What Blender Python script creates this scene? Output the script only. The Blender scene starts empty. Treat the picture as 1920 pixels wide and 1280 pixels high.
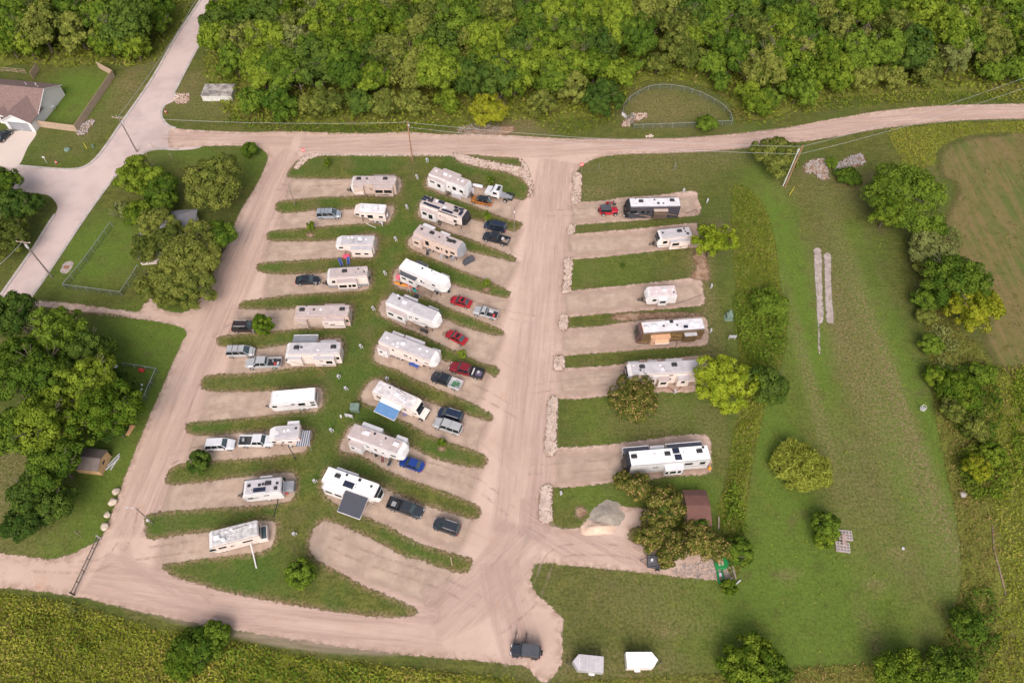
import bpy, bmesh, math, random
import numpy as np
from mathutils import Vector, Matrix
random.seed(7); np.random.seed(7)
S = bpy.context.scene
C = S.collection
R = math.radians

# ---------------------------------------------------------------- camera, sky, sun, exposure
FPX, CX, CY = 1334.0, 960.0, 640.0          # focal length and centre of the 1920 x 1280 photograph
NADIR = (945.0, 1558.0)                     # where plumb lines meet in it
CAMH = 108.0
dn = Vector(((NADIR[0]-CX)/FPX, -(NADIR[1]-CY)/FPX, -1.0)).normalized()   # world down, in camera axes
fw = Vector((0, 0, -1))
ycam = (fw - dn*fw.dot(dn)).normalized()    # world +Y in camera axes
zcam = -dn
xcam = ycam.cross(zcam)
ROT = Matrix((xcam, ycam, zcam))            # camera axes -> world axes
cam = bpy.data.objects.new('camera', bpy.data.cameras.new('camera'))
C.objects.link(cam)
cam.location = (0, 0, CAMH)
cam.rotation_euler = ROT.to_euler()
cam.data.sensor_width = 36.0
cam.data.lens = FPX/1920*36.0
cam.data.clip_start = 1.0
cam.data.clip_end = 8000.0
S.camera = cam

SUN_EL = 43.0
w = bpy.data.worlds.new('World'); S.world = w; w.use_nodes = True
nt = w.node_tree; nt.nodes.clear()
sky = nt.nodes.new('ShaderNodeTexSky'); sky.sky_type = 'NISHITA'; sky.sun_disc = False
sky.sun_elevation = R(SUN_EL); sky.sun_rotation = R(180); sky.air_density = 0.8; sky.dust_density = 4.0; sky.ozone_density = 0.6
bg = nt.nodes.new('ShaderNodeBackground'); bg.inputs['Strength'].default_value = 0.15
wo = nt.nodes.new('ShaderNodeOutputWorld')
hs = nt.nodes.new('ShaderNodeHueSaturation'); hs.inputs['Saturation'].default_value = 0.38   # thin overcast greys the sky
nt.links.new(sky.outputs[0], hs.inputs['Color']); nt.links.new(hs.outputs[0], bg.inputs[0]); nt.links.new(bg.outputs[0], wo.inputs[0])
sl = bpy.data.lights.new('sun', 'SUN'); sl.energy = 1.6; sl.angle = R(42); sl.color = (1.0, 0.79, 0.66)
so = bpy.data.objects.new('sun', sl); C.objects.link(so); so.rotation_euler = (R(90-SUN_EL), 0, R(-8))
S.view_settings.view_transform = 'Standard'; S.view_settings.look = 'None'
S.view_settings.exposure = 0.48; S.view_settings.gamma = 1.0
S.cycles.max_bounces = 6; S.cycles.transparent_max_bounces = 12; S.cycles.use_adaptive_sampling = True

# ---------------------------------------------------------------- measuring: photograph pixel -> point of the place
def at(px, py, z=0.0):
    d = ROT @ Vector(((px-CX)/FPX, -(py-CY)/FPX, -1.0))
    t = (z-CAMH)/d.z
    return Vector((d.x*t, d.y*t, z))
def height(base, top):
    """height of a plumb thing from the pixels of its foot and its top"""
    b = at(*base); best = (1e9, 0)
    for i in range(1, 400):
        z = i*0.05
        p = ROT.transposed() @ (Vector((b.x, b.y, z))-Vector((0, 0, CAMH)))
        x = CX+FPX*p.x/-p.z; y = CY-FPX*p.y/-p.z
        e = abs(y-top[1])
        if e < best[0]: best = (e, z)
    return best[1]

# ---------------------------------------------------------------- tagging
def tag(o, label=None, cat=None, group=None, kind=None):
    if label: o['label'] = label
    if cat: o['category'] = cat
    if group: o['group'] = group
    if kind: o['kind'] = kind
    return o
def empty(name, loc=(0, 0, 0), rz=0.0):
    o = bpy.data.objects.new(name, None); C.objects.link(o)
    o.location = loc; o.rotation_euler = (0, 0, rz); o.empty_display_size = 0.5
    return o
def children(o): return [c for c in bpy.data.objects if c.parent == o]
def copy_tree(o, parent=None):
    c = o.copy(); C.objects.link(c); c.parent = parent
    for ch in list(o.children): copy_tree(ch, c)
    return c

# ---------------------------------------------------------------- materials
MATS = {}
class N:
    """tiny node helper"""
    def __init__(s, m): s.nt = m.node_tree; s.pos = None
    def n(s, t, **k):
        x = s.nt.nodes.new(t)
        for a, b in k.items():
            if a.startswith('i_'): x.inputs[a[2:].replace('_', ' ')].default_value = b
            else: setattr(x, a, b)
        return x
    def l(s, a, b): s.nt.links.new(a, b)
    def P(s):
        if s.pos is None: s.pos = s.n('ShaderNodeNewGeometry').outputs['Position']
        return s.pos
    def noise(s, scale, detail=3.0, rough=0.55, vec=None, dist=0.0, scl=None):
        x = s.n('ShaderNodeTexNoise'); x.inputs['Scale'].default_value = scale
        x.inputs['Detail'].default_value = detail; x.inputs['Roughness'].default_value = rough
        x.inputs['Distortion'].default_value = dist
        v = vec or s.P()
        if scl:
            mp = s.n('ShaderNodeMapping'); mp.inputs['Scale'].default_value = scl; s.l(v, mp.inputs[0]); v = mp.outputs[0]
        s.l(v, x.inputs['Vector'])
        return x.outputs['Fac']
    def ramp(s, f, a, b):
        x = s.n('ShaderNodeMapRange'); x.clamp = True; x.interpolation_type = 'SMOOTHSTEP'
        x.inputs['From Min'].default_value = a; x.inputs['From Max'].default_value = b
        s.l(f, x.inputs['Value']); return x.outputs[0]
    def mix(s, f, a, b, mode='MIX'):
        x = s.n('ShaderNodeMix'); x.data_type = 'RGBA'; x.blend_type = mode
        for v, i in ((f, 0), (a, 6), (b, 7)):
            if isinstance(v, (int, float)): x.inputs[i].default_value = v
            elif isinstance(v, tuple): x.inputs[i].default_value = (*v, 1)
            else: s.l(v, x.inputs[i])
        return x.outputs[2]
    def math(s, op, a, b=0.0, c=None):
        x = s.n('ShaderNodeMath'); x.operation = op
        for i, v in enumerate((a, b) if c is None else (a, b, c)):
            if isinstance(v, (int, float)): x.inputs[i].default_value = v
            else: s.l(v, x.inputs[i])
        return x.outputs[0]
    def attr(s, name):
        x = s.n('ShaderNodeAttribute'); x.attribute_name = name; return x.outputs['Fac']
def newmat(name):
    m = bpy.data.materials.new(name); m.use_nodes = True; m.node_tree.nodes.clear(); return m, N(m)
def finish(q, col, rough=0.8, metal=0.0, coat=0.0, bump=None, alpha=None, bstr=0.3, spec=0.3, sub=None):
    b = q.n('ShaderNodeBsdfPrincipled'); b.inputs['Roughness'].default_value = rough; b.inputs['Metallic'].default_value = metal
    b.inputs['Coat Weight'].default_value = coat; b.inputs['Specular IOR Level'].default_value = spec
    if isinstance(col, tuple): b.inputs['Base Color'].default_value = (*col, 1)
    else: q.l(col, b.inputs['Base Color'])
    if bump is not None:
        k = q.n('ShaderNodeBump'); k.inputs['Strength'].default_value = bstr; k.inputs['Distance'].default_value = 0.15
        q.l(bump, k.inputs['Height']); q.l(k.outputs[0], b.inputs['Normal'])
    o = q.n('ShaderNodeOutputMaterial'); out = b.outputs[0]
    if alpha is not None:
        t = q.n('ShaderNodeBsdfTransparent'); mx = q.n('ShaderNodeMixShader')
        q.l(alpha, mx.inputs[0]); q.l(t.outputs[0], mx.inputs[1]); q.l(out, mx.inputs[2]); out = mx.outputs[0]
    q.l(out, o.inputs[0])
def M(name, col=None, rough=0.6, metal=0.0, var=0.18, scale=1.3, coat=0.0, spec=0.4):
    if name in MATS: return MATS[name]
    m, q = newmat(name)
    n1 = q.noise(scale, 4.0, 0.6); n2 = q.noise(scale*9, 2.0)
    f = q.math('MULTIPLY_ADD', n1, 0.7, q.math('MULTIPLY', n2, 0.3))
    lo = tuple(c*(1-var) for c in col); hi = tuple(min(1, c*(1+var*0.7)) for c in col)
    cc = q.mix(q.ramp(f, 0.3, 0.7), lo, hi)
    if name.startswith('roof'): cc = q.mix(q.math('MULTIPLY', q.ramp(q.noise(2.2, 5, .8), .52, .68), .45), cc, tuple(c*.62 for c in col))
    finish(q, cc, rough, metal, coat, spec=spec)
    MATS[name] = m; return m
WH = M('white_paint', (.66, .65, .66), .4, var=.10)
CREAM = M('cream_paint', (.69, .60, .565), .4, var=.10)
TAN = M('tan_paint', (.50, .395, .345), .45, var=.12)
BROWN = M('brown_paint', (.13, .085, .045), .35, var=.2, coat=.3)
BLACKP = M('black_paint', (.022, .022, .028), .25, var=.2, coat=.5)
GREYP = M('grey_paint', (.25, .26, .29), .4, var=.15)
DGREY = M('dark_grey_paint', (.07, .075, .09), .45, var=.2)
LGREY = M('light_grey_paint', (.48, .48, .51), .45, var=.12)
ROOFW = M('roof_white', (.66, .65, .69), .6, var=.16, scale=.8)
ROOFG = M('roof_grey', (.47, .45, .48), .65, var=.16, scale=.8)
ROOFT = M('roof_tan', (.46, .39, .385), .65, var=.16, scale=.8)
ROOFD = M('roof_dirty', (.50, .49, .50), .7, var=.42, scale=1.8)
GLASS = M('dark_glass', (.012, .015, .02), .08, var=.3, spec=.6)
TINT = M('tinted_glass', (.05, .075, .085), .08, var=.3, spec=.7)
RUBBER = M('rubber', (.02, .02, .022), .8, var=.3)
ALLOY = M('alloy', (.55, .55, .57), .35, .6, var=.15)
STEEL = M('galvanised_steel', (.42, .44, .46), .45, .5, var=.2)
DSTEEL = M('dark_steel', (.06, .06, .065), .6, .3, var=.3)
SOLAR = M('solar_cell', (.02, .025, .05), .18, var=.35, spec=.6)
BLACKPL = M('black_plastic', (.03, .03, .034), .5, var=.3)
CONC = M('concrete', (.42, .38, .36), .85, var=.25, scale=.6)
RUST = M('rusty_stripe', (.30, .15, .09), .5)
REDP = M('red_plastic', (.55, .05, .05), .4)
STRIPEB = M('stripe_black', (.05, .045, .05), .4)
STRIPEG = M('stripe_grey', (.25, .24, .26), .4)
STRIPET = M('stripe_tan', (.33, .22, .15), .4)
WOODD = M('weathered_wood', (.27, .20, .155), .85, var=.3, scale=3)
WOODF = M('fence_wood', (.42, .31, .23), .85, var=.18, scale=2)
POLEW = M('pole_wood', (.30, .17, .11), .85, var=.35, scale=2)
POLEG = M('pole_grey_wood', (.22, .18, .165), .85, var=.3, scale=2)
GREENBOX = M('green_cabinet', (.16, .23, .19), .5)
BARK = M('bark', (.12, .095, .075), .9, var=.4, scale=3)
DEADW = M('dead_branch', (.30, .25, .21), .9, var=.3, scale=3)
ROCK = M('limestone', (.53, .43, .375), .9, var=.28, scale=1.1)
ROCKG = M('grey_stone', (.36, .33, .32), .9, var=.35, scale=1.4)
BLUE = M('blue_fabric', (.04, .08, .30), .7)
TEAL = M('teal_plastic', (.02, .30, .30), .4)
ORANGE = M('orange_plastic', (.75, .28, .03), .4)
PINK = M('pink_fabric', (.75, .10, .18), .6)
YEL = M('yellow_plastic', (.70, .55, .04), .5)
PAINTG = M('green_plastic', (.015, .22, .06), .5)

# ---------------------------------------------------------------- mesh builder
class MB:
    def __init__(s, sg=1): s.v = []; s.f = []; s.sg = sg
    def add(s, vs, fs):
        k = len(s.v); s.v += [(a[0], a[1]*s.sg, a[2]) for a in vs]; s.f += [tuple(i+k for i in f) for f in fs]; return s
    def box(s, x0, x1, y0, y1, z0, z1):
        return s.add([(x0,y0,z0),(x1,y0,z0),(x1,y1,z0),(x0,y1,z0),(x0,y0,z1),(x1,y0,z1),(x1,y1,z1),(x0,y1,z1)],
                     [(0,3,2,1),(4,5,6,7),(0,1,5,4),(1,2,6,5),(2,3,7,6),(3,0,4,7)])
    def frus(s, a, za, b, zb):            # a, b = x0,x1,y0,y1 below and above
        return s.add([(a[0],a[2],za),(a[1],a[2],za),(a[1],a[3],za),(a[0],a[3],za),(b[0],b[2],zb),(b[1],b[2],zb),(b[1],b[3],zb),(b[0],b[3],zb)],
                     [(0,3,2,1),(4,5,6,7),(0,1,5,4),(1,2,6,5),(2,3,7,6),(3,0,4,7)])
    def prism(s, prof, y0, y1):           # profile (x, z) swept over y
        n = len(prof)
        vs = [(x, y0, z) for x, z in prof]+[(x, y1, z) for x, z in prof]
        return s.add(vs, [tuple(range(n)), tuple(range(2*n-1, n-1, -1))]+[(i, i+n, (i+1) % n+n, (i+1) % n) for i in range(n)])
    def plan(s, pts, z0, z1):             # outline (x, y) raised from z0 to z1
        n = len(pts)
        vs = [(x, y, z0) for x, y in pts]+[(x, y, z1) for x, y in pts]
        return s.add(vs, [tuple(range(n-1, -1, -1)), tuple(range(n, 2*n))]+[(i, (i+1) % n, (i+1) % n+n, i+n) for i in range(n)])
    def bar(s, p, q, r, n=6, r2=None):
        p = Vector(p); q = Vector(q); d = (q-p)
        if d.length < 1e-6: return s
        d.normalize(); a = d.orthogonal().normalized(); b = d.cross(a); r2 = r if r2 is None else r2
        vs = []
        for c, rr in ((p, r), (q, r2)):
            for i in range(n):
                t = 2*math.pi*i/n; vs.append(tuple(c+(a*math.cos(t)+b*math.sin(t))*rr))
        return s.add(vs, [tuple(range(n-1, -1, -1)), tuple(range(n, 2*n))]+[(i, (i+1) % n, (i+1) % n+n, i+n) for i in range(n)])
    def path(s, pts, r, n=5):
        for a, b in zip(pts[:-1], pts[1:]): s.bar(a, b, r, n)
        return s
    def ball(s, c, r, sz=1.0, n=8, m=5, jit=0.0):
        vs = [(c[0], c[1], c[2]-r*sz)]
        for j in range(1, m):
            ph = math.pi*j/m
            for i in range(n):
                t = 2*math.pi*i/n; k = r*(1+random.uniform(-jit, jit))
                vs.append((c[0]+k*math.sin(ph)*math.cos(t), c[1]+k*math.sin(ph)*math.sin(t), c[2]-k*sz*math.cos(ph)))
        vs.append((c[0], c[1], c[2]+r*sz)); fs = []
        for i in range(n): fs.append((0, 1+(i+1) % n, 1+i))
        for j in range(m-2):
            for i in range(n):
                a = 1+j*n+i; b = 1+j*n+(i+1) % n; fs.append((a, b, b+n, a+n))
        k = 1+(m-2)*n
        for i in range(n): fs.append((k+i, k+(i+1) % n, len(vs)-1))
        return s.add(vs, fs)
    def build(s, name, mat, parent=None, bevel=0.0, smooth=False):
        me = bpy.data.meshes.new(name); me.from_pydata(s.v, [], s.f); me.update()
        bm = bmesh.new(); bm.from_mesh(me)
        bmesh.ops.recalc_face_normals(bm, faces=bm.faces)
        if bevel:
            es = [e for e in bm.edges if len(e.link_faces) == 2 and e.calc_face_angle(0) > 0.5]
            bmesh.ops.bevel(bm, geom=es, offset=bevel, segments=2, profile=0.6, affect='EDGES', clamp_overlap=True)
        bm.to_mesh(me); bm.free()
        if smooth:
            for p in me.polygons: p.use_smooth = True
        me.materials.append(mat)
        o = bpy.data.objects.new(name, me); C.objects.link(o); o.parent = parent
        return o

# ---------------------------------------------------------------- ground: one sheet to the horizon, then thin sheets on it
def fac_blobs(P, blobs):
    """value 0..1 from soft blobs given in photograph pixels (x, y, rx_m, ry_m, value, angle)"""
    out = np.zeros(len(P))
    for (x, y, rx, ry, v, a) in blobs:
        c = at(x, y); ca, sa = math.cos(R(a)), math.sin(R(a))
        dx = P[:, 0]-c.x; dy = P[:, 1]-c.y
        u = (dx*ca+dy*sa)/rx; t = (-dx*sa+dy*ca)/ry
        d = np.sqrt(u*u+t*t)
        out = np.maximum(out, v*np.clip(1.6-1.2*d, 0, 1))
    return out
DRY = [(1655,700,3,45,.75,0),(1595,640,4.5,28,.8,0),(1690,760,1.6,40,1,2),(1530,760,1.2,30,.7,0),(1620,900,8,14,.45,0),(1640,350,10,5,.6,0),
       (1560,350,14,7,.4,0),(1665,395,6,3,.5,30),(1720,1040,6,10,.35,0),(1640,1095,1.8,1.2,.95,0),(1475,1078,2,1,.8,0),(1690,1040,3,1,.9,0),
       (1640,1200,1.5,6,.5,10),(1240,1170,9,2,.5,0),(1290,290,20,5,.5,0),(1200,320,16,4,.5,0),(1150,345,8,4,.5,0),(1120,360,5,3,.8,0),(1240,205,10,8,.75,0),
       (1310,205,6,6,.6,0),(960,235,10,6,.8,0),(900,245,10,3,1,0),(1310,490,3,6,1,0),(1325,560,2,8,.8,0),(1345,440,3,5,.5,0),(1330,650,3,10,.6,0),
       (255,180,8,9,.5,-35),(280,120,3,18,.55,-30),(240,160,5,3,.9,-30),(350,160,4,8,.6,-30),(390,195,12,6,.45,0),(165,240,5,10,.35,-30),
       (1330,800,3,8,.5,0),(1100,400,12,6,.3,0),(1070,1100,8,12,.25,0),(1190,1110,12,8,.35,0),(1130,1250,14,3,.6,0),(1210,1275,6,2,.8,0),(10,900,5,12,.7,0),(20,1010,9,5,.4,0),
       (60,250,4,4,.3,0),(1800,420,30,30,.0,0),(1500,650,1.5,20,.4,0),(1250,1187,1.6,.6,1,0),(1220,790,8,6,.5,0)]
LUSH = [(1480,520,6,40,1,0),(1470,900,6,40,.9,0),(1500,1120,22,16,.8,0),(1440,1050,8,12,.9,0),(1600,450,5,6,.6,0),(1725,780,4.5,45,.85,4),(1745,980,5,30,.85,4),
        (290,620,12,7,.9,0),(250,700,8,10,1,0),(230,780,6,14,.9,-25),(205,880,5,12,.7,-25),(150,1010,9,6,.7,0),(190,470,10,12,.8,-30),(150,165,9,7,1,-30),
        (130,200,8,6,.9,0),(1280,760,8,8,.5,0),(1140,790,6,8,.5,0),(470,300,6,8,.5,0),(350,290,14,4,.5,0),(1280,930,8,5,.8,0),(1120,930,7,4,.6,0),(1560,1180,18,8,.7,0),
        (100,290,10,6,.2,0),(1620,1060,12,12,.5,0),(1130,500,12,6,.35,0)]
m, q = newmat('lawn')
def grass_col(q, tall=0.0):
    n1 = q.noise(.05, 4, .6); n2 = q.noise(.6, 5, .7); n3 = q.noise(6, 3, .7); n4 = q.noise(.16, 4, .6)
    n3 = q.noise(2.4, 6, .8)
    base = q.mix(q.ramp(n2, .38, .62), (.090, .106, .024), (.140, .146, .036))
    base = q.mix(q.math('MULTIPLY', q.ramp(n1, .42, .60), .6), base, (.082, .118, .026))
    base = q.mix(q.math('MULTIPLY', q.ramp(n4, .50, .68), .6), base, (.145, .126, .056))
    return base, n2, n3
base, n2, n3 = grass_col(q)
ms = q.noise(1.0, 2, .5, scl=(.35, 2.2, 1)); ms2 = q.noise(1.0, 2, .5, scl=(2.0, .12, 1))
base = q.mix(q.math('MULTIPLY', q.ramp(ms, .42, .6), .30), base, (.052, .066, .016))
base = q.mix(q.math('MULTIPLY', q.ramp(ms2, .5, .62), .22), base, (.10, .105, .03))
lushf = q.math('MULTIPLY', q.attr('lush'), q.ramp(q.noise(.35, 4, .6), .22, .55))
base = q.mix(lushf, base, q.mix(n2, (.090, .145, .022), (.130, .200, .032)))
dryf = q.math('MULTIPLY', q.attr('dry'), q.ramp(q.noise(1.6, 6, .8), .38, .58))
base = q.mix(dryf, base, q.mix(q.ramp(n3, .35, .65), (.15, .12, .05), (.27, .21, .12)))
base = q.mix(q.math('MULTIPLY', q.ramp(n3, .56, .38), .42), base, (.028, .038, .010))
base = q.mix(q.math('MULTIPLY', q.ramp(n3, .56, .70), .18), base, (.22, .21, .08))
finish(q, base, .95, bump=n3, bstr=.5, spec=.1)
MATS['lawn'] = m; LAWN = m
def ground():
    def ax(lo, hi, step, far): 
        a = np.arange(lo, hi+step, step); return np.concatenate([[-far, -far/2, -far/5, lo-150, lo-50], a, [hi+50, hi+150, far/5, far/2, far]])
    xs = ax(-150, 150, 1.25, 4000); ys = ax(10, 250, 1.25, 4000)
    X, Y = np.meshgrid(xs, ys); P = np.stack([X.ravel(), Y.ravel(), np.zeros(X.size)], 1)
    nx, ny = len(xs), len(ys)
    I = np.arange(nx*ny).reshape(ny, nx)
    F = np.stack([I[:-1, :-1].ravel(), I[:-1, 1:].ravel(), I[1:, 1:].ravel(), I[1:, :-1].ravel()], 1)
    me = bpy.data.meshes.new('ground'); me.from_pydata(P.tolist(), [], F.tolist())
    for nm, bl in (('dry', DRY), ('lush', LUSH)):
        a = me.attributes.new(nm, 'FLOAT', 'POINT'); a.data.foreach_set('value', fac_blobs(P, bl).astype(np.float32))
    me.materials.append(LAWN)
    o = bpy.data.objects.new('ground', me); C.objects.link(o); tag(o, kind='structure')
ground()

def smooth_poly(pts, closed=True, sub=4):
    P = [np.array(p, float) for p in pts]; n = len(P); out = []
    rng = range(n) if closed else range(n-1)
    for i in rng:
        p0 = P[(i-1) % n] if closed or i > 0 else P[0]; p1 = P[i]; p2 = P[(i+1) % n]; p3 = P[(i+2) % n] if closed or i+2 < n else P[-1]
        for k in range(sub):
            t = k/sub
            out.append(.5*((2*p1)+(-p0+p2)*t+(2*p0-5*p1+4*p2-p3)*t*t+(-p0+3*p1-3*p2+p3)*t**3))
    if not closed: out.append(P[-1])
    return np.array(out)
def world_poly(px, sub=4, closed=True):
    return smooth_poly([tuple(at(x, y))[:2] for x, y in px], closed, sub)
def signed(Q, poly):
    """signed distance of points Q to the closed outline, positive inside"""
    A = poly; B = np.roll(poly, -1, 0); D = B-A; L2 = (D*D).sum(1)+1e-9
    out = np.empty(len(Q)); ins = np.zeros(len(Q), bool)
    for s in range(0, len(Q), 4000):
        q_ = Q[s:s+4000][:, None, :]; ap = q_-A[None]
        t = np.clip((ap*D[None]).sum(2)/L2[None], 0, 1)
        d = ap-t[..., None]*D[None]
        out[s:s+4000] = np.sqrt((d*d).sum(2).min(1))
        y = q_[..., 1]; x = q_[..., 0]
        c = (A[None, :, 1] > y) != (B[None, :, 1] > y)
        xi = A[None, :, 0]+(y-A[None, :, 1])*D[None, :, 0]/np.where(np.abs(D[None, :, 1]) < 1e-9, 1e-9, D[None, :, 1])
        ins[s:s+4000] = ((c & (x < xi)).sum(1) % 2) == 1
    return np.where(ins, out, -out)
def sheet(name, px, mat, z, step=0.5, extra=(), kind='structure', label=None, sub=4, dome=0.0, margin=.35):
    poly = world_poly(px, sub) if not isinstance(px, np.ndarray) else px
    lo = poly.min(0)-1; hi = poly.max(0)+1
    xs = np.arange(lo[0], hi[0], step); ys = np.arange(lo[1], hi[1], step)
    X, Y = np.meshgrid(xs, ys); Q = np.stack([X.ravel(), Y.ravel()], 1)
    sd = signed(Q, poly); nx, ny = len(xs), len(ys)
    I = np.arange(nx*ny).reshape(ny, nx)
    F = np.stack([I[:-1, :-1].ravel(), I[:-1, 1:].ravel(), I[1:, 1:].ravel(), I[1:, :-1].ravel()], 1)
    keep = sd[F].max(1) > -margin
    F = F[keep]; used = np.unique(F); mp = -np.ones(nx*ny, int); mp[used] = np.arange(len(used))
    zz = np.full(len(used), z)
    if dome: zz = z+dome*np.clip(sd[used], 0, None)*(.8+.4*np.random.rand(len(used)))
    P = np.stack([Q[used, 0], Q[used, 1], zz], 1)
    me = bpy.data.meshes.new(name); me.from_pydata(P.tolist(), [], mp[F].tolist())
    a = me.attributes.new('edge', 'FLOAT', 'POINT'); a.data.foreach_set('value', sd[used].astype(np.float32))
    for nm, bl in extra:
        a = me.attributes.new(nm, 'FLOAT', 'POINT'); a.data.foreach_set('value', fac_blobs(P, bl).astype(np.float32))
    me.materials.append(mat)
    o = bpy.data.objects.new(name, me); C.objects.link(o)
    if kind: o['kind'] = kind
    if label: o['label'] = label
    return o
def ribbon(pts, width):
    """outline of a band along a line of photograph pixels; widths in metres"""
    L = world_poly(pts, 5, False); T = np.gradient(L, axis=0); T /= np.linalg.norm(T, axis=1)[:, None]+1e-9
    Nn = np.stack([-T[:, 1], T[:, 0]], 1)
    W = np.interp(np.linspace(0, 1, len(L)), np.linspace(0, 1, len(width)), width) if isinstance(width, (list, tuple)) else np.full(len(L), width)
    return np.concatenate([L+Nn*W[:, None]/2, (L-Nn*W[:, None]/2)[::-1]])
def edge_alpha(q, amp=.5, sc=1.5, soft=.12, off=0.0):
    nn = q.noise(sc, 6, .82)
    v = q.math('ADD', q.attr('edge'), q.math('MULTIPLY', q.math('SUBTRACT', nn, .5), amp*2))
    return q.ramp(v, off-soft, off+soft)

# gravel
m, q = newmat('gravel'); GRAVEL = m
n1 = q.noise(.08, 4, .6); n2 = q.noise(.7, 5, .7); n3 = q.noise(5, 4, .8); n4 = q.noise(11, 2, .8)
c = q.mix(q.ramp(n1, .35, .65), (.490, .358, .298), (.560, .422, .360))
c = q.mix(q.math('MULTIPLY', q.ramp(n2, .50, .70), .40), c, (.41, .315, .275))
c = q.mix(q.math('MULTIPLY', q.ramp(q.noise(.25, 5, .7), .58, .72), .5), c, (.47, .28, .18))
stn = q.ramp(q.noise(.9, 6, .8), .60, .70); c = q.mix(q.math('MULTIPLY', stn, .5), c, (.33, .25, .205))
e = q.attr('edge')
fr = q.math('MULTIPLY', q.math('SUBTRACT', 1.0, q.ramp(e, .1, 1.6)), q.ramp(n2, .38, .6))
c = q.mix(q.math('MULTIPLY', fr, .55), c, (.25, .16, .11))
c = q.mix(q.math('MULTIPLY', q.ramp(n3, .57, .70), .4), c, (.27, .20, .165))
c = q.mix(q.math('MULTIPLY', q.ramp(n4, .55, .75), .35), c, (.68, .56, .47))
finish(q, c, .95, bump=n3, alpha=edge_alpha(q, .9, 1.3, .10), bstr=.35, spec=.1)
m, q = newmat('pad_gravel'); PADM = m
n2 = q.noise(.5, 5, .7); n3 = q.noise(6, 4, .8)
c = q.mix(q.ramp(n2, .35, .65), (.415, .315, .250), (.485, .378, .305))
c = q.mix(q.math('MULTIPLY', q.ramp(n3, .56, .72), .5), c, (.20, .15, .125))
c = q.mix(q.math('MULTIPLY', q.ramp(q.noise(.9, 5, .75), .60, .74), .55), c, (.33, .18, .11))
fa = q.math('MULTIPLY', q.ramp(e := q.attr('edge'), -.3, 2.3), q.math('MULTIPLY_ADD', q.ramp(q.noise(.3, 3), .3, .6), .35, .62))
finish(q, c, .95, bump=n3, alpha=fa, bstr=.35, spec=.1)
TRK = {}
def trackmat(ang, fine=False):
    k = (round(ang/5)*5, fine)
    if k in TRK: return TRK[k]
    m, q = newmat('wheel_track')
    rt = q.n('ShaderNodeMapping'); rt.vector_type = 'POINT'; rt.inputs['Rotation'].default_value = (0, 0, R(-k[0])); q.l(q.P(), rt.inputs[0])
    st = q.noise(1.0, 5, .75, vec=rt.outputs[0], scl=(.05, 1.9, 1)); s2 = q.noise(1.0, 3, .7, vec=rt.outputs[0], scl=(.03, .55, 1))
    c = q.mix(q.ramp(st, .40, .60), (.50, .365, .312), (.61, .468, .412))
    fa = q.math('MULTIPLY', q.ramp(q.attr('edge'), -.1, .9), q.math('MULTIPLY_ADD', q.ramp(s2, .35, .62), .34, .10))
    finish(q, c, .95, alpha=fa, spec=.1); TRK[k] = m; return m
TRACK = trackmat(0)
m, q = newmat('street_surface'); STREET = m
n1 = q.noise(.09, 4, .6); n3 = q.noise(5, 4, .8)
c = q.mix(q.ramp(n1, .4, .6), (.45, .36, .345), (.54, .44, .42))
c = q.mix(q.math('MULTIPLY', q.ramp(q.noise(.5, 5, .7), .5, .7), .35), c, (.53, .42, .37))
c = q.mix(q.math('MULTIPLY', q.ramp(n3, .58, .72), .3), c, (.27, .23, .22))
finish(q, c, .9, alpha=edge_alpha(q, .06, 1.0, .04), spec=.15)
m, q = newmat('island_grass'); ISL = m
base, n2, n3 = grass_col(q)
lf = q.math('MULTIPLY', q.ramp(q.noise(.11, 3, .6), .45, .62), .75)
base = q.mix(lf, base, q.mix(n2, (.055, .105, .018), (.085, .145, .026)))
e = q.attr('edge')
fr = q.math('MULTIPLY', q.math('SUBTRACT', 1.0, q.ramp(e, .1, 1.25)), q.ramp(q.noise(1.1, 5, .8), .34, .60))
base = q.mix(q.math('MULTIPLY', fr, .8), base, q.mix(q.ramp(n3, .4, .6), (.17, .10, .06), (.34, .23, .16)))
base = q.mix(q.math('MULTIPLY', q.ramp(n3, .56, .38), .42), base, (.028, .038, .010))
base = q.mix(q.math('MULTIPLY', q.ramp(n3, .56, .70), .18), base, (.22, .21, .08))
finish(q, base, .95, bump=n3, alpha=edge_alpha(q, 1.0, 1.5, .14, .05), bstr=.5, spec=.1)
m, q = newmat('dirt'); DIRT = m
n2 = q.noise(.8, 5, .7); n3 = q.noise(6, 4, .8)
c = q.mix(q.ramp(n2, .4, .6), (.23, .14, .09), (.36, .25, .18))
c = q.mix(q.math('MULTIPLY', q.ramp(n3, .55, .7), .5), c, (.10, .07, .045))
finish(q, c, .95, alpha=edge_alpha(q, .8, 1.2, .5), spec=.1)
m, q = newmat('field_stubble'); FIELD = m
n1 = q.noise(1, 3, .6, scl=(.9, .05, 1)); n2 = q.noise(.5, 5, .7); n3 = q.noise(4, 4, .8)
c = q.mix(q.ramp(q.noise(.06, 4, .6), .35, .6), (.095, .125, .032), (.15, .13, .05))
c = q.mix(q.math('MULTIPLY', q.ramp(n1, .45, .6), .5), c, (.21, .145, .075))
c = q.mix(q.math('MULTIPLY', q.ramp(n2, .48, .62), .45), c, (.085, .095, .03))
c = q.mix(q.math('MULTIPLY', q.ramp(n3, .56, .66), .5), c, (.30, .20, .12))
finish(q, c, .95, bump=n3, alpha=edge_alpha(q, 2.4, .5, 1.2, .8), spec=.1)
m, q = newmat('weed_floor'); WEEDF = m
n3 = q.noise(3.5, 4, .8)
c = q.mix(q.ramp(n3, .4, .6), (.100, .120, .022), (.19, .20, .042))
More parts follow.
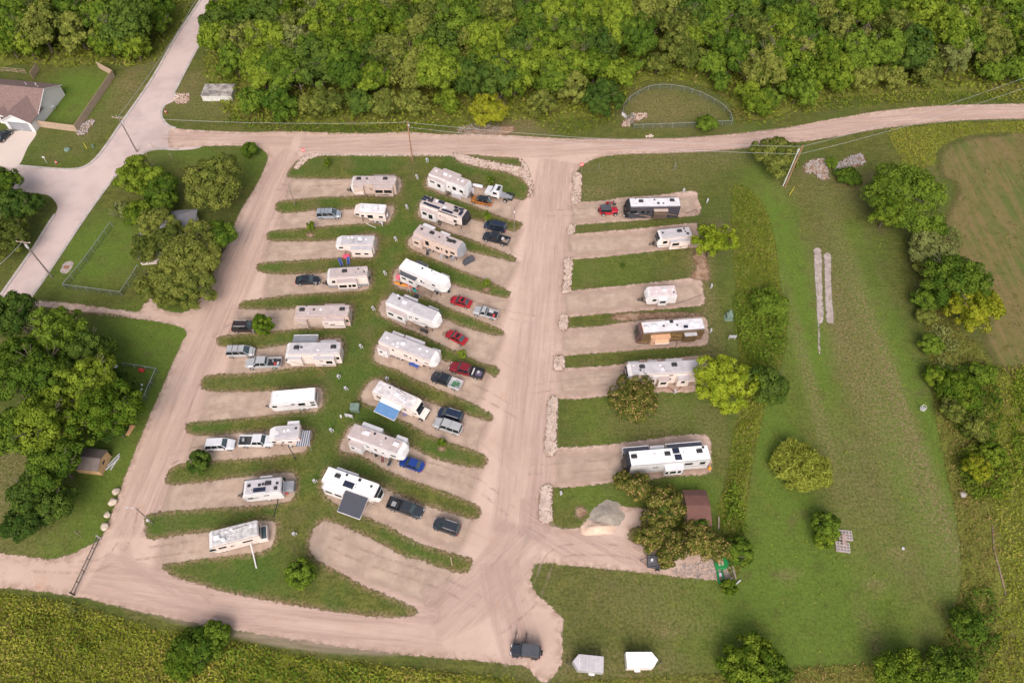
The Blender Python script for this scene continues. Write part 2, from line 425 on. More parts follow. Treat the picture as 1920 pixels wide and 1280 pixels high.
c = q.mix(q.math('MULTIPLY', q.ramp(q.noise(.2, 4, .6), .5, .65), .5), c, (.12, .085, .035))
finish(q, c, .95, bump=n3, alpha=edge_alpha(q, .9, .9, .3), spec=.1)

m, q = newmat('slab_concrete'); SLABM = m
n2 = q.noise(.9, 5, .7); n3 = q.noise(4, 4, .8)
c = q.mix(q.ramp(n2, .35, .65), (.30, .25, .235), (.43, .37, .345)); c = q.mix(q.math('MULTIPLY', q.ramp(n3, .55, .7), .5), c, (.14, .12, .10))
finish(q, c, .9, bump=n3, alpha=edge_alpha(q, .45, 1.3, .05, .0), spec=.15)
m, q = newmat('drive_concrete'); DRIVEM = m
finish(q, q.mix(q.noise(.4, 4, .6), (.53,.45,.41), (.60,.52,.47)), .9, alpha=edge_alpha(q, .03, 1.0, .03), spec=.15)

m, q = newmat('rut'); RUT = m
fa = q.math('MULTIPLY', q.ramp(q.attr('edge'), -.05, .3), q.math('MULTIPLY', q.ramp(q.noise(.45, 5, .75), .42, .64), .55))
finish(q, (.40, .30, .25), .95, alpha=fa, spec=.1)
# ---------------------------------------------------------------- the roads and grass of the park
STREET_PX = [(376,-4),(356,28),(330,70),(306,112),(284,150),(252,195),(225,235),(205,265),(180,297),(158,313),(130,318),(80,315),(35,311),(-20,308),(-20,356),(30,358),(62,362),(92,367),
             (107,385),(104,400),(85,430),(60,470),(30,513),(2,556),(-18,585),(20,588),(50,572),(62,555),(95,505),(130,452),(165,400),(221,325),(250,300),(285,281),(330,282),(380,275),(380,245),(345,246),(318,236),(304,222),(303,208),(309,198),(326,190),
             (331,178),(328,168),(352,125),(368,95),(388,55),(415,0),(420,-30),(390,-30)]
sheet('street', STREET_PX, STREET, .004, .7)
sheet('driveway', [(14,252),(25,246),(68,247),(52,276),(33,312),(0,311),(-25,309),(-25,277),(0,264)], DRIVEM, .012, .5)
GRAVEL_PX = [(318,243),(328,241),(365,244),(430,247),(480,248),(530,246),(600,248),(700,250),(760,247),(830,252),(900,252),(960,254),(1010,257),(1060,260),(1120,261),(1200,261),(1280,259),(1350,254),(1400,249),(1470,241),(1520,231),
 (1580,220),(1640,210),(1720,201),(1800,197),(1920,195),(2010,196),(2010,226),(1920,223),(1840,224),(1760,229),(1700,235),(1640,243),(1580,254),(1530,262),(1490,267),(1440,272),(1380,279),(1300,285),(1220,287),(1150,291),(1120,297),
 (1098,306),(1083,318),(1077,330),(1074,350),(1074,372),(1090,378),(1130,376),(1170,370),(1230,366),(1300,358),(1308,372),(1314,392),(1306,403),(1270,407),(1200,413),(1130,418),(1080,422),(1067,425),(1064,438),(1080,438),(1130,434),(1180,430),(1240,424),
 (1300,418),(1308,425),(1312,445),(1312,462),(1296,465),(1250,468),(1200,474),(1130,482),(1080,486),(1062,488),(1058,515),(1056,544),(1070,545),(1120,540),(1200,532),(1250,526),(1310,522),(1318,545),(1321,566),(1312,573),(1260,578),(1184,584),
 (1110,590),(1070,594),(1052,596),(1050,614),(1064,615),(1120,612),(1160,606),(1200,600),(1260,596),(1312,593),(1325,600),(1328,620),(1327,642),(1318,648),(1280,650),(1220,654),(1160,659),(1100,663),(1060,667),(1044,669),(1042,690),(1060,690),(1110,688),
 (1160,683),(1200,675),(1260,671),(1320,667),(1326,690),(1322,722),(1310,732),(1280,736),(1240,735),(1200,739),(1130,743),(1080,748),(1040,750),(1034,790),(1028,836),(1045,838),(1100,837),(1180,828),(1230,822),(1262,817),(1325,816),(1333,850),
 (1334,880),(1320,889),(1260,892),(1200,900),(1150,903),(1100,910),(1060,914),(1028,916),(1018,950),(1026,980),(1040,987),(1060,991),(1085,988),(1096,978),(1110,962),(1125,951),(1145,947),(1180,951),(1214,954),(1222,975),(1208,985),
 (1186,990),(1177,1002),(1180,1014),(1200,1022),(1240,1028),(1300,1036),(1345,1034),(1372,1046),(1378,1068),(1372,1086),(1340,1087),(1290,1083),(1250,1078),(1180,1070),(1100,1062),(1050,1057),(1006,1056),(998,1068),(996,1092),(1006,1112),(1038,1142),(1058,1165),(1052,1185),(1056,1215),
 (1050,1250),(1028,1276),(1010,1275),(988,1250),(950,1245),(880,1237),(800,1230),(720,1222),(640,1212),(560,1200),(480,1187),(432,1178),(380,1170),(325,1159),(260,1145),(200,1131),(160,1121),(110,1113),(60,1106),(0,1101),(-40,1098),
 (-40,1034),(0,1037),(50,1042),(80,1047),(110,1046),(140,1035),(165,1023),(186,1012),(197,995),(206,972),(216,945),(236,890),(262,825),(285,770),(305,725),(322,685),(340,645),(350,626),(340,614),(300,604),(240,595),(180,589),(120,579),(60,574),(48,566),(75,564),(130,568),
 (180,575),(230,581),(262,583),(272,562),(284,556),(300,578),(340,586),(368,570),(392,525),(420,470),(440,420),(457,385),(482,345),(500,305),(502,291),(492,281),(475,275),(440,273),(400,274),(350,275),(318,277)]
sheet('gravel_road', GRAVEL_PX, GRAVEL, .008, .6)
PADS = [[(1062,401),(1150,395),(1310,384)],[(1055,462),(1150,457),(1310,440)],[(1050,568),(1180,560),(1318,546)],[(1045,641),(1180,632),(1326,618)],[(1040,718),(1180,712),(1320,698)],[(1034,877),(1150,872),(1330,855)],
        [(530,356),(620,352),(750,345)],[(515,413),(620,408),(738,402)],[(490,472),(600,470),(706,462)],[(490,533),(590,530),(695,522)],[(430,604),(540,600),(660,592)],[(425,675),(540,672),(642,660)],[(370,763),(480,760),(606,745)],
        [(345,842),(480,836),(585,826)],[(300,935),(440,925),(556,908)],[(290,1030),(400,1022),(518,1000)],
        [(975,395),(890,370),(800,338)],[(975,455),(890,432),(788,393)],[(968,518),(880,488),(770,450)],[(955,588),(850,562),(742,520)],[(940,660),(830,625),(714,580)],[(915,735),(810,705),(705,668)],
        [(915,820),(800,780),(690,735)],[(900,910),(770,868),(650,835)],[(885,1005),(760,955),(612,905)],[(850,1100),(730,1060),(600,1010)]]
def longer(p, k=(-1, -1)):
    a, b = at(*p[-2]), at(*p[-1]); e = b+(b-a).normalized()*2.6; c_ = ROT.transposed() @ (e-Vector((0, 0, CAMH)))
    return p[:-1]+[(CX+FPX*c_.x/-c_.z, CY-FPX*c_.y/-c_.z)]
for i_, p in enumerate(PADS): sheet('parking_pad', ribbon(longer(p) if i_ > 5 else p, 8.4 if i_ > 5 else 6.6), PADM, .012+.0004*i_, .6)
TRACKS = [([(250,1010),(262,960),(290,890),(330,790),(368,690),(405,610),(440,530),(480,440),(515,360),(535,310),(560,285)],7.5),
          ([(560,270),(700,271),(860,273),(1010,280),(1100,274),(1220,274),(1350,268),(1500,251),(1640,229),(1800,213),(1990,211)],6.0),
          ([(1050,300),(1040,340),(1030,420),(1018,520),(1005,640),(995,760),(985,880),(978,960),(970,1010)],9.5),([(980,980),(965,1030),(930,1080),(880,1120),(800,1155)],8.5),([(935,1050),(945,1110),(965,1180),(985,1240)],6.5),
          ([(175,1070),(240,1092),(330,1120),(450,1150),(580,1175),(720,1185),(830,1170)],7.0),
          ([(232,1010),(238,1045),(262,1078),(320,1105),(400,1125)],2.2),([(1000,930),(1008,985),(1050,1016),(1120,1026),(1220,1042)],5),
          ([(300,262),(380,256),(470,262),(550,266)],4)]
for i_, (p, w_) in enumerate(TRACKS):
    a_, b_ = at(*p[0]), at(*p[-1]); tm = trackmat(math.degrees(math.atan2(b_.y-a_.y, b_.x-a_.x)) % 180)
    sheet('wheel_track', ribbon(p, w_), tm, .026+.0008*i_, .5)
    if w_ > 5:
        for off in (-.75, .75):
            L = world_poly(p, 5, False); T = np.gradient(L, axis=0); T /= np.linalg.norm(T, axis=1)[:, None]
            Nn = np.stack([-T[:, 1], T[:, 0]], 1); L = L+Nn*(off*w_/4.5+np.random.uniform(-.3,.3)); 
            sheet('wheel_track', np.concatenate([L+Nn*.45, (L-Nn*.45)[::-1]]), tm, .0345+.0004*i_+.0001*(off > 0), .4)
RUTS = [[(1032,470),(1090,462),(1200,452)],[(1020,400),(1080,398),(1200,390)],[(1005,650),(1060,642),(1180,632)],[(990,880),(1040,878),(1150,870)],[(1020,572),(1080,568),(1190,560)],[(1000,730),(1060,720),(1150,712)],
        [(470,500),(520,478),(620,470)],[(400,640),(450,606),(530,602)],[(330,800),(400,768),(490,760)],[(300,870),(360,848),(440,842)],[(262,960),(330,938),(440,928)],[(250,1040),(320,1030),(380,1022)],[(480,420),(530,414),(600,410)],[(520,350),(560,355),(640,352)],
        [(1000,500),(940,470),(880,448)],[(1005,600),(930,585),(850,560)],[(990,700),(920,655),(850,630)],[(980,780),(900,735),(860,720)],[(970,880),(900,818),(860,800)],[(960,960),(890,905),(800,875)],[(950,1040),(880,1005),(800,970)],[(900,1130),(820,1090),(700,1050),(620,1015)],
        [(975,1240),(965,1180),(955,1100),(975,1000),(1005,880),(1012,700)],[(930,1180),(1000,1120),(1040,1040),(1130,1030),(1210,1040)],[(120,1070),(200,1085),(330,1125),(500,1165)],[(60,1060),(180,1060),(230,1020),(250,950)]]
for k, p in enumerate(RUTS):
    L = world_poly(p, 5, False); T = np.gradient(L, axis=0); T /= np.linalg.norm(T, axis=1)[:, None]; Nn = np.stack([-T[:, 1], T[:, 0]], 1)
    for off in (-.85, .85):
        A = L+Nn*off; sheet('wheel_rut', np.concatenate([A+Nn*.28, (A-Nn*.28)[::-1]]), RUT if k % 2 else TRACK, .040+.0003*k+.0001*(off > 0), .3)
ISLAND = [(548,312),(560,300),(575,293),(600,289),(700,290),(760,291),(800,290),(850,292),(862,303),(900,314),(950,323),(982,338),(992,354),(988,370),(978,376),(960,371),(930,359),(890,350),(850,338),(808,330),(800,340),(801,352),(830,364),(880,382),(910,395),(947,409),(976,416),(979,424),
 (966,434),(945,430),(905,417),(884,411),(840,392),(800,378),(787,384),(784,400),(790,410),(820,425),(846,437),(877,446),(927,466),(964,481),(967,489),(958,491),(937,485),(890,475),(850,460),(800,443),(770,445),(767,462),(790,475),(827,491),(865,507),(902,521),(952,543),(959,552),
 (950,559),(925,555),(887,545),(850,534),(800,515),(760,500),(742,505),(737,527),(745,538),(787,552),(812,562),(840,576),(875,590),(912,605),(940,617),(947,626),(935,630),(895,621),(862,611),(832,597),(790,582),(730,560),(714,570),(712,588),(732,600),(762,615),(787,624),(812,637),(841,652),
 (875,666),(905,680),(934,688),(937,700),(928,708),(911,699),(870,690),(829,675),(790,660),(725,637),(706,648),(702,670),(710,680),(750,695),(775,709),(806,722),(837,735),(875,750),(905,765),(924,778),(922,790),(900,786),(857,771),(823,760),(789,749),(755,732),(715,712),(694,716),(680,735),
 (679,752),(708,764),(743,782),(775,797),(809,816),(843,828),(884,842),(911,854),(913,868),(903,878),(870,874),(827,864),(802,855),(771,838),(730,818),(665,797),(649,815),(638,835),(642,846),(665,850),(694,861),(715,875),(740,887),(777,901),(827,918),(875,937),(900,950),(902,966),(888,974),(865,968),
 (840,960),(809,952),(746,928),(705,908),(625,880),(606,895),(604,915),(621,938),(652,954),(692,970),(731,987),(770,1009),(809,1025),(856,1038),(884,1047),(886,1058),(876,1073),(860,1075),(825,1064),(785,1050),(754,1043),(723,1024),(684,1005),(652,991),(625,980),(606,977),(590,990),(581,1012),
 (582,1032),(600,1052),(640,1074),(680,1096),(720,1112),(755,1128),(785,1144),(772,1154),(735,1158),(660,1152),(580,1140),(500,1125),(430,1112),(370,1095),(325,1080),(307,1066),(306,1057),(320,1055),(375,1047),(437,1040),(490,1034),(510,1020),(516,1000),(517,984),(508,976),(487,976),
 (440,990),(381,999),(340,1003),(310,1009),(277,1010),(271,985),(273,966),(300,959),(352,956),(402,951),(452,949),(500,946),(535,941),(549,934),(555,915),(554,894),(545,887),(520,887),(482,891),(432,897),(370,906),(315,908),(311,895),(322,876),(350,867),(400,862),(475,859),(532,851),
 (568,847),(579,830),(585,812),(574,806),(540,805),(482,810),(445,812),(407,816),(362,816),(349,808),(348,797),(358,791),(420,786),(470,782),(520,776),(582,771),(600,766),(606,746),(602,730),(592,727),(550,730),(501,733),(445,735),(407,735),(383,731),(375,722),(380,710),(395,702),(475,699),(545,690),
 (620,684),(634,678),(642,658),(641,638),(625,634),(580,640),(527,648),(476,655),(420,651),(408,646),(405,636),(412,630),(439,627),(476,624),(520,620),(570,616),(632,614),(653,609),(660,595),(659,575),(650,572),(600,574),(542,580),(507,581),(470,580),(450,578),(447,571),(458,564),(495,559),(532,554),(582,550),
 (623,548),(665,546),(690,541),(696,525),(694,509),(680,503),(640,507),(609,512),(571,514),(520,515),(486,510),(480,502),(488,493),(540,489),(582,486),(634,483),(660,484),(696,484),(705,472),(708,456),(705,442),(690,439),(650,446),(625,452),(582,453),(540,453),(505,452),(499,442),(508,433),(560,428),(591,426),(643,421),(685,419),
 (720,419),(732,411),(739,393),(732,386),(700,388),(660,393),(633,394),(591,395),(560,399),(530,400),(517,394),(516,384),(526,377),(555,374),(605,369),(660,368),(717,367),(741,367),(750,358),(752,341),(744,332),(720,330),(654,336),(602,336),(560,335),(541,334),(538,325)]
EX = (('dry', []),)
sheet('grass_island', ISLAND, ISL, .055, .45)
sheet('grass_island', [(858,290),(880,290),(935,294),(972,297),(980,304),(982,312),(965,312),(947,309),(904,300),(870,295)], ISL, .055, .35)
sheet('grass_island', [(1180,992),(1200,986),(1225,985),(1225,1022),(1200,1020),(1182,1012)], ISL, .055, .4)
sheet('grass_island', [(120,583),(180,586),(240,592),(238,596),(180,592),(120,588)], ISL, .055, .4)
FIELD_PX = [(1990,251),(1870,250),(1815,256),(1775,270),(1756,290),(1762,330),(1790,350),(1770,400),(1740,450),(1745,480),(1790,500),(1830,520),(1850,560),(1840,620),(1845,650),(1870,690),(1930,730),(1990,750)]
sheet('field', FIELD_PX, FIELD, .006, 1.0)
for nm, px in (('gravel_yard', [(1212,985),(1230,955),(1212,952),(1170,952),(1150,960),(1180,985)]),):
    pass
def dirt(px, z=.060, name='dirt_patch'): sheet(name, px, DIRT, z, .35)
dirt([(1300,478),(1318,470),(1330,520),(1320,526),(1296,520),(1306,500)])
dirt([(1155,590),(1240,586),(1310,588),(1312,592),(1240,597),(1160,601)])
dirt([(880,245),(960,236),(950,252),(870,250)], .0055)
dirt([(1082,952),(1093,950),(1100,962),(1090,970),(1080,965)], .060)
for (x, y) in ((921,352),(913,412),(912,543),(838,625),(866,680),(828,840),(582,440)):
    dirt([(x-6,y-1),(x,y-4),(x+6,y-1),(x+6,y+3),(x,y+5),(x-6,y+3)], .064, 'mulch_ring')

# kerbs of the street
def kerb(px, label):
    L = world_poly(px, 4, False); T = np.gradient(L, axis=0); T /= np.linalg.norm(T, axis=1)[:, None]; Nn = np.stack([-T[:,1], T[:,0]], 1)
    mb = MB(); n = len(L); vs = []
    for p, k in zip(L, Nn):
        a = p+k*.28; b = p-k*.28
        vs += [(a[0],a[1],-.02),(a[0],a[1],.13),(b[0],b[1],.13),(b[0],b[1],-.02)]
    mb.add(vs, [(4*i+j, 4*i+j+1, 4*i+j+5, 4*i+j+4) for i in range(n-1) for j in range(3)])
    tag(mb.build('kerb', CONC), label, kind='structure')
kerb([(378,-2),(330,70),(284,150),(225,235),(205,265),(180,297),(158,313),(130,318),(80,315),(35,311)], 'concrete kerb along the west side of the paved street')
kerb([(62,553),(95,505),(165,400),(221,325),(250,300),(285,281),(335,280)], 'concrete kerb along the east side of the paved street')
kerb([(392,50),(368,95),(352,125),(330,168),(327,176),(332,182)], 'concrete kerb by the wood on the north part of the street')
kerb([(309,198),(303,208),(304,222),(316,236),(330,241)], 'curved kerb round the corner with the red hydrant')
kerb([(2,553),(30,513),(60,470),(85,430),(103,402)], 'kerb under the dark trees at the left edge')

# ---------------------------------------------------------------- rocks
def stones(name, px, n, r, mat, label, z=.06, heap=0.0, isworld=False):
    poly = px if isinstance(px, np.ndarray) else world_poly(px)
    lo, hi = poly.min(0), poly.max(0); Q = np.random.uniform(lo, hi, (n*6, 2)); sd = signed(Q, poly); keep = sd+np.random.normal(size=len(sd))*.15 > 0
    n = int(n*1.5); Q = Q[keep][:n]; sd = sd[keep][:n]; mb = MB(); r = r*.78
    for (x, y), s_ in zip(Q, sd):
        k = r*random.uniform(.4, 1.25)
        mb.ball((x, y, z+k*.35+heap*s_), k, random.uniform(.55, .9), 5, 3, .3)
    o = mb.build(name, mat); tag(o, label, kind='stuff'); return o
ROCKBEDS = [([(600,288),(700,289),(850,290),(850,293),(700,292.5),(600,292)],520,.17,'thin line of pale stones edging the north lawn'),
 ([(553,311),(562,300),(580,291),(600,288),(602,292),(584,297),(570,306),(558,317),(552,316)],180,.2,'curved patch of pale stones at the corner under the stop sign'),
 ([(850,289),(864,290),(904,300),(947,309),(980,314),(974,300),(976,298),(988,312),(992,325),(998,345),(999,365),(993,370),(992,352),(984,337),(950,322),(900,313),(862,302)],1250,.2,'wide band of broken limestone along the north east corner lawn'),
 ([(1076,327),(1090,327),(1089,352),(1087,380),(1072,379),(1075,350)],330,.2,'limestone bed by the no entry sign'),
 ([(1067,423),(1078,423),(1075,439),(1065,439)],80,.2,'small limestone bed at the first grass strip'),
 ([(1060,487),(1073,487),(1071,515),(1068,546),(1055,546),(1058,515)],330,.2,'limestone bed along the second grass strip'),
 ([(1051,593),(1064,592),(1063,616),(1049,616)],130,.2,'small limestone bed at the third grass strip'),
 ([(1041,669),(1057,669),(1055,692),(1039,692)],150,.2,'small limestone bed at the fourth grass strip'),
 ([(1030,748),(1045,748),(1043,790),(1041,848),(1022,848),(1026,790)],620,.2,'long limestone bed beside the central road'),
 ([(1017,913),(1034,913),(1033,945),(1034,976),(1012,976),(1012,945)],520,.2,'southernmost limestone bed beside the central road'),
 ([(1512,305),(1535,298),(1550,300),(1552,318),(1552,335),(1538,337),(1525,325),(1508,322)],160,.25,'pale rubble half hidden by vines'),
 ([(1566,310),(1590,296),(1612,288),(1622,300),(1618,308),(1600,315),(1580,320),(1566,322)],240,.22,'heap of pinkish grey rubble in the grass'),
 ([(330,178),(338,176),(352,176),(355,188),(345,195),(328,192)],90,.22,'patch of rubble at the street corner'),
 ([(144,250),(152,238),(160,228),(172,224),(178,228),(168,240),(160,252),(150,254)],60,.28,'stones and plants beside the wooden fence'),
 ([(1174,225),(1186,214),(1205,212),(1215,218),(1200,226),(1190,228),(1175,238),(1163,236)],110,.2,'reddish rubble at the gate of the half round plot'),
 ([(1210,255),(1216,253),(1224,255),(1223,258),(1212,258)],14,.3,'little heap of pale stones beside the north road'),
 ([(1268,1060),(1340,1046),(1374,1050),(1374,1084),(1330,1084),(1268,1078)],420,.11,'scattered debris over the gravel yard end')]
for px, n, r, lab in ROCKBEDS:
    if 'debris' not in lab and 'little heap' not in lab and 'thin line' not in lab: sheet('rock_bed_gap_dark', px, DIRT, .068, .35)  # dark sheet added under the stones to darken the gaps between them
    stones('rock_bed' if 'heap' not in lab else 'rubble_heap', px, n, r, ROCKG if 'pinkish' in lab or 'half hidden' in lab or 'debris' in lab or 'fence' in lab else ROCK, lab, heap=.35 if 'pinkish' in lab else 0)
# gravel heap (a mound)
def mound(name, c, rx, ry, h, mat, label, cat='heap', rot=0):
    c = at(*c); mb = MB(); n = 44; rings = 16; vs = []; ph = [random.uniform(0, 6.28) for _ in range(5)]
    for j in range(rings):
        t = j/(rings-1)
        for i in range(n):
            a = 2*math.pi*i/n; wob = 1+.10*math.sin(2*a+ph[0])+.07*math.sin(3*a+ph[1])+.04*math.sin(7*a+ph[2])
            k = (1-t)*wob; z = h*math.exp(-((1-t)*1.55)**2*1.25)-h*.05*(1-t)+.10*h*math.sin(4*a+6*t+ph[3])*(1-t)*t*2
            vs.append((k*rx*math.cos(a), k*ry*math.sin(a), z-.02+random.uniform(-.02,.02)*(0 < t < 1)))
    mb.add(vs, [(j*n+i, j*n+(i+1) % n, (j+1)*n+(i+1) % n, (j+1)*n+i) for j in range(rings-1) for i in range(n)])
    o = mb.build(name, mat, smooth=True); o.location = c; o.rotation_euler = (0, 0, R(rot)); tag(o, label, cat); return o
mound('gravel_heap', (1137,966), 3.5, 2.2, .6, M('heap_grey', (.30,.265,.225), .95, var=.2, scale=2), 'grey crushed stone heap between the lawn and the gravel yard', rot=20)
mound('sand_heap', (1121,989), 2.9, 1.5, .75, M('heap_sand', (.60,.44,.34), .95, var=.16, scale=2), 'low heap of orange sand in front of the grey stone heap')
for i, (x, y, r) in enumerate(((219,922,.62),(213,942,.72),(203,966,.55),(198,988,.68))):
    mb = MB(); mb.ball((0,0,.3), r, .55, 8, 5, .16); o = mb.build('boulder', M('boulder_stone', (.50,.42,.34), .9, var=.2), bevel=.06)
    o.location = at(x, y); o.rotation_euler = (0,0,i*1.3)
    tag(o, ['flat tan boulder nearest the shed on the left verge','large tan boulder second from the shed on the left verge','grey boulder third from the shed on the left verge','squarish boulder beside the end of the pipe gate'][i], 'boulder', 'boulders along the left verge')

# ---------------------------------------------------------------- foliage
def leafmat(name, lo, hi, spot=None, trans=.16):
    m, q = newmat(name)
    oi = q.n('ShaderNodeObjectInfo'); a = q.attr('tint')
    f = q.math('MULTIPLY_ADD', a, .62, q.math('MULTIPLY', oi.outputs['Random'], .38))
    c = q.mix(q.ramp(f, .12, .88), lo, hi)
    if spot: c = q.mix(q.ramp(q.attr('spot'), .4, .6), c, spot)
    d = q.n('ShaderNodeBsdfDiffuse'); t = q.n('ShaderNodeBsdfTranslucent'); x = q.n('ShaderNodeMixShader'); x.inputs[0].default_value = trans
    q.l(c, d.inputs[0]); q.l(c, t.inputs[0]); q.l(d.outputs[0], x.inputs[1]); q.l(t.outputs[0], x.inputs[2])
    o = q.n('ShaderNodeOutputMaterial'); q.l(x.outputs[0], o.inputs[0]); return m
LF = dict(bright=leafmat('leaf_bright', (.062,.115,.012), (.205,.270,.030)), green=leafmat('leaf_green', (.052,.102,.014), (.150,.220,.027)),
          dark=leafmat('leaf_dark', (.040,.080,.016), (.105,.160,.027)), olive=leafmat('leaf_olive', (.072,.100,.020), (.215,.240,.050)),
          yellow=leafmat('leaf_yellow', (.13,.17,.012), (.29,.30,.028)), lime=leafmat('leaf_lime', (.115,.175,.012), (.28,.345,.030)), sumac=leafmat('leaf_sumac', (.065,.088,.016), (.175,.185,.037), (.38,.25,.11)),
          grey=leafmat('leaf_grey', (.10,.13,.035), (.22,.25,.080)), willow=leafmat('leaf_willow', (.13,.16,.022), (.28,.31,.05)))
def quads(P, Nn, size, tint, spot=None, long=1.0):
    """leaf clumps: one rhombus per point, facing Nn"""
    n = len(P); A = np.random.normal(size=(n, 3)); T = np.cross(Nn, A); T /= np.linalg.norm(T, axis=1)[:, None]+1e-9
    B = np.cross(Nn, T); s = size[:, None] if isinstance(size, np.ndarray) else size
    V = np.stack([P+T*s*long, P+B*s*.62+Nn*s*.12, P-T*s*long, P-B*s*.62+Nn*s*.12], 1).reshape(-1, 3)
    return V, tint, spot
def leafmesh(name, V, tint, mat, spot=None):
    n = len(V)//4; me = bpy.data.meshes.new(name)
    me.vertices.add(4*n); me.vertices.foreach_set('co', V.astype(np.float32).ravel())
    me.loops.add(4*n); me.loops.foreach_set('vertex_index', np.arange(4*n, dtype=np.int32))
    me.polygons.add(n); me.polygons.foreach_set('loop_start', np.arange(0, 4*n, 4, dtype=np.int32)); me.polygons.foreach_set('loop_total', np.full(n, 4, np.int32))
    me.update(calc_edges=True)
    a = me.attributes.new('tint', 'FLOAT', 'POINT'); a.data.foreach_set('value', np.repeat(tint, 4).astype(np.float32))
    if spot is not None:
        a = me.attributes.new('spot', 'FLOAT', 'POINT'); a.data.foreach_set('value', np.repeat(spot, 4).astype(np.float32))
    me.materials.append(mat); return me
def crown_mesh(name, mat, H, Rr, nc, nl, leaf, seed, base=.28, clump=.26, flat=.8, spots=0.0, star=False, conic=False, gap=0.0):
    rs = np.random.RandomState(seed); np.random.seed(seed)
    zc = H*(1+base)/2; hz = H*(1-base)/2
    lob = rs.normal(size=(5, 3)); lob /= np.linalg.norm(lob, axis=1)[:, None]
    Vs = []; Ts = []; Sp = []
    nl_ = 1 if conic or Rr < 2.2 else (rs.randint(5, 8) if Rr > 3 else 4)
    lobes = [(np.zeros(3), 1.0)] if nl_ == 1 else [(np.array([0, 0, .12]), .62)]+[(np.array([math.cos(t)*rs.uniform(.40, .60), math.sin(t)*rs.uniform(.40, .60), rs.uniform(-.35, .30)]), rs.uniform(.34, .52)) for t in rs.uniform(0, 6.28)+np.arange(nl_)*6.283/nl_+rs.uniform(-.3, .3, nl_)]
    wts = np.array([l[1]**2 for l in lobes]); pick = rs.choice(len(lobes), nc, p=wts/wts.sum())
    d = rs.normal(size=(nc*4, 3)); d /= np.linalg.norm(d, axis=1)[:, None]; d = d[d[:, 2] > -.45][:nc]
    for k in range(len(d)):
        dd = d[k]; lc, lr = lobes[pick[k]]; rad = rs.uniform(.66, .96)
        sx = Rr*(1-.55*max(dd[2], -.3) if conic else 1)
        c = np.array([(lc[0]+dd[0]*lr*rad)*sx, (lc[1]+dd[1]*lr*rad)*sx, zc+(lc[2]+dd[2]*lr*rad)*hz])
        cr = Rr*clump*rs.uniform(.6, 1.25)
        e = rs.normal(size=(nl, 3))+dd*1.1+np.array([0, 0, .55]); e /= np.linalg.norm(e, axis=1)[:, None]
        P = c+e*cr*rs.uniform(.72, 1.12, (nl, 1))*np.array([1, 1, flat])
        Nn = e+rs.normal(size=(nl, 3))*.38
        if star: Nn = e*.5+rs.normal(size=(nl, 3))*.7+np.array([0, 0, .5])
        Nn /= np.linalg.norm(Nn, axis=1)[:, None]
        if gap: 
            kp = rs.uniform(size=nl) > gap; P = P[kp]; Nn = Nn[kp]
        V, _, _ = quads(P, Nn, leaf*rs.uniform(.6, 1.3, len(P)), None, long=3.2 if star else 1.0)
        Vs.append(V); Ts.append(np.clip(rs.uniform(.15, .85)+rs.normal(size=len(P))*.13, 0, 1)); Sp.append((rs.uniform(size=len(P)) < spots).astype(float))
    # inner leaves fill the crown a little
    n = nc*nl//9; e = rs.normal(size=(n, 3)); e /= np.linalg.norm(e, axis=1)[:, None]
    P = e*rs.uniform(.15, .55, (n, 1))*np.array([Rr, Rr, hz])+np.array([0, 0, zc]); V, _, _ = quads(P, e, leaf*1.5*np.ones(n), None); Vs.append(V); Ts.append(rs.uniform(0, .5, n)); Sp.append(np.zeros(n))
    return leafmesh(name, np.concatenate(Vs), np.concatenate(Ts), mat, np.concatenate(Sp) if spots else None)
def trunk_mesh(H, Rr, seed, mat=None, base=.28):
    rs = random.Random(seed); mb = MB(); top = H*.62
    mb.bar((0,0,-.2), (rs.uniform(-.3,.3), rs.uniform(-.3,.3), top), .028*H, 7, .012*H)
    for k in range(11):
        a = k*2.4+seed; z = H*rs.uniform(.25, .58); l = Rr*rs.uniform(.6, .92); e = Vector((math.cos(a)*l, math.sin(a)*l, min(H*.9, z+H*rs.uniform(.15, .36))))
        mb.bar((0, 0, z), e, .012*H, 5, .004*H); m_ = Vector((0, 0, z)).lerp(e, .55)
        for s_ in (-.5, .6): mb.bar(m_, m_+Vector((math.cos(a+s_)*l*.42, math.sin(a+s_)*l*.42, H*.12)), .006*H, 4, .003*H)
    o = mb.build('trunk', mat or BARK); me = o.data; bpy.data.objects.remove(o); return me
PROTO = {}
def proto(kind, H, Rr, var, dens=1.0, leaf=.30, **k):
    key = (kind, H, Rr, var)
    if key not in PROTO:
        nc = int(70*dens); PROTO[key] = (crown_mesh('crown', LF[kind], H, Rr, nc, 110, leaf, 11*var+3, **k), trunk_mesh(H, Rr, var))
    return PROTO[key]
def tree(kind, pos, H, Rr, label, cat='tree', group=None, name='broadleaf_tree', var=0, mesh=None, sc=1.0, rz=None, **k):
    cm, tm = mesh or proto(kind, H, Rr, var, **k)
    r = empty(name, pos, random.uniform(0, 6.28) if rz is None else rz); r.scale = (sc, sc, sc)
    tag(r, label, cat, group)
    c = bpy.data.objects.new('crown', cm); C.objects.link(c); c.parent = r
    t = bpy.data.objects.new('trunk', tm); C.objects.link(t); t.parent = r
    return r
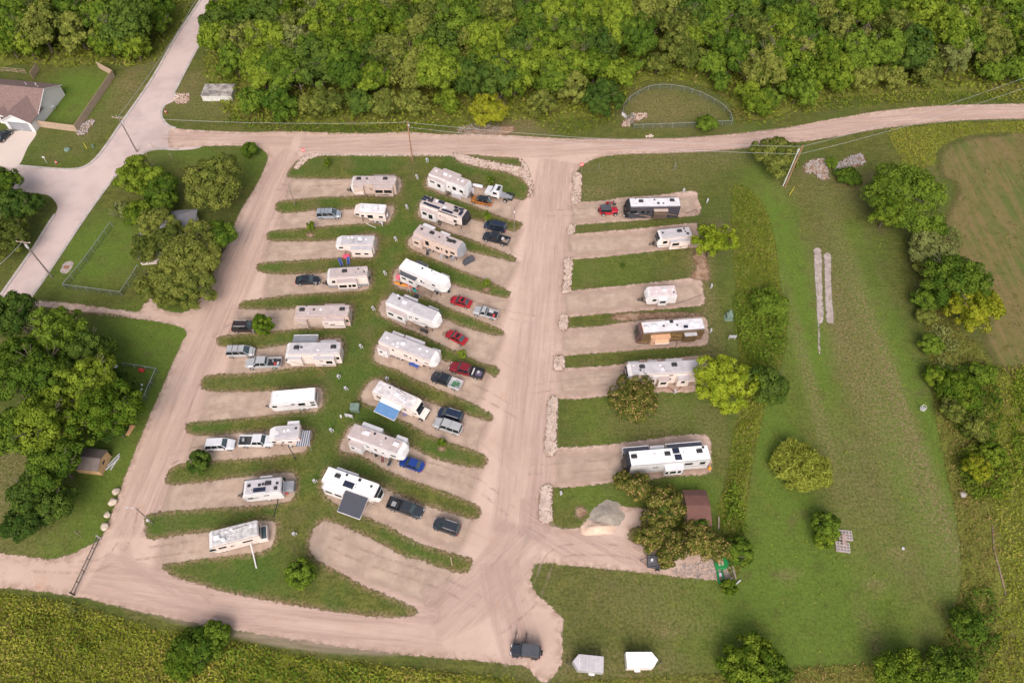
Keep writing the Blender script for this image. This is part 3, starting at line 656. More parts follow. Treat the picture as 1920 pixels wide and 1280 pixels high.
# --- single trees: crown centre px, crown radius px, kind, height m
def single(px, py, rp, kind, H, label, name='broadleaf_tree', cat='tree', group=None, **k):
    kk = dict(k); c = at(px, py, H*.60); base = at(px, py, 0); scale = (at(px+1, py, H*.6)-at(px, py, H*.6)).length
    Rr = rp*scale
    kk.setdefault('base', .10); kk.setdefault('dens', max(.55, min(3.0, Rr/2.7))); kk.setdefault('leaf', .18 if Rr < 4 else .215); kk.setdefault('clump', .26 if Rr < 4 else .19)
    global SV; SV += 1
    return tree(kind, (c.x, c.y, 0), round(H, 1), round(Rr, 1), label, cat, group, name, SV+20, **kk)
SV = 0
T = [(262,328,44,'bright',8,'lush bright green tree beside the street corner'),(300,352,34,'green',6,'darker green tree between the bright tree and the big olive one'),(396,338,62,'olive',10,'big olive tree nearest the upper bend of the left gravel road'),
 (262,398,34,'bright',6,'low bright green tree left of the grey roofed house'),(296,418,42,'olive',7,'olive tree in front of the left eave of the hidden house'),(406,440,36,'green',7,'green tree right of the grey roofed house'),(352,478,64,'olive',9,'largest yellowish olive tree spreading over the hidden house'),
 (300,530,46,'olive',7,'olive tree over the gravel parking by the dog run'),(355,535,48,'olive',7,'rounded olive tree at the edge of the left gravel road'),(278,462,34,'olive',6,'small olive tree at the side of the fenced lawn'),(322,446,34,'olive',8,'olive tree leaning over the ridge of the hidden house'),(305,378,26,'green',6,'green tree behind the hidden house'),(374,436,28,'olive',8,'olive tree right of the visible roof corner of the hidden house'),(1745,645,20,'green',2.6,'small green bush at the upper end of the right verge'),(1758,705,22,'bright',2.6,'light green bush touching the lawn edge at the right'),(1845,700,26,'green',2.8,'green bush on the track side right of the field corner'),
 (1832,800,28,'olive',2.8,'olive bush between the two verge thickets'),(1862,850,24,'bright',2.4,'light bush right of the yellow verge bush'),(1815,1175,34,'green',3.2,'green bush on the lower right verge'),(1738,590,18,'olive',2.4,'olive bush under the field side trees'),
 (1760,425,22,'green',3.0,'green bush filling the gap between the two big right trees'),(1735,500,20,'olive',3.0,'olive bush at the left foot of the field side tree'),(9990,1,1,'olive',6,'small olive tree at the side of the fenced lawn'),
 (28,385,46,'dark',8,'dark olive tree inside the bend of the side street'),(-5,345,44,'green',8,'green tree cut by the left edge above the street pole'),(5,440,48,'olive',8,'olive tree cut by the left edge beside the street pole'),
 (20,590,52,'dark',9,'blackish green tree at the mouth of the dirt track'),(105,620,58,'green',11,'green maple below the dirt track'),(165,655,52,'dark',9,'dark maple next to the open lawn corner'),(10,680,62,'green',11,'green maple at the left edge above the big maples'),
 (75,705,66,'green',12,'tall green maple in the middle of the left grove'),(165,715,60,'bright',12,'bright maple whose crown reaches the small fenced yard'),(75,790,68,'bright',12,'very large bright maple left of the tan shed'),(190,768,68,'bright',12,'bright maple right behind the tan shed'),
 (10,810,60,'green',11,'green maple cut by the left edge level with the shed'),(100,865,62,'green',10,'green tree whose crown touches the roof of the tan shed'),(215,725,40,'dark',7,'dark green tree at the corner post of the small fenced yard'),
 (60,920,42,'dark',8,'dark tree in front of the left grove'),(100,940,38,'dark',7,'dark green bushy tree below the tan shed'),(45,975,40,'dark',6,'lowest dark tree of the left grove'),(215,800,30,'dark',6,'dark small tree over the fence by the tan shed'),
 (491,608,19,'bright',4.2,'young bright tree beside the black car on the left'),(373,865,21,'dark',3.2,'small round dark tree on the strip below the white car'),(563,1073,26,'green',3.5,'leafy young tree on the bottom lawn of the park'),
 (1337,450,45,'lime',8,'thin yellow green tree over the rear of the black nosed trailer'),(1354,718,58,'lime',8,'bright lime round tree beside the long grey roofed motorhome'),(1438,715,40,'dark',7,'dark tree right behind the bright lime tree'),
 (1705,360,74,'green',11,'biggest green tree at the upper right between lawn and field'),(1668,395,34,'bright',8,'lower green lobe tree at the left foot of the biggest right tree'),(1790,520,66,'green',9,'broad green tree on the edge of the brown field'),(1825,575,50,'yellow',8,'yellowish tree leaning over the brown field'),
 (1745,465,40,'grey',5,'small grey green tree between the two field side trees'),(1740,560,28,'green',4,'green thicket tree at the inner edge of the lawn'),(1805,730,38,'bright',3.6,'light green bushy tree on the right rough verge'),(1790,770,26,'olive',3,'olive bush under the right verge tree'),(1835,875,28,'yellow',4,'small yellow green bush on the right verge'),
 (1455,290,46,'olive',7,'olive tree beside the leaning pair of poles'),(1325,230,23,'green',3.2,'round green bush at the half round fence'),(468,279,16,'green',2.2,'low green bush at the corner of the two gravel roads'),
 (1415,1245,60,'bright',5,'bright green tree at the bottom edge beside the cargo trailers'),(1455,1280,40,'green',4,'mid green tree at the bottom edge right of the first one'),(1700,1265,52,'bright',4.5,'green bushy tree at the bottom right corner of the lawn'),(1785,1255,42,'green',3.5,'bushy green tree at the bottom right'),
 (368,1215,44,'green',2.8,'pale shrubby tree below the bottom road'),(402,1190,26,'green',2.4,'green shrubby tree touching the bottom road'),(338,1240,36,'bright',2.6,'pale green shrub in the weeds below the bottom road'),(1550,985,26,'green',4,'bushy green tree beside the discarded window frames'),(1545,1012,17,'bright',3,'small bright bush below the window frame heap'),
 (1440,570,34,'green',2.6,'low green brush at the edge of the weed strip'),(1385,1030,26,'green',3,'green brush behind the gravel yard'),(1367,1100,14,'bright',2,'small bright bush at the end of the gravel yard'),(1310,985,18,'green',3,'green bush in front of the brown roofed shed'),(1235,960,26,'dark',4,'dark bush between the sumacs and the brown roof'),
 (230,392,16,'grey',2.5,'greyish bare brush at the side of the bright trees'),(1560,305,12,'green',1.2,'vines over the pale rubble'),(1590,330,26,'green',2,'low green weeds beside the rubble heap')]
for px, py, rp, kind, H, lab in T:
    if px > 9000: continue
    small = rp < 36 and H < 6
    single(px, py, rp, kind, H, lab, 'bush' if H < 3.3 else 'broadleaf_tree', 'bush' if H < 3.3 else 'tree', gap=.55 if 'thin yellow' in lab else 0, **({'clump': .15} if 'thin yellow' in lab else {}))
SUM = [(1190,745,52,4.5,'sumac tree with rusty seed heads beside the grey roofed motorhome'),(1168,900,17,3,'small sumac at the pad edge below the white bus'),(1195,915,28,4,'rusty headed sumac in front of the white bus'),(1250,940,36,4.5,'sumac beside the brown roofed shed'),
 (1235,975,34,4,'sumac at the upper edge of the gravel yard'),(1222,1008,30,4,'sumac on the small grass point'),(1262,1020,32,4,'middle sumac of the row over the black trailer'),(1310,1010,36,4,'wide sumac in front of the brown shed'),(1250,1045,18,3,'little sumac hanging over the black utility trailer'),(1340,1025,28,3.5,'last sumac towards the green play parts')]
for px, py, rp, H, lab in SUM: single(px, py, rp, 'sumac', H, lab, 'sumac_tree', 'tree', 'sumac thicket', gap=.3, spots=.17, leaf=.17, dens=max(.5, rp/22), flat=1.0)
single(1500,875,52,'willow',3.0,'feathery yellow green round tree alone on the right lawn','feathery_tree', star=True, leaf=.16, dens=2.0, clump=.22, gap=.25)
for x, y, h, lab in ((582,424,2.2,'sapling below the silver minivan'),(921,338,2.4,'sapling in a mulch ring on the north east lawn'),(913,403,3.0,'sapling by the orange car'),(912,530,2.4,'sapling with a stone ring on the fourth central strip'),(866,664,2.4,'sapling beside the maroon pickup'),(828,828,2.2,'sapling below the silver utility wagon'),(612,303,2.4,'sapling on the north lawn'),(1168,497,1.4,'tiny evergreen on the wide right strip'),(1062,540,0.8,'tuft at the road edge')):
    if h > 1: single(x, y, 8 if h > 1.5 else 4, 'bright' if h > 1.5 else 'dark', h, lab, 'sapling', 'sapling', 'saplings on the grass strips', dens=.3, leaf=.12)

# --- the wood beyond the road
WK = ['bright']*7+['green']*6+['olive']*4+['dark']*3+['grey']
WPRO = {k: [(crown_mesh('crown', LF[k], 12.0, 5.0, 110, 95, .30, 31*i+7*j, base=.03, clump=.215, flat=.95), trunk_mesh(12.0, 5.0, i+j)) for i in range(3 if k in ('bright','green') else 2)] for j, k in enumerate(sorted(set(WK)))}
WCON = [(crown_mesh('crown', LF['olive'], 9.0, 3.6, 60, 90, .30, 91, base=.02, clump=.24, conic=True), trunk_mesh(9.0, 3.0, 4))]
EDGE_MAIN = [(388,120),(395,160),(425,205),(450,222),(520,228),(600,235),(700,238),(780,238),(860,236),(960,222),(1040,224),(1100,222),(1150,212),(1165,190),(1200,155),(1260,148),(1330,165),(1375,200),(1400,226),(1450,222),(1500,200),(1560,185),(1640,180),(1720,172),(1800,172),(1930,170),(2100,170),(2100,-75),(1900,-75),(400,-75),(405,-10),(400,60)]
EDGE_LEFT = [(-60,112),(40,118),(130,124),(215,118),(240,124),(290,112),(330,60),(352,15),(368,-20),(385,-75),(-60,-75)]
EWP = [(crown_mesh('crown', LF[k], 6.0, 3.6, 70, 80, .27, 301+j, base=.0, clump=.24, flat=.95), trunk_mesh(6.0, 2.5, j)) for j, k in enumerate(('green','olive','bright','dark','green'))]
ROWS = [(200,'front'),(172,'second'),(148,'third'),(122,'fourth'),(96,'fifth'),(70,'sixth'),(42,'seventh'),(-99,'last')]
SPOTS = [(450,'by the street'),(520,'over the concrete block'),(600,'right of the concrete block'),(690,'left of the road pole'),(770,'above the road pole'),(850,'right of the road pole'),(930,'above the brush pile'),(1010,'above the golden tree'),(1090,'over the road fork'),(1170,'left of the half round plot'),
         (1260,'over the left half of the round plot'),(1350,'over the right half of the round plot'),(1430,'right of the half round plot'),(1510,'above the pair of poles'),(1600,'above the rubble heap'),(1700,'above the right bend start'),(1800,'above the brown field corner'),(2500,'at the right edge')]
def nearlab(x, y):
    return next(b for a, b in ROWS if y > a), next(b for a, b in SPOTS if x < a)
E1, E2 = world_poly(EDGE_MAIN, 2), world_poly(EDGE_LEFT, 2)
LABS = {}; cnt = 0; KN = dict(bright='bright yellow green', green='mid green', olive='olive', dark='dark green', yellow='golden green', grey='pale grey green')
EXC = [(at(912,222), 6.0), (at(1128,205), 4.5), (at(1018,215), 4.0), (at(410,186), 6.5), (at(425,200), 5.0), (at(385,196), 5.0)]
rs = random.Random(5); step = 6.7; used = []
ys = 116.0; row = 0
while ys < 262 and cnt < 288:
    sp = step*(1+max(0, (ys-165))/260)
    xs_ = -190+(row % 2)*sp/2
    while xs_ < 200 and cnt < 288:
        x = xs_+rs.uniform(-1.9, 1.9); y = ys+rs.uniform(-1.9, 1.9); xs_ += sp
        Q = np.array([[x, y]]); s1 = signed(Q, E1)[0]; s2 = signed(Q, E2)[0]
        if max(s1, s2) < 1.0: continue
        pc = ROT.transposed() @ (Vector((x, y, 9))-Vector((0, 0, CAMH))); u = CX+FPX*pc.x/-pc.z; v = CY-FPX*pc.y/-pc.z
        if any(math.hypot(x-e_.x, y-e_.y) < e_r for e_, e_r in EXC): continue
        if u < -45 or u > 1965 or v < -25: continue
        kind = rs.choice(WK); e = max(s1, s2)
        if s2 > 0: kind = rs.choice(['olive','dark','green','olive','green','bright'])
        if e < 4: kind = rs.choice(['green','olive','green','bright'])
        hs = (.52+.11*min(e, 4)) if e < 4.5 else rs.uniform(.85, 1.2)
        sc = hs*rs.uniform(.9, 1.12)
        pc = ROT.transposed() @ (Vector((x, y, 7))-Vector((0, 0, CAMH))); u = CX+FPX*pc.x/-pc.z; v = CY-FPX*pc.y/-pc.z
        if s2 > 0: lab = '%s tree of the left wood, %s row, %s' % (KN[kind], 'front' if v > 95 else ('second' if v > 70 else ('third' if v > 40 else 'last')), 'left edge' if u < 50 else ('over the brown roof' if u < 110 else ('over the back yard' if u < 175 else ('right of the back yard' if u < 250 else 'at the street verge'))))
        else:
            a, b = nearlab(u, v); lab = '%s tree, %s wood row, %s' % (KN[kind], a, b)
        if e < 5.5 and s1 > 0: mesh = rs.choice(EWP); nm = 'woodland_tree'; sc = rs.uniform(.8, 1.35)
        elif e < 8 and rs.random() < .12: mesh = WCON[0]; lab = lab.replace('tree', 'conical tree'); nm = 'conifer_tree'
        else: mesh = rs.choice(WPRO[kind]); nm = 'woodland_tree'
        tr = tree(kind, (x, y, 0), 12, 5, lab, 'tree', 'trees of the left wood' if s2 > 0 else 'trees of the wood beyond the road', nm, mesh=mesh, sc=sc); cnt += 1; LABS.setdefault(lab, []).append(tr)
    ys += sp*.86; row += 1
for lab, os_ in LABS.items():
    if len(os_) > 1:
        os_.sort(key=lambda o: o.location.x)
        for o, s_ in zip(os_, ('left one', 'right one') if len(os_) == 2 else ('left one', 'middle one', 'right one', 'rightmost one', 'far right one')): o['label'] = (lab+', '+s_).replace('bright yellow green', 'bright')
print('wood trees', cnt, 'last row', ys)
single(918,200,42,'yellow',7,'round golden yellow tree at the edge of the wood by the brush pile', 'broadleaf_tree')
single(1130,175,38,'dark',8,'dark layered evergreen left of the half round plot', 'evergreen_tree', conic=True, base=.02)
single(1015,190,26,'olive',6,'small pointed evergreen with yellow fringe in the wood edge', 'evergreen_tree', conic=True, base=.02)
# undergrowth sheet of the wood and its bushes
sheet('wood_floor', EDGE_MAIN, WEEDF, .005, 2.0, sub=2); sheet('wood_floor', EDGE_LEFT, WEEDF, .005, 2.0, sub=2)
def scrub(name, px, dens, size, hgt, mat, label, flow=0.0, inner=.2, up=1.0, patch=0.0):
    """a mass of weeds: leaves at random heights over an outline"""
    poly = px if isinstance(px, np.ndarray) else world_poly(px)
    lo, hi = poly.min(0), poly.max(0); n = int((hi[0]-lo[0])*(hi[1]-lo[1])*dens)
    Q = np.random.uniform(lo, hi, (n, 2)); sd = signed(Q, poly); k = sd+np.random.normal(size=n)*.35 > inner; Q = Q[k]; sd = sd[k]; n = len(Q)
    lump = np.sin(Q[:, 0]*.9+2*np.sin(Q[:, 1]*.37))*np.sin(Q[:, 1]*1.1+1.7*np.sin(Q[:, 0]*.29))
    lump2 = np.sin(Q[:, 0]*.21+np.sin(Q[:, 1]*.13)*2)*np.sin(Q[:, 1]*.17+1.3)
    if patch: 
        k = (lump+lump2*.7+np.random.normal(size=n)*.35) > patch; Q = Q[k]; sd = sd[k]; lump = lump[k]; lump2 = lump2[k]; n = len(Q)
    h = hgt*(.55+.35*lump+.25*lump2)*np.clip(.35+sd/1.2, 0, 1)
    P = np.stack([Q[:, 0], Q[:, 1], .03+np.abs(h)*np.random.uniform(.3, 1, n)], 1)
    Nn = np.random.normal(size=(n, 3))*.65+np.array([flow*.4, -.1, up]); Nn /= np.linalg.norm(Nn, axis=1)[:, None]
    V, _, _ = quads(P, Nn, size*np.random.uniform(.5, 1.4, n), None, long=1.4)
    t = np.clip(.45+.28*lump2+.16*lump+np.random.normal(size=n)*.17, 0, 1)
    sp = (np.random.uniform(size=n) < .05+.08*np.clip(lump2, 0, 1)).astype(float)
    o = bpy.data.objects.new(name, leafmesh(name, V, t, mat, sp)); C.objects.link(o); tag(o, label, kind='stuff'); return o
WEED = leafmat('leaf_weed', (.055,.075,.014), (.17,.165,.022), (.24,.16,.075))
WEEDG = leafmat('leaf_weed_green', (.095,.140,.018), (.215,.245,.034), (.26,.23,.07))
WEEDY = leafmat('leaf_weed_yellow', (.165,.195,.022), (.33,.33,.055), (.30,.23,.08))
WEEDB = leafmat('leaf_weed_brown', (.100,.110,.026), (.22,.190,.055), (.32,.21,.10))
W1 = [(1372,362),(1384,347),(1402,352),(1422,372),(1440,405),(1452,450),(1460,510),(1466,560),(1474,600),(1472,650),(1462,690),(1440,740),(1425,800),(1412,860),(1402,920),(1396,980),(1388,1040),(1380,1085),(1362,1060),(1352,1000),(1345,960),(1356,920),(1368,870),(1376,810),(1392,750),(1384,640),(1382,560),(1374,460)]
W2 = [(1664,247),(1700,240),(1800,231),(1990,228),(1990,249),(1870,249),(1815,255),(1775,268),(1755,288),(1750,310),(1700,320),(1690,300)]
W3 = [(1720,420),(1760,430),(1790,600),(1830,640),(1850,670),(1880,700),(1990,760),(1990,1330),(1690,1330),(1712,1245),(1765,1200),(1790,1140),(1803,1070),(1798,1000),(1785,930),(1770,860),(1755,780),(1744,690),(1735,610),(1728,520)]
W4 = [(1235,1268),(1330,1262),(1450,1258),(1560,1248),(1650,1246),(1712,1250),(1712,1340),(1000,1340),(1010,1290),(1100,1276)]
W5 = [(-60,1112),(40,1119),(140,1132),(230,1160),(330,1185),(440,1203),(560,1228),(700,1246),(860,1262),(990,1282),(1010,1340),(-60,1340)]
for nm, px in (('weed_ground', W1), ('weed_ground', W2), ('weed_ground', W3), ('weed_ground', W4), ('weed_ground', W5)): sheet(nm, px, WEEDF, .010, .9)
scrub('tall_weeds', W1, 30, .16, .45, WEEDG, 'strip of tall weeds between the park and the right lawn')
scrub('tall_weeds', W2, 16, .15, .6, WEEDY, 'yellow tall grass along the right road bend')
scrub('tall_weeds', [p if p[0] < 1850 or p[1] < 700 else (1860, p[1]) for p in W3], 16, .14, .7, WEEDB, 'brownish weeds on the right verge')
scrub('tall_weeds', [(1850,690),(1990,740),(1990,1330),(1840,1330),(1880,1100),(1850,900),(1830,760)], 14, .16, .9, WEEDY, 'yellow green tall grass at the right edge')
scrub('tall_weeds', W4, 18, .13, .7, WEEDB, 'brown weeds along the bottom edge of the lawn')
scrub('tall_weeds', W5, 30, .16, .9, WEEDY, 'weedy yellow green field below the bottom road')
scrub('undergrowth', EDGE_MAIN, 3.0, .34, 2.6, WEEDG, 'dark undergrowth of the wood beyond the road', inner=-1.0)
scrub('undergrowth', EDGE_LEFT, 3.0, .34, 2.2, WEEDG, 'dark undergrowth of the left wood', inner=-.5)
scrub('verge_weeds', ribbon([(425,225),(520,236),(640,243),(760,240),(860,240)], 3.5), 9, .22, 1.3, WEEDG, 'green weeds along the north road below the wood')
scrub('verge_weeds', ribbon([(1000,225),(1050,238),(1110,232),(1160,222)], [3,6,4,2]), 8, .2, .9, WEEDG, 'weeds left of the half round plot')
scrub('verge_weeds', ribbon([(1500,205),(1600,192),(1720,186),(1930,182)], 4.0), 9, .2, .8, WEEDG, 'weeds along the upper side of the right road')
scrub('verge_weeds', ribbon([(1370,205),(1390,220),(1400,232)], 5), 8, .2, .9, WEEDB, 'dry weeds at the end of the half round plot')
scrub('lawn_clumps', [(1480,420),(1720,430),(1800,1000),(1790,1150),(1700,1230),(1470,1230),(1400,1100),(1470,700)], 1.3, .13, .08, WEEDG, 'rough grass tufts on the right lawn', patch=.35)
scrub('field_stubble', FIELD_PX, 3.0, .14, .15, WEEDB, 'dry stubble rows on the brown field', patch=.2)

for px, mt, h_, lab in (([(1760,690),(1800,680),(1850,700),(1880,760),(1860,830),(1800,820),(1765,760)], LF['green'], 2.2, 'green thicket on the upper right verge'),
    ([(1740,600),(1770,600),(1800,650),(1790,700),(1752,690)], LF['grey'], 1.6, 'pale shrubs at the top of the right verge'), ([(1790,850),(1850,830),(1900,880),(1880,940),(1810,930)], LF['bright'], 1.4, 'bright shrubs in the middle of the right verge'),
    ([(1800,1130),(1850,1100),(1880,1180),(1840,1260),(1780,1240)], LF['green'], 1.6, 'green shrubs at the lower right verge'), ([(1735,440),(1790,430),(1800,470),(1770,500),(1735,490)], LF['grey'], 2.2, 'greyish brush between the two field side trees'),
    ([(1900,700),(1940,720),(1940,900),(1890,860)], LF['bright'], 1.2, 'bright weeds at the right edge'), ([(1372,560),(1420,540),(1470,570),(1480,640),(1440,690),(1390,660)], LF['green'], 1.5, 'green brush in the middle of the weed strip'),
    ([(40,1150),(160,1160),(230,1200),(140,1230),(30,1200)], WEEDG, 1.3, 'greener weeds in the bottom left field'), ([(430,1210),(560,1232),(720,1255),(700,1300),(440,1300)], LF['green'], 1.1, 'green bushes along the bottom field edge'),
    ([(1395,960),(1375,900),(1360,930),(1350,1010),(1370,1060),(1400,1040)], LF['green'], 1.5, 'green brush behind the brown shed'), ([(130,1128),(150,1135),(158,1160),(140,1165),(128,1145)], LF['grey'], 1.2, 'dry tall weeds at the gate end')):
    scrub('shrub_patch', px, 18, .20, h_, mt, lab, patch=-.5)
# ---------------------------------------------------------------- camper vans, trailers and motorhomes
def frame_of(rear, front, z):
    a, b = at(*rear, z), at(*front, z); d = b-a; L = math.hypot(d.x, d.y); u = Vector((d.x/L, d.y/L, 0))
    left = Vector((-u.y, u.x, 0)); sg = 1 if left.y > 0 else -1           # +y of the thing points away from the near side when sg = 1
    return Vector((a.x, a.y, 0)), math.atan2(u.y, u.x), L, sg
def loft(mb, secs):
    n = len(secs[0]); vs = [p for s in secs for p in s]
    fs = [tuple(range(n-1, -1, -1)), tuple(range(len(vs)-n, len(vs)))]
    for k in range(len(secs)-1):
        for i in range(n): fs.append((k*n+i, k*n+(i+1) % n, (k+1)*n+(i+1) % n, (k+1)*n+i))
    return mb.add(vs, fs)
def wheel(root, sg, x, y, r=.36, wd=.24, side=-1, hub=ALLOY):
    w_ = MB(sg).bar((x, y, r), (x, y+wd, r), r, 14).build('wheel', RUBBER, root)
    yy = y-.012 if side < 0 else y+wd+.012
    MB(sg).bar((x, yy, r), (x, yy+.03*(-side)*0+.028, r), r*.62, 12).build('rim', hub, w_)
def capprism(mb, prof, w_, capx, L, rnd):
    def ins(x): return rnd*max(0, (x-capx)/(L-capx))**1.8
    n = len(prof); vs = [(x, ins(x), z) for x, z in prof]+[(x, w_-ins(x), z) for x, z in prof]
    return mb.add(vs, [tuple(range(n)), tuple(range(2*n-1, n-1, -1))]+[(i, i+n, (i+1) % n+n, (i+1) % n) for i in range(n)])
NAMES = dict(trailer='travel_trailer', fifth='fifth_wheel_trailer', busA='motorhome', C='motorhome')
CATS = dict(trailer='travel trailer', fifth='fifth wheel trailer', busA='motorhome', C='motorhome')
def rv(kind, rear, front, label, h=3.4, w=2.5, body=WH, roof=ROOFW, cap=None, mask=None, feats=(), slides=None, rnd=.3, rear_cap=None):
    loc, rz, L, sg = frame_of(rear, front, h)
    r = empty(NAMES[kind], loc, rz); tag(r, label, CATS[kind], 'campers parked on the gravel pads')
    B = lambda: MB(sg)
    cap = cap or body
    if kind == 'trailer':
        zb, cx = .55, L-.75
        main = [(0, zb), (cx, zb), (cx, h), (0.12, h), (0, h-.15)]
        capp = [(cx, zb), (L-.35, zb), (L-.08, zb+.7), (L, zb+1.2), (L-.12, h-.7), (L-.42, h-.15), (cx, h)]
        seg = [(L-.08, zb+.7), (L, zb+1.2), (L-.12, h-.7), (L-.42, h-.15)]
    elif kind == 'fifth':
        zb, cx = .72, L-1.15; xs = L-2.7
        main = [(0, zb), (xs-.35, zb), (xs, 1.45), (cx, 1.62), (cx, h), (.12, h), (0, h-.15)]
        capp = [(cx, 1.62), (L-.35, 1.75), (L, 2.25), (L-.10, 2.75), (L-.45, h-.28), (cx, h)]
        seg = [(L, 2.25), (L-.10, 2.75), (L-.45, h-.28), (cx+.25, h-.07)]
    elif kind == 'busA':
        zb, cx = .38, L-1.0
        main = [(0, zb), (cx, zb), (cx, h), (.2, h), (0, h-.25)]
        capp = [(cx, zb), (L-.12, zb), (L, .9), (L-.03, 1.5), (L-.42, h-.45), (L-.75, h-.06), (cx, h)]
        seg = [(L-.03, 1.5), (L-.42, h-.45)]
    else:
        zb, cx = .5, L-2.3
        main = [(0, zb), (cx, zb), (cx, h), (.15, h), (0, h-.15)]
        capp = [(cx, 1.95), (L-1.55, 2.0), (L-1.15, 2.35), (L-1.45, h-.15), (L-1.9, h), (cx, h)]
        seg = [(L-1.15, 2.35), (L-1.45, h-.15)]
    B().prism(main, 0, w).build('body', body, r, bevel=.05)
    capprism(B(), capp, w, cx, L if kind != 'C' else L-1.15, rnd).build('front_cap', cap, r, bevel=.05)
    B().box(.10, cx-.04, .09, w-.09, h-.01, h+.045).build('roof', roof, r, bevel=.02)
    B().box(.12, cx-.05, -.05, -.004, h-.12, h-.03).build('gutter', STRIPEG if body is not WH else LGREY, r)
    if mask:
        mm, a, b = mask
        for i in range(a, b):
            (x0, z0), (x1, z1) = seg[i], seg[i+1]
            dx, dz = x1-x0, z1-z0; ln = math.hypot(dx, dz); nx, nz = (dz/ln, -dx/ln)
            if nx < 0: nx, nz = -nx, -nz
            k0, k1 = .03/ln, 1-.03/ln; o = .03; I = lambda x: rnd*max(0, (x-cx)/((L if kind != 'C' else L-1.15)-cx))**1.8
            P = []
            for k, off in ((k0, 0), (k1, 0), (k1, o), (k0, o)):
                x = x0+dx*k; z = z0+dz*k; P.append((x+nx*off, z+nz*off, I(x)+.10))
            vs = [(x, y, z) for x, z, y in P]+[(x, w-y, z) for x, z, y in P]
            B().add(vs, [(0,1,2,3),(7,6,5,4),(0,4,5,1),(1,5,6,2),(2,6,7,3),(3,7,4,0)]).build('windshield' if kind in ('busA', 'C') else 'front_mask', mm, r)
    if kind == 'C':
        cb = B().prism([(cx, .5), (L, .5), (L, 1.12), (L-.1, 1.2), (L-.95, 1.38), (L-1.5, 1.93), (cx, 1.93)], .28, w-.28).build('cab', body, r, bevel=.06)
        B().add([(L-.99,.36,1.42),(L-1.47,.42,1.90),(L-1.47,w-.42,1.90),(L-.99,w-.36,1.42),(L-.97,.36,1.45),(L-1.45,.42,1.93),(L-1.45,w-.42,1.93),(L-.97,w-.36,1.45)], [(0,1,2,3),(4,5,6,7),(0,1,5,4),(1,2,6,5),(2,3,7,6),(3,0,4,7)]).build('windshield', GLASS, cb)
        B().box(L-2.2, L-1.5, .265, .285, 1.35, 1.8).build('window', GLASS, cb)
        B().box(L-.02, L+.05, .4, w-.4, .6, .95).build('grille', BLACKPL, cb)
    nose = {'trailer': 1.15, 'fifth': 0, 'busA': 0, 'C': 0}[kind]
    if kind == 'trailer':
        B().bar((L-.4, .5, .5), (L+1.1, w/2, .5), .06).bar((L-.4, w-.5, .5), (L+1.1, w/2, .5), .06).box(L+1.0, L+1.25, w/2-.08, w/2+.08, .45, .62).bar((L+.95, w/2, .05), (L+.95, w/2, .95), .04).build('hitch', DSTEEL, r)
        B().bar((L+.35, w/2-.32, .55), (L+.35, w/2-.32, 1.05), .16, 10).bar((L+.35, w/2+.05, .55), (L+.35, w/2+.05, 1.05), .16, 10).build('propane_tank', feats_tank.get(label, BLACKPL), r)
    if kind == 'fifth':
        B().box(L-1.75, L-1.35, w/2-.25, w/2+.25, .95, 1.7).bar((L-1.6,.35,.02),(L-1.6,.35,1.62),.06).bar((L-1.6,w-.35,.02),(L-1.6,w-.35,1.62),.06).build('hitch', DSTEEL, r)
    if kind in ('trailer', 'fifth'): ws = [L*.36, L*.36-.95] if L > 6.5 else [L*.4]
    elif kind == 'busA': ws = [L-1.9, L*.27]
    else: ws = [L-.75, L*.28]
    for x in ws: wheel(r, sg, x, .03, .40 if kind != 'busA' else .48, .26, -1, LGREY if kind != 'busA' else ALLOY); wheel(r, sg, x, w-.29, .40 if kind != 'busA' else .48, .26, 1, LGREY)
    if kind != 'busA': B().box(.15, (L-1.0 if kind == 'trailer' else (xs if kind == 'fifth' else cx)), .35, w-.35, .38, zb-.003).build('underbody', BLACKPL, r)
    for sx in (.35,):
        B().box(-.04, -.005, .15, .35, h-1.0, h-.6).box(-.04, -.005, w-.35, w-.15, h-1.0, h-.6).build('tail_light', REDP, r)
    def win(par, x0, x1, y, z0, z1, fr=BLACKPL, face=-1):
        a = B().box(x0, x1, y-.022, y-.008, z0, z1).build('window', GLASS, par, bevel=0)
        B().box(x0-.04, x1+.04, y-.0075, y-.002, z0-.04, z1+.04).build('frame', fr, a) if par is r else None
        return a
    for f in feats:
        k = f[0]; g = f[1:]
        if k == 'ac':
            x = g[0]*L; y = g[1]*w; mt = BLACKPL if len(g) > 2 and g[2] else ROOFW
            B().frus((x-.55, x+.5, y-.36, y+.36), h+.04, (x-.40, x+.35, y-.28, y+.28), h+.33).build('air_conditioner', mt, r, bevel=.06)
        elif k == 'vent':
            x = g[0]*L; y = g[1]*w; mt = BLACKPL if len(g) > 2 and g[2] else ROOFW; sz = g[3] if len(g) > 3 else .24
            B().frus((x-sz, x+sz, y-sz, y+sz), h+.03, (x-sz*.8, x+sz*.8, y-sz*.8, y+sz*.8), h+.16).build('roof_vent', mt, r, bevel=.02)
        elif k == 'dome':
            x = g[0]*L; y = g[1]*w; B().ball((x, y, h+.06), g[2] if len(g) > 2 else .32, .7, 12, 7).build('satellite_dome', ROOFW if not(len(g) > 3) else BLACKPL, r, smooth=True)
        elif k == 'pipe':
            x = g[0]*L; y = g[1]*w; B().bar((x, y, h), (x, y, h+.2), .06, 8).build('vent_pipe', ROOFW if len(g) < 3 else BLACKPL, r)
        elif k == 'solar':
            x = g[0]*L; y = g[1]*w; a, b = g[2]/2, g[3]/2
            p = B().box(x-a, x+a, y-b, y+b, h+.10, h+.13).build('solar_panel', SOLAR, r)
            B().box(x-a-.03, x+a+.03, y-b-.03, y+b+.03, h+.075, h+.097).build('frame', ALLOY, p)
        elif k == 'seam':
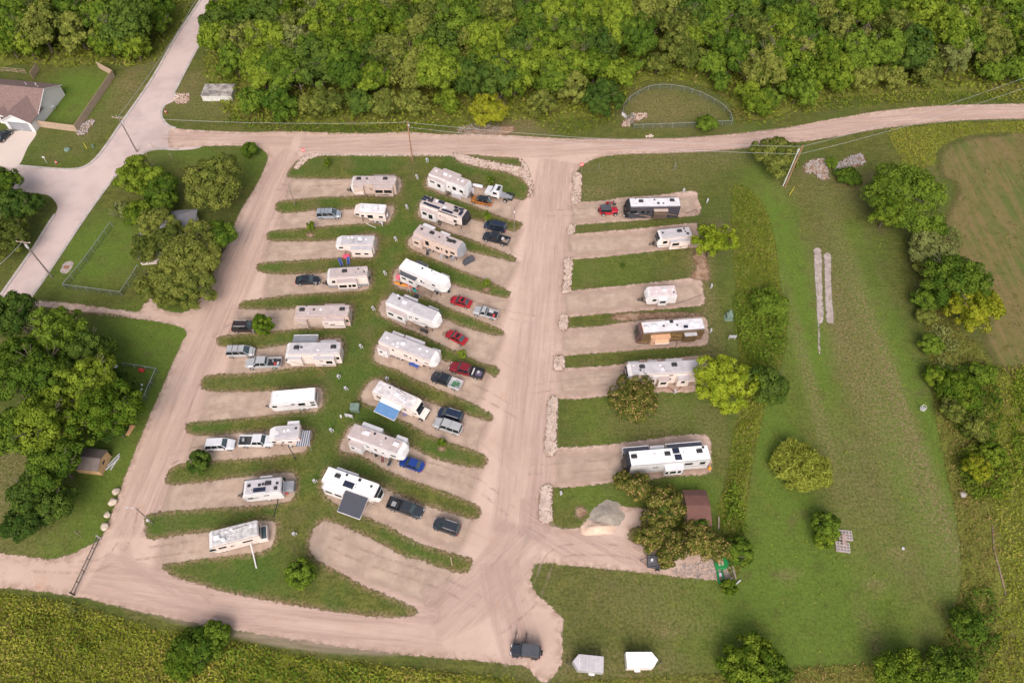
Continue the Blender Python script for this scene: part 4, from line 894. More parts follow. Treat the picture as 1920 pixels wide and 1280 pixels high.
            for t in g: B().box(t*L-.03, t*L+.03, .1, w-.1, h+.045, h+.055).build('roof_seam', LGREY, r)
        elif k == 'rail': B().bar((g[0]*L, g[2]*w, h+.12), (g[1]*L, g[3]*w, h+.12), .035).build('antenna', ROOFW if len(g) < 5 else BLACKPL, r)
        elif k == 'win': win(r, g[0]*L, g[1]*L, 0, g[2], g[3], g[4] if len(g) > 4 else BLACKPL)
        elif k == 'cwin': win(r, g[0]*L, g[1]*L, 0, g[2], g[3])
        elif k == 'door':
            x = g[0]*L; d = B().box(x-.34, x+.34, -.03, -.004, zb+.1, zb+2.0).build('door', g[1] if len(g) > 1 else body, r)
            B().box(x-.16, x+.16, -.045, -.033, zb+1.25, zb+1.65).build('window', GLASS, d); B().box(x+.22, x+.28, -.06, -.033, zb+.95, zb+1.1).build('handle', BLACKPL, d)
        elif k == 'stripe':
            mt = g[0]; pts = g[1]
            B().add([(t*L, -.006, z) for t, z in pts]+[(t*L, -.0035, z) for t, z in pts], [tuple(range(len(pts))), tuple(range(2*len(pts)-1, len(pts)-1, -1))]+[(i, i+len(pts), (i+1) % len(pts)+len(pts), (i+1) % len(pts)) for i in range(len(pts))]).build('stripe', mt, r)
        elif k == 'slide':
            t0, t1, dep, z0, z1 = g[:5]; wins = g[5] if len(g) > 5 else (); mt = g[6] if len(g) > 6 else body; rm = g[7] if len(g) > 7 else roof
            s_ = B().box(t0*L, t1*L, -dep, .03, z0, z1).build('slide_out', mt, r, bevel=.03)
            B().box(t0*L-.05, t1*L+.05, -dep-.05, -.004, z1+.003, z1+.05).build('slide_roof', rm, s_)
            for (a, b, c, d) in wins: B().box(a*L, b*L, -dep-.022, -dep-.006, c, d).build('window', GLASS, s_)
            if len(g) > 8: 
                pts = g[8]; B().add([(t*L, -dep-.007, z) for t, z in pts]+[(t*L, -dep-.0035, z) for t, z in pts], [tuple(range(len(pts))), tuple(range(2*len(pts)-1, len(pts)-1, -1))]+[(i, i+len(pts), (i+1) % len(pts)+len(pts), (i+1) % len(pts)) for i in range(len(pts))]).build('stripe', g[9], s_)
        elif k == 'fslide':
            t0, t1, dep, z1 = g[:4]; s_ = B().box(t0*L, t1*L, w-.03, w+dep, zb+.15, z1).build('slide_out', body, r, bevel=.03)
            B().box(t0*L-.05, t1*L+.05, w+.004, w+dep+.05, z1+.003, z1+.05).build('slide_roof', g[4] if len(g) > 4 else roof, s_)
        elif k == 'awn':                # open awning: near or far, t0, t1, reach, z at the wall, z at the lip
            side, t0, t1, rch, za, zl, mt = g[:7]; y0, y1 = ((-.02, -rch) if side < 0 else (w+.02, w+rch)); s2 = -1 if side < 0 else 1
            ym = y0+(y1-y0)*(.3 if len(g) > 7 else 1)
            a_ = B().add([(t0*L,y0,za),(t1*L,y0,za),(t1*L,y1,zl),(t0*L,y1,zl),(t0*L,y0,za-.03),(t1*L,y0,za-.03),(t1*L,y1,zl-.03),(t0*L,y1,zl-.03)], [(0,1,2,3),(7,6,5,4),(0,1,5,4),(1,2,6,5),(2,3,7,6),(3,0,4,7)]).build('awning', mt, r)
            if len(g) > 7:
                zm = za+(zl-za)*.3+.012
                B().add([(t0*L,y0,za+.012),(t1*L,y0,za+.012),(t1*L,ym,zm),(t0*L,ym,zm),(t0*L,y0,za+.004),(t1*L,y0,za+.004),(t1*L,ym,zm-.008),(t0*L,ym,zm-.008)], [(0,1,2,3),(7,6,5,4),(0,1,5,4),(1,2,6,5),(2,3,7,6),(3,0,4,7)]).build('valance', g[7], a_)
            B().bar((t0*L-.04, y1, zl), (t1*L+.04, y1, zl), .06).build('roller', ROOFW, a_)
            for t in (t0, t1): B().bar((t*L, y0, 1.0), (t*L, y1, zl), .03).bar((t*L, y0, za-.1), (t*L, y1, zl), .025).build('arm', ROOFW, a_)
        elif k == 'roll': B().bar((g[0]*L, -.10, h-.22), (g[1]*L, -.10, h-.22), .09, 8).build('awning', g[2] if len(g) > 2 else DGREY, r)
        elif k == 'froll': B().bar((g[0]*L, w+.10, h-.12), (g[1]*L, w+.10, h-.12), .10, 8).build('awning', g[2] if len(g) > 2 else DGREY, r)
        elif k == 'ladder':
            y = g[0]*w; m_ = B().bar((-.12, y, 1.0), (-.12, y, h+.1), .025).bar((-.12, y+.4, 1.0), (-.12, y+.4, h+.1), .025)
            for i in range(6): m_.bar((-.12, y, 1.2+i*.38), (-.12, y+.4, 1.2+i*.38), .02)
            m_.bar((-.12, y, h+.1), (.3, y, h+.1), .025).bar((-.12, y+.4, h+.1), (.3, y+.4, h+.1), .025).build('ladder', ALLOY, r)
        elif k == 'steps':
            x = g[0]*L; m_ = B()
            for i in range(3): m_.box(x-.35, x+.35, -.25-i*.27, -.02-i*.27, .55-i*.18, .59-i*.18)
            m_.bar((x-.35, -.05, .6), (x-.35, -.85, .1), .025).bar((x+.35, -.05, .6), (x+.35, -.85, .1), .025).build('steps', DSTEEL if len(g) < 2 else g[1], r)
        elif k == 'spare': B().bar((-.28, w/2, 1.3), (-.05, w/2, 1.3), .36, 14).build('spare_wheel', RUBBER if len(g) < 1 else g[0], r)
        elif k == 'rwin': B().box(-.03, -.006, w*.2, w*.8, h-1.2, h-.5).build('rear_window', GLASS, r)
        elif k == 'cablight':
            m_ = B()
            for i in range(5): m_.box(L-1.15, L-1.0, w*(.2+.15*i)-.06, w*(.2+.15*i)+.06, h+.0, h+.07)
            m_.build('marker_lights', ORANGE, r)
        elif k == 'logo':             # illegible swoosh of lettering on the nose
            x0, z0, x1, z1 = g[:4]; m_ = B()
            for i in range(7):
                y = w*.22+i*w*.08; m_.bar((L+x0, y, z0), (L+x1, y+.07, z1), .03, 4)
            m_.build('emblem', g[4] if len(g) > 4 else ROOFW, r)
        elif k == 'mirror':
            B().box(L-.55, L-.35, -.32, -.1, 1.9, 2.3).bar((L-.45, -.12, 2.2), (L-.7, .05, 2.4), .03).build('mirror', BLACKPL, r)
            B().box(L-.55, L-.35, w+.1, w+.32, 1.9, 2.3).bar((L-.45, w+.12, 2.2), (L-.7, w-.05, 2.4), .03).build('mirror', BLACKPL, r)
        elif k == 'light': B().box(L-.16, L+.0, .2, .55, .75, 1.0).build('headlight', ROOFW, r); B().box(L-.16, L+.0, w-.55, w-.2, .75, 1.0).build('headlight', ROOFW, r)
    return r
feats_tank = {'plain white trailer with flat white roof and a white gas bottle cover': ROOFW}
W = lambda a, b, c=1.7, d=2.4: ('win', a, b, c, d)
SW = STRIPET
rv('trailer', (741,346), (655,345), 'tan trailer with three near side bays, northernmost of the left row', 3.35, body=TAN, roof=ROOFT, cap=WH, rnd=.45,
   feats=[('ac',.82,.62,1),('vent',.64,.66,1),('pipe',.47,.66,1),('ac',.24,.66,1),('vent',.60,.3,0,.14),('slide',.70,.92,.6,.8,3.05,(),TAN,ROOFT,[(.72,1.0),(.90,1.3),(.90,1.45),(.72,1.9)],CREAM),('slide',.06,.46,.9,.75,3.1,[(.08,.25,1.75,2.55),(.28,.44,1.75,2.55)],TAN,ROOFT,[(.08,1.0),(.44,1.0),(.44,1.15),(.2,1.35)],STRIPEB),
          ('fslide',.05,.50,.5,3.1),('stripe',STRIPEB,[(.50,1.9),(.60,2.3),(.55,1.7)]),('stripe',RUST,[(.48,2.4),(.69,2.5),(.69,2.58),(.48,2.5)]),('ladder',.5),('froll',.05,.6)])
rv('fifth', (721,400), (661.5,396.5), 'old white short fifth wheel trailer behind the silver blue minivan', 3.1, body=CREAM, roof=ROOFW,
   feats=[('vent',.55,.78),('vent',.55,.4),('ac',.32,.6),('rail',.22,.24,.25,.6,1),('vent',.72,.5,1,.08),W(.82,.93,2.1,2.45),W(.68,.76,1.75,2.2),W(.40,.56,1.5,2.3),W(.08,.2,1.7,2.15),('stripe',RUST,[(.02,1.35),(.70,1.35),(.70,1.42),(.02,1.42)]),('stripe',STRIPEG,[(.02,1.1),(.70,1.1),(.70,1.16),(.02,1.16)]),('rwin',),('spare',ROOFW)])
rv('fifth', (699.4,459.5), (627,459), 'white fifth wheel trailer with a long white bay and camp chairs in front of it', 3.25, body=CREAM, roof=ROOFG, cap=WH,
   feats=[('seam',.76),('vent',.66,.75),('vent',.57,.8),('vent',.36,.66,0,.42),('vent',.2,.62),('vent',.84,.6,0,.2),('pipe',.52,.5,1),('pipe',.53,.3,1),('rail',.30,.42,.3,.3,1),('ladder',.6),('slide',.03,.57,.95,.75,2.95,[(.14,.24,1.5,1.9),(.34,.48,1.5,1.95)],CREAM,ROOFG),W(.80,.9,2.25,2.6),('fslide',.3,.6,.3,2.9),('stripe',SW,[(.62,1.1),(.75,1.9),(.78,1.9),(.64,1.1)])])
rv('trailer', (688,517.5), (609.6,522), 'two tone trailer with dark skirt behind the black sedan', 3.35, body=CREAM, roof=ROOFT, cap=WH, rnd=.4,
   feats=[('ac',.55,.6,1),('dome',.22,.75,.18,1),('vent',.07,.42,1,.18),('pipe',.27,.36,1),('pipe',.10,.6,1),('slide',.26,.72,.95,.72,2.95,[(.29,.38,1.5,2.2),(.40,.47,1.5,2.2),(.51,.69,1.5,2.2)],CREAM,ROOFT,[(.27,.8),(.71,.8),(.71,1.15),(.27,1.0)],STRIPEG),W(.79,.86,1.9,2.5),('fslide',.35,.47,.2,2.9),('stripe',GREYP,[(.72,.6),(.98,.6),(.98,1.15),(.72,1.2)]),('stripe',GREYP,[(.01,.6),(.26,.6),(.26,1.15),(.01,1.1)]),('spare',),('ladder',.5),('froll',.2,.9)])
rv('busA', (652.5,592), (544.4,593.5), 'long tan motorhome with black nose, beside the young tree', 3.5, body=TAN, roof=ROOFT, cap=TAN, mask=(GLASS,0,1), rnd=.25,
   feats=[('ac',.82,.6,1),('dome',.75,.95,.16,1),('pipe',.70,.5),('vent',.61,.6,1,.2),('vent',.49,.6),('ac',.12,.6,1),('vent',.7,.25,0,.14),('slide',.08,.46,.7,.7,2.95,[(.36,.43,2.1,2.3),(.25,.33,1.7,1.9)],CREAM,ROOFT,[(.09,1.2),(.45,1.6),(.45,1.7),(.09,1.4)],STRIPEG),('slide',.73,.91,.6,.7,2.9,(),TAN,ROOFT,[(.74,1.3),(.90,1.7),(.90,1.9),(.74,1.5)],STRIPEG),
          ('fslide',.1,.44,.6,3.0),W(.02,.06,1.6,2.3),('stripe',STRIPEB,[(.3,3.0),(.42,3.12),(.36,3.2)]),('ladder',.4),('roll',.5,.72,TAN)])
rv('busA', (636,662.5), (528.8,664.4), 'white motorhome with black windshield and a grey awning out on its far side', 3.55, body=CREAM, roof=ROOFG, cap=WH, mask=(GLASS,0,1), rnd=.25,
   feats=[('ac',.77,.55,1),('dome',.68,.58,.24,1),('pipe',.61,.5),('vent',.66,.3,0,.12),('vent',.38,.35),('ac',.12,.55,1),('pipe',.73,.35,1),('slide',.10,.46,.8,.7,2.95,[(.14,.25,1.6,2.4),(.29,.36,2.3,2.5),(.27,.33,.9,1.1)],CREAM,ROOFG,[(.11,.9),(.45,1.1),(.45,1.2),(.11,1.1)],STRIPEB),('slide',.68,.90,.6,.7,2.9,(),CREAM,ROOFG,[(.69,1.0),(.89,2.2),(.89,2.3),(.69,1.2)],SW),
          ('awn',1,.45,.88,2.3,3.0,2.6,GREYP),('fslide',.10,.37,.7,3.0),W(.03,.08,1.7,2.4),('stripe',SW,[(.48,2.2),(.62,2.2),(.62,2.25),(.48,2.25)]),('stripe',STRIPEB,[(.3,3.1),(.42,3.2),(.36,3.3)]),('mirror',),('light',),('ladder',.4)])
rv('trailer', (590,749.4), (502.5,757.5), 'plain white trailer with flat white roof and a white gas bottle cover', 3.2, body=WH, roof=M('roof_bright', (.86,.86,.88), .55, var=.05), rnd=.25,
   feats=[('rail',.30,.48,.75,.82),('vent',.38,.5),('vent',.82,.55),('vent',.12,.6),('seam',.5),W(.03,.12,2.2,2.6),W(.03,.12,1.4,1.8),W(.24,.38,1.8,2.5),W(.85,.94,1.9,2.4),W(.46,.53,2.2,2.5),('stripe',STRIPEG,[(.14,1.2),(.85,2.1),(.85,2.17),(.14,1.35)]),('stripe',SW,[(.4,2.3),(.7,2.0),(.7,2.1),(.4,2.45)]),('rwin',),('roll',.15,.75,ROOFW)])
rv('fifth', (560.5,820.6), (501,825), 'white short fifth wheel with nose over the bonnet of the white pickup', 3.2, body=CREAM, roof=ROOFG, cap=WH,
   feats=[('vent',.72,.5,0,.34),('vent',.48,.6),('vent',.36,.65),('vent',.12,.72,1,.2),('rail',.15,.85,.25,.12),('fslide',.06,.42,.85,2.8,ROOFW),W(.78,.88,2.2,2.55),W(.53,.6,1.8,2.2),('win',.28,.4,1.8,2.1),('stripe',STRIPEG,[(.1,1.2),(.6,1.3),(.6,1.4),(.1,1.3)]),('stripe',RUST,[(.62,1.9),(.85,2.1),(.85,2.2),(.62,2.0)]),('roll',.1,.6,ROOFW)])
rv('trailer', (526,921.5), (450,929.4), 'white trailer with black nose and a solar panel, towing spot near the left road', 3.15, body=WH, roof=ROOFG, cap=WH, mask=(BLACKPL,1,3), rnd=.2,
   feats=[('vent',.80,.62,1,.26),('vent',.54,.60,1,.24),('dome',.45,.62,.24,1),('ac',.33,.65,1),('vent',.10,.6,1,.22),('solar',.53,.27,1.9,.7),('vent',.13,.28,1,.3),('pipe',.68,.36,1),('pipe',.72,.3,1),W(.32,.45,2.2,2.4),W(.74,.86,1.7,2.0),('stripe',STRIPEB,[(.60,1.7),(.97,1.3),(.97,1.4),(.60,1.85)]),('stripe',STRIPEB,[(.5,2.0),(.97,2.0),(.97,2.07),(.5,2.07)]),('fslide',.25,.55,.5,2.9),('rwin',),('froll',.15,.95)])
rv('busA', (484.5,1003), (385,1028), 'old silver grey motorhome with cluttered dirty roof, southernmost of the left row', 3.2, body=CREAM, roof=ROOFD, cap=WH, mask=(GLASS,0,1), rnd=.5,
   feats=[('ac',.78,.5),('dome',.66,.3,.38),('dome',.60,.72,.22),('vent',.5,.8),('vent',.12,.7),('rail',.25,.6,.45,.45),('rail',.6,.75,.2,.6,1),('rail',.2,.5,.8,.75,1),W(.86,.97,1.6,2.2),W(.66,.80,1.7,2.2),W(.52,.58,1.6,1.8),W(.16,.34,1.75,2.2),('stripe',RUST,[(.01,1.2),(.98,1.2),(.98,1.27),(.01,1.27)]),('light',),('rwin',)])
# centre row
rv('trailer', (803,325.6), (876,354), 'white trailer with low bay at its rear, northernmost of the centre row', 3.5, body=WH, roof=ROOFT, cap=LGREY, rnd=.5,
   feats=[('vent',.12,.6),('ac',.35,.6),('vent',.47,.65,0,.3),('vent',.60,.2,0,.12),('vent',.68,.6),('vent',.79,.62,0,.32),('slide',.02,.45,.75,.6,3.0,[(.08,.2,2.2,2.6),(.27,.35,1.6,2.4)],WH,ROOFT),('fslide',.2,.65,.8,3.2),('door',.52),W(.62,.7,1.7,2.5),W(.8,.88,1.7,2.3),('steps',.52),('stripe',STRIPEB,[(.47,.9),(.93,.9),(.93,.97),(.47,.97)]),('stripe',STRIPEG,[(.85,1.4),(.93,1.0),(.95,1.3),(.87,1.6)])])
rv('fifth', (786.5,381), (875,412), 'cream fifth wheel covered in solar panels with glossy black nose', 3.75, body=CREAM, roof=ROOFT, cap=BLACKP, rnd=.55,
   feats=[('solar',.06,.78,1.5,.7),('solar',.03,.50,1.1,.5),('vent',.17,.9,1,.3),('ac',.16,.62,1),('solar',.12,.16,1.1,.6),('solar',.23,.14,1.4,.6),('solar',.35,.14,1.4,.6),('solar',.37,.84,1.4,.75),('vent',.27,.84,0,.3),('vent',.48,.45,0,.36),('solar',.52,.14,1.2,.6),('solar',.63,.14,1.2,.6),('solar',.68,.84,.9,.6),('solar',.79,.82,1.1,.6),('ac',.72,.5,1),('solar',.83,.42,.7,1.3),('pipe',.70,.12,1),
          ('slide',.07,.38,.95,.72,3.0,[(.10,.19,2.0,2.7),(.23,.31,1.4,2.6)],WH,ROOFT),('door',.43,CREAM),('steps',.43),W(.72,.78,1.8,2.4),('stripe',STRIPEB,[(.46,2.2),(.62,1.7),(.48,2.0)]),('stripe',STRIPEG,[(.5,1.3),(.80,1.5),(.80,1.6),(.5,1.4)]),('logo',-.45,3.05,-.25,2.8),('roll',.4,.8,STRIPEB),('froll',.1,.8,TAN)])
rv('fifth', (774.4,435.6), (866,472), 'long tan fifth wheel with blue grey nose and patio things beside it', 3.8, body=M('salmon_tan', (.60,.47,.41), .4, var=.1), roof=ROOFT, cap=GREYP, rnd=.6,
   feats=[('vent',.10,.62,1,.26),('ac',.31,.62,1),('vent',.48,.5,1,.17),('vent',.61,.72,1,.2),('ac',.68,.55,1),('ac',.76,.6,1),('seam',.22,.39,.56,.66),('rail',.62,.74,.2,.2),('slide',.01,.20,.8,.72,3.2,[(.05,.14,1.8,2.3)]),W(.24,.31,1.6,2.7),W(.46,.53,1.7,2.2),('door',.58),('steps',.58,LGREY),W(.66,.7,1.6,2.3),W(.76,.84,2.0,2.5),('stripe',CREAM,[(.32,1.1),(.72,1.1),(.72,1.2),(.32,1.2)]),('fslide',.05,.28,.9,3.5,ROOFW),('fslide',.42,.60,.7,3.4,ROOFW),('logo',-.25,2.9,-.08,2.65)])
rv('fifth', (747.5,500), (836,539), 'bright white fifth wheel with dark bay roof, kayaks and wooden steps beside it', 3.8, body=WH, roof=M('roof_bright', None), cap=WH, rnd=.8,
   feats=[('vent',.10,.78,0,.42),('vent',.40,.72,1,.2),('vent',.58,.85,1,.15),('ac',.68,.6),('vent',.63,.3,0,.1),('slide',.06,.39,.9,.72,2.9,[(.10,.19,1.9,2.4),(.25,.34,1.7,2.2)],WH,DGREY),W(.02,.05,2.4,3.0),W(.45,.5,2.0,2.6),W(.70,.76,2.6,2.95),('stripe',STRIPEB,[(.55,2.0),(.86,1.7),(.55,2.08)]),('stripe',RUST,[(.55,2.3),(.83,1.85),(.55,2.36)]),('stripe',STRIPEG,[(.66,1.9),(.92,1.8),(.80,2.1)]),('fslide',.20,.42,.9,3.4,DGREY),('fslide',.74,.9,.5,3.3,ROOFG),('door',.52)])
rv('fifth', (722,566), (820,606.5), 'white fifth wheel with pale lavender roof behind the red coupe', 3.8, body=WH, roof=ROOFG, cap=WH, rnd=.8,
   feats=[('vent',.18,.72,1,.22),('ac',.30,.6),('vent',.12,.95,0,.2),('pipe',.50,.7),('vent',.48,.3,0,.12),('slide',.05,.41,.9,.72,2.95,[(.09,.19,1.8,2.4),(.27,.36,1.7,2.3)],WH,ROOFT),W(.46,.5,2.2,2.6),W(.57,.62,2.4,2.7),('stripe',STRIPEB,[(.68,1.9),(.84,2.0),(.68,2.0)]),('stripe',STRIPEG,[(.50,1.4),(.80,1.9),(.86,1.9),(.52,1.2)]),('fslide',.20,.45,.9,3.4),('fslide',.68,.86,.7,3.3),('door',.46),('ladder',.6),('froll',.0,.95)])
rv('fifth', (708.8,639.4), (817,680.5), 'grey roofed white fifth wheel behind the maroon pickup', 3.75, body=CREAM, roof=ROOFG, cap=WH, rnd=.8,
   feats=[('vent',.10,.55),('vent',.30,.42),('dome',.38,.55,.5),('vent',.24,.22,0,.25),('vent',.32,.15,0,.25),('vent',.66,.62),('vent',.78,.66),('vent',.74,.3,0,.1),('slide',.01,.18,.9,.72,2.95,[(.05,.10,1.9,2.3)],WH,ROOFT,[(.1,1.3),(.14,1.1),(.12,1.5)],STRIPEB),W(.23,.26,2.4,2.8),W(.44,.50,2.2,2.5),('door',.55),W(.64,.67,1.9,2.5),W(.80,.86,2.3,2.5),('stripe',STRIPEG,[(.3,1.6),(.9,1.8),(.9,1.85),(.3,1.7)]),('stripe',SW,[(.5,1.1),(.9,1.9),(.93,1.9),(.55,1.1)]),
          ('fslide',.11,.30,.8,3.3),('fslide',.33,.66,.9,3.3),('fslide',.82,.95,.5,3.2),('logo',-.5,3.2,-.2,2.8,STRIPEG)])
rv('C', (696.9,733.3), (792,777), 'white motorhome over a van cab with a blue striped awning open', 3.15, body=M('warm_white', (.72,.64,.60), .4, var=.1), roof=M('roof_spotted', (.62,.58,.60), .7, var=.35, scale=1.2),
   feats=[('vent',.10,.55),('vent',.24,.8,1,.16),('ac',.42,.55),('vent',.55,.45,0,.36),('rail',.42,.55,.9,.8,1),('vent',.62,.35,0,.2),W(.08,.18,1.9,2.3),W(.62,.67,1.8,2.2),('awn',-1,.20,.60,2.7,2.75,2.15,M('awning_blue', (.10,.22,.42), .5, var=.1),M('awning_pale', (.74,.82,.70), .5, var=.06)),('stripe',RUST,[(.0,1.5),(.2,1.45),(.2,1.55),(.0,1.6)])], mask=(GLASS,0,1), rnd=.25)
rv('fifth', (650.6,816.9), (756,856), 'white fifth wheel with its nose over the blue sedan', 3.75, body=WH, roof=ROOFT, cap=WH, rnd=.45,
   feats=[('ac',.28,.65),('vent',.22,.6,0,.3),('vent',.40,.8,1,.2),('vent',.60,.75,1,.15),('dome',.58,.3,.18),('ac',.80,.62),('vent',.55,.5,0,.1),('slide',.06,.28,.95,.72,3.0,[(.10,.15,1.9,2.4)],WH,ROOFT),W(.01,.05,2.3,3.0),W(.32,.37,2.3,2.6),W(.47,.51,2.1,2.6),('win',.76,.85,2.3,2.7),('stripe',STRIPEB,[(.3,2.95),(.34,2.95),(.34,3.1),(.3,3.1)]),('stripe',STRIPEG,[(.38,1.2),(.62,1.2),(.62,1.27),(.38,1.27)]),('fslide',.12,.47,.9,3.4,LGREY),('fslide',.74,.92,.8,3.4,LGREY),('door',.62),('ladder',.5)])
rv('fifth', (601.8,899.8), (709,937.5), 'bright white fifth wheel with black glass nose and charcoal awning', 3.8, body=WH, roof=M('roof_bright', None), cap=WH, mask=(GLASS,1,3), rnd=.8,
   feats=[('ac',.22,.6,1),('vent',.35,.85,1,.2),('solar',.45,.3,1.7,.95),('vent',.58,.82,1,.26),('vent',.80,.68,1,.2),('pipe',.56,.5,1),('pipe',.57,.28,1),('pipe',.54,.06,1),('slide',.05,.41,.85,.72,3.0,[(.08,.2,1.7,2.4),(.25,.37,1.7,2.4)],WH,ROOFW),('awn',-1,.43,.82,3.3,3.3,2.4,M('awning_charcoal', (.05,.055,.075), .6, var=.1)),('fslide',.13,.50,.5,3.3,LGREY),('logo',-.28,2.9,-.1,2.7),W(.02,.04,2.0,2.8),('stripe',RUST,[(.85,2.0),(.95,2.1),(.95,2.4),(.85,2.3)]),('stripe',STRIPEG,[(.01,.9),(.42,.9),(.42,.97),(.01,.97)])])
# right row
rv('busA', (1276.9,386.5), (1173.5,388), 'black motorhome with long white roof, northernmost of the right row', 3.7, body=M('bus_dark', (.05,.05,.065), .25, var=.25, coat=.4), roof=ROOFW, cap=BLACKP, mask=(GLASS,0,1), rnd=.3,
   feats=[('ac',.71,.6,1),('vent',.46,.75,1,.18),('vent',.40,.35,1,.26),('vent',.31,.33,1,.18),('ac',.14,.65,1),('vent',.8,.9,1,.1),('vent',.78,.25,0,.14),('slide',.23,.48,.7,.7,2.95,(),M('bus_brown', (.10,.075,.06), .3, var=.2),TAN,[(.25,2.1),(.46,2.3),(.46,2.42),(.25,2.2)],STRIPET),('stripe',STRIPET,[(.50,.6),(.72,1.3),(.72,1.4),(.50,.8)]),('stripe',LGREY,[(.74,1.6),(.95,1.9),(.95,1.95),(.74,1.7)]),('stripe',STRIPET,[(.02,.9),(.22,1.5),(.22,1.65),(.02,1.0)]),W(.78,.9,1.8,2.6),W(.55,.6,1.9,2.5),W(.64,.7,1.9,2.5),('fslide',.05,.28,.6,3.2,DGREY),('froll',.3,.8),('mirror',),('light',)])
rv('trailer', (1299,442), (1235,448.5), 'white grey roofed trailer with black slanted nose, half under the thin yellow tree', 3.2, body=CREAM, roof=ROOFG, cap=WH, mask=(GLASS,1,3), rnd=.4,
   feats=[('vent',.82,.62,1,.2),('ac',.33,.62,1),('dome',.18,.82,.22,1),('dome',.17,.52,.18,1),('dome',.12,.28,.3,1),('slide',.12,.66,.8,.6,2.75,[(.40,.60,1.7,2.4),(.3,.36,.9,1.1)],CREAM,ROOFG,[(.14,1.0),(.62,1.3),(.62,1.4),(.14,1.2)],RUST),W(.72,.84,1.7,2.4),('stripe',STRIPEB,[(.68,.9),(.97,1.2),(.97,1.25),(.68,1.05)]),('froll',.05,.9)])
rv('trailer', (1270.5,554), (1213,557), 'small white trailer with pinkish roof alone on the third right pad', 2.85, body=WH, roof=M('roof_pink', (.62,.53,.54), .65, var=.15), cap=WH, rnd=.35,
   feats=[('vent',.66,.5,0,.2),('ac',.38,.58),('vent',.12,.6,0,.18),('vent',.1,.3,1,.16),('slide',.32,.6,.5,.6,2.3,[(.37,.56,1.4,2.0)],WH,ROOFW),W(.66,.78,1.5,2.0),('stripe',LGREY,[(.02,1.3),(.28,1.3),(.28,1.4),(.02,1.4)]),('stripe',LGREY,[(.02,1.8),(.28,1.8),(.28,1.87),(.02,1.87)]),('logo',-.5,2.5,-.3,2.3,STRIPEG)])
rv('busA', (1322.7,616.3), (1196.5,625.5), 'brown and tan motorhome with white roof and an orange bay awning', 3.7, body=BROWN, roof=ROOFW, cap=M('maroon_cap', (.12,.07,.065), .25, var=.2, coat=.4), mask=(GLASS,0,1), rnd=.3, 
   feats=[('dome',.86,.5,.42),('ac',.74,.55),('vent',.60,.5,1,.2),('vent',.40,.5,1,.2),('vent',.47,.85,1,.35),('ac',.18,.6),('rail',.05,.6,.5,.5),('solar',.28,.3,.8,.6),('dome',.36,.25,.25),('rail',.62,.75,.8,.9),('slide',.52,.80,.75,.7,2.9,(),M('bay_tan', (.50,.32,.22), .4, var=.1),M('awning_orange', (.62,.36,.22), .5, var=.1)),('slide',.12,.30,.7,.9,2.8,(),BROWN,LGREY),('stripe',M('gold_stripe', (.32,.20,.06), .35),[(.32,1.8),(.50,2.6),(.50,2.8),(.32,2.1)]),('stripe',M('gold_stripe', (.32,.20,.06), .35),[(.32,1.0),(.50,1.3),(.50,1.5),(.32,1.2)]),('stripe',M('gold_stripe', None),[(.82,.8),(.97,1.0),(.97,1.15),(.82,1.0)]),('stripe',M('gold_stripe', None),[(.01,.9),(.11,1.0),(.11,1.2),(.01,1.1)]),
          ('fslide',.55,.85,.5,3.3,TAN),('fslide',.15,.35,.4,3.3,TAN),('cablight',),('awn',-1,.545,.745,1.5,2.5,2.1,M('awning_orange', None)),('mirror',),('ladder',.2)])
rv('busA', (1313,696.5), (1174.7,703.5), 'very long grey roofed motorhome half hidden by the bright lime tree', 3.75, body=M('pale_pink_paint', (.66,.57,.53), .4, var=.1), roof=ROOFG, cap=WH, mask=(GLASS,0,1), rnd=.3,
   feats=[('vent',.88,.8,0,.2),('ac',.77,.62,1),('dome',.80,.35,.2,1),('pipe',.84,.32),('pipe',.76,.25,1),('vent',.52,.7),('vent',.5,.35,0,.32),('ac',.33,.65,1),('slide',.42,.56,.95,.7,2.8,[(.45,.53,1.7,2.4)],None or M('pale_pink_paint', None),ROOFT),('slide',.58,.70,.5,.7,2.9,[(.61,.67,1.8,2.6)],M('pale_pink_paint', None),ROOFG),('slide',.14,.30,.95,.7,2.8,[(.20,.25,1.8,2.4)],M('pale_pink_paint', None),ROOFG),W(.72,.77,2.2,2.8),('win',.36,.41,2.9,3.1),('fslide',.80,.94,.5,3.3,LGREY),('fslide',.54,.67,.5,3.3,LGREY),('fslide',.2,.42,.6,3.3,LGREY),('door',.38),('mirror',),('logo',-.28,2.7,-.15,2.4)])
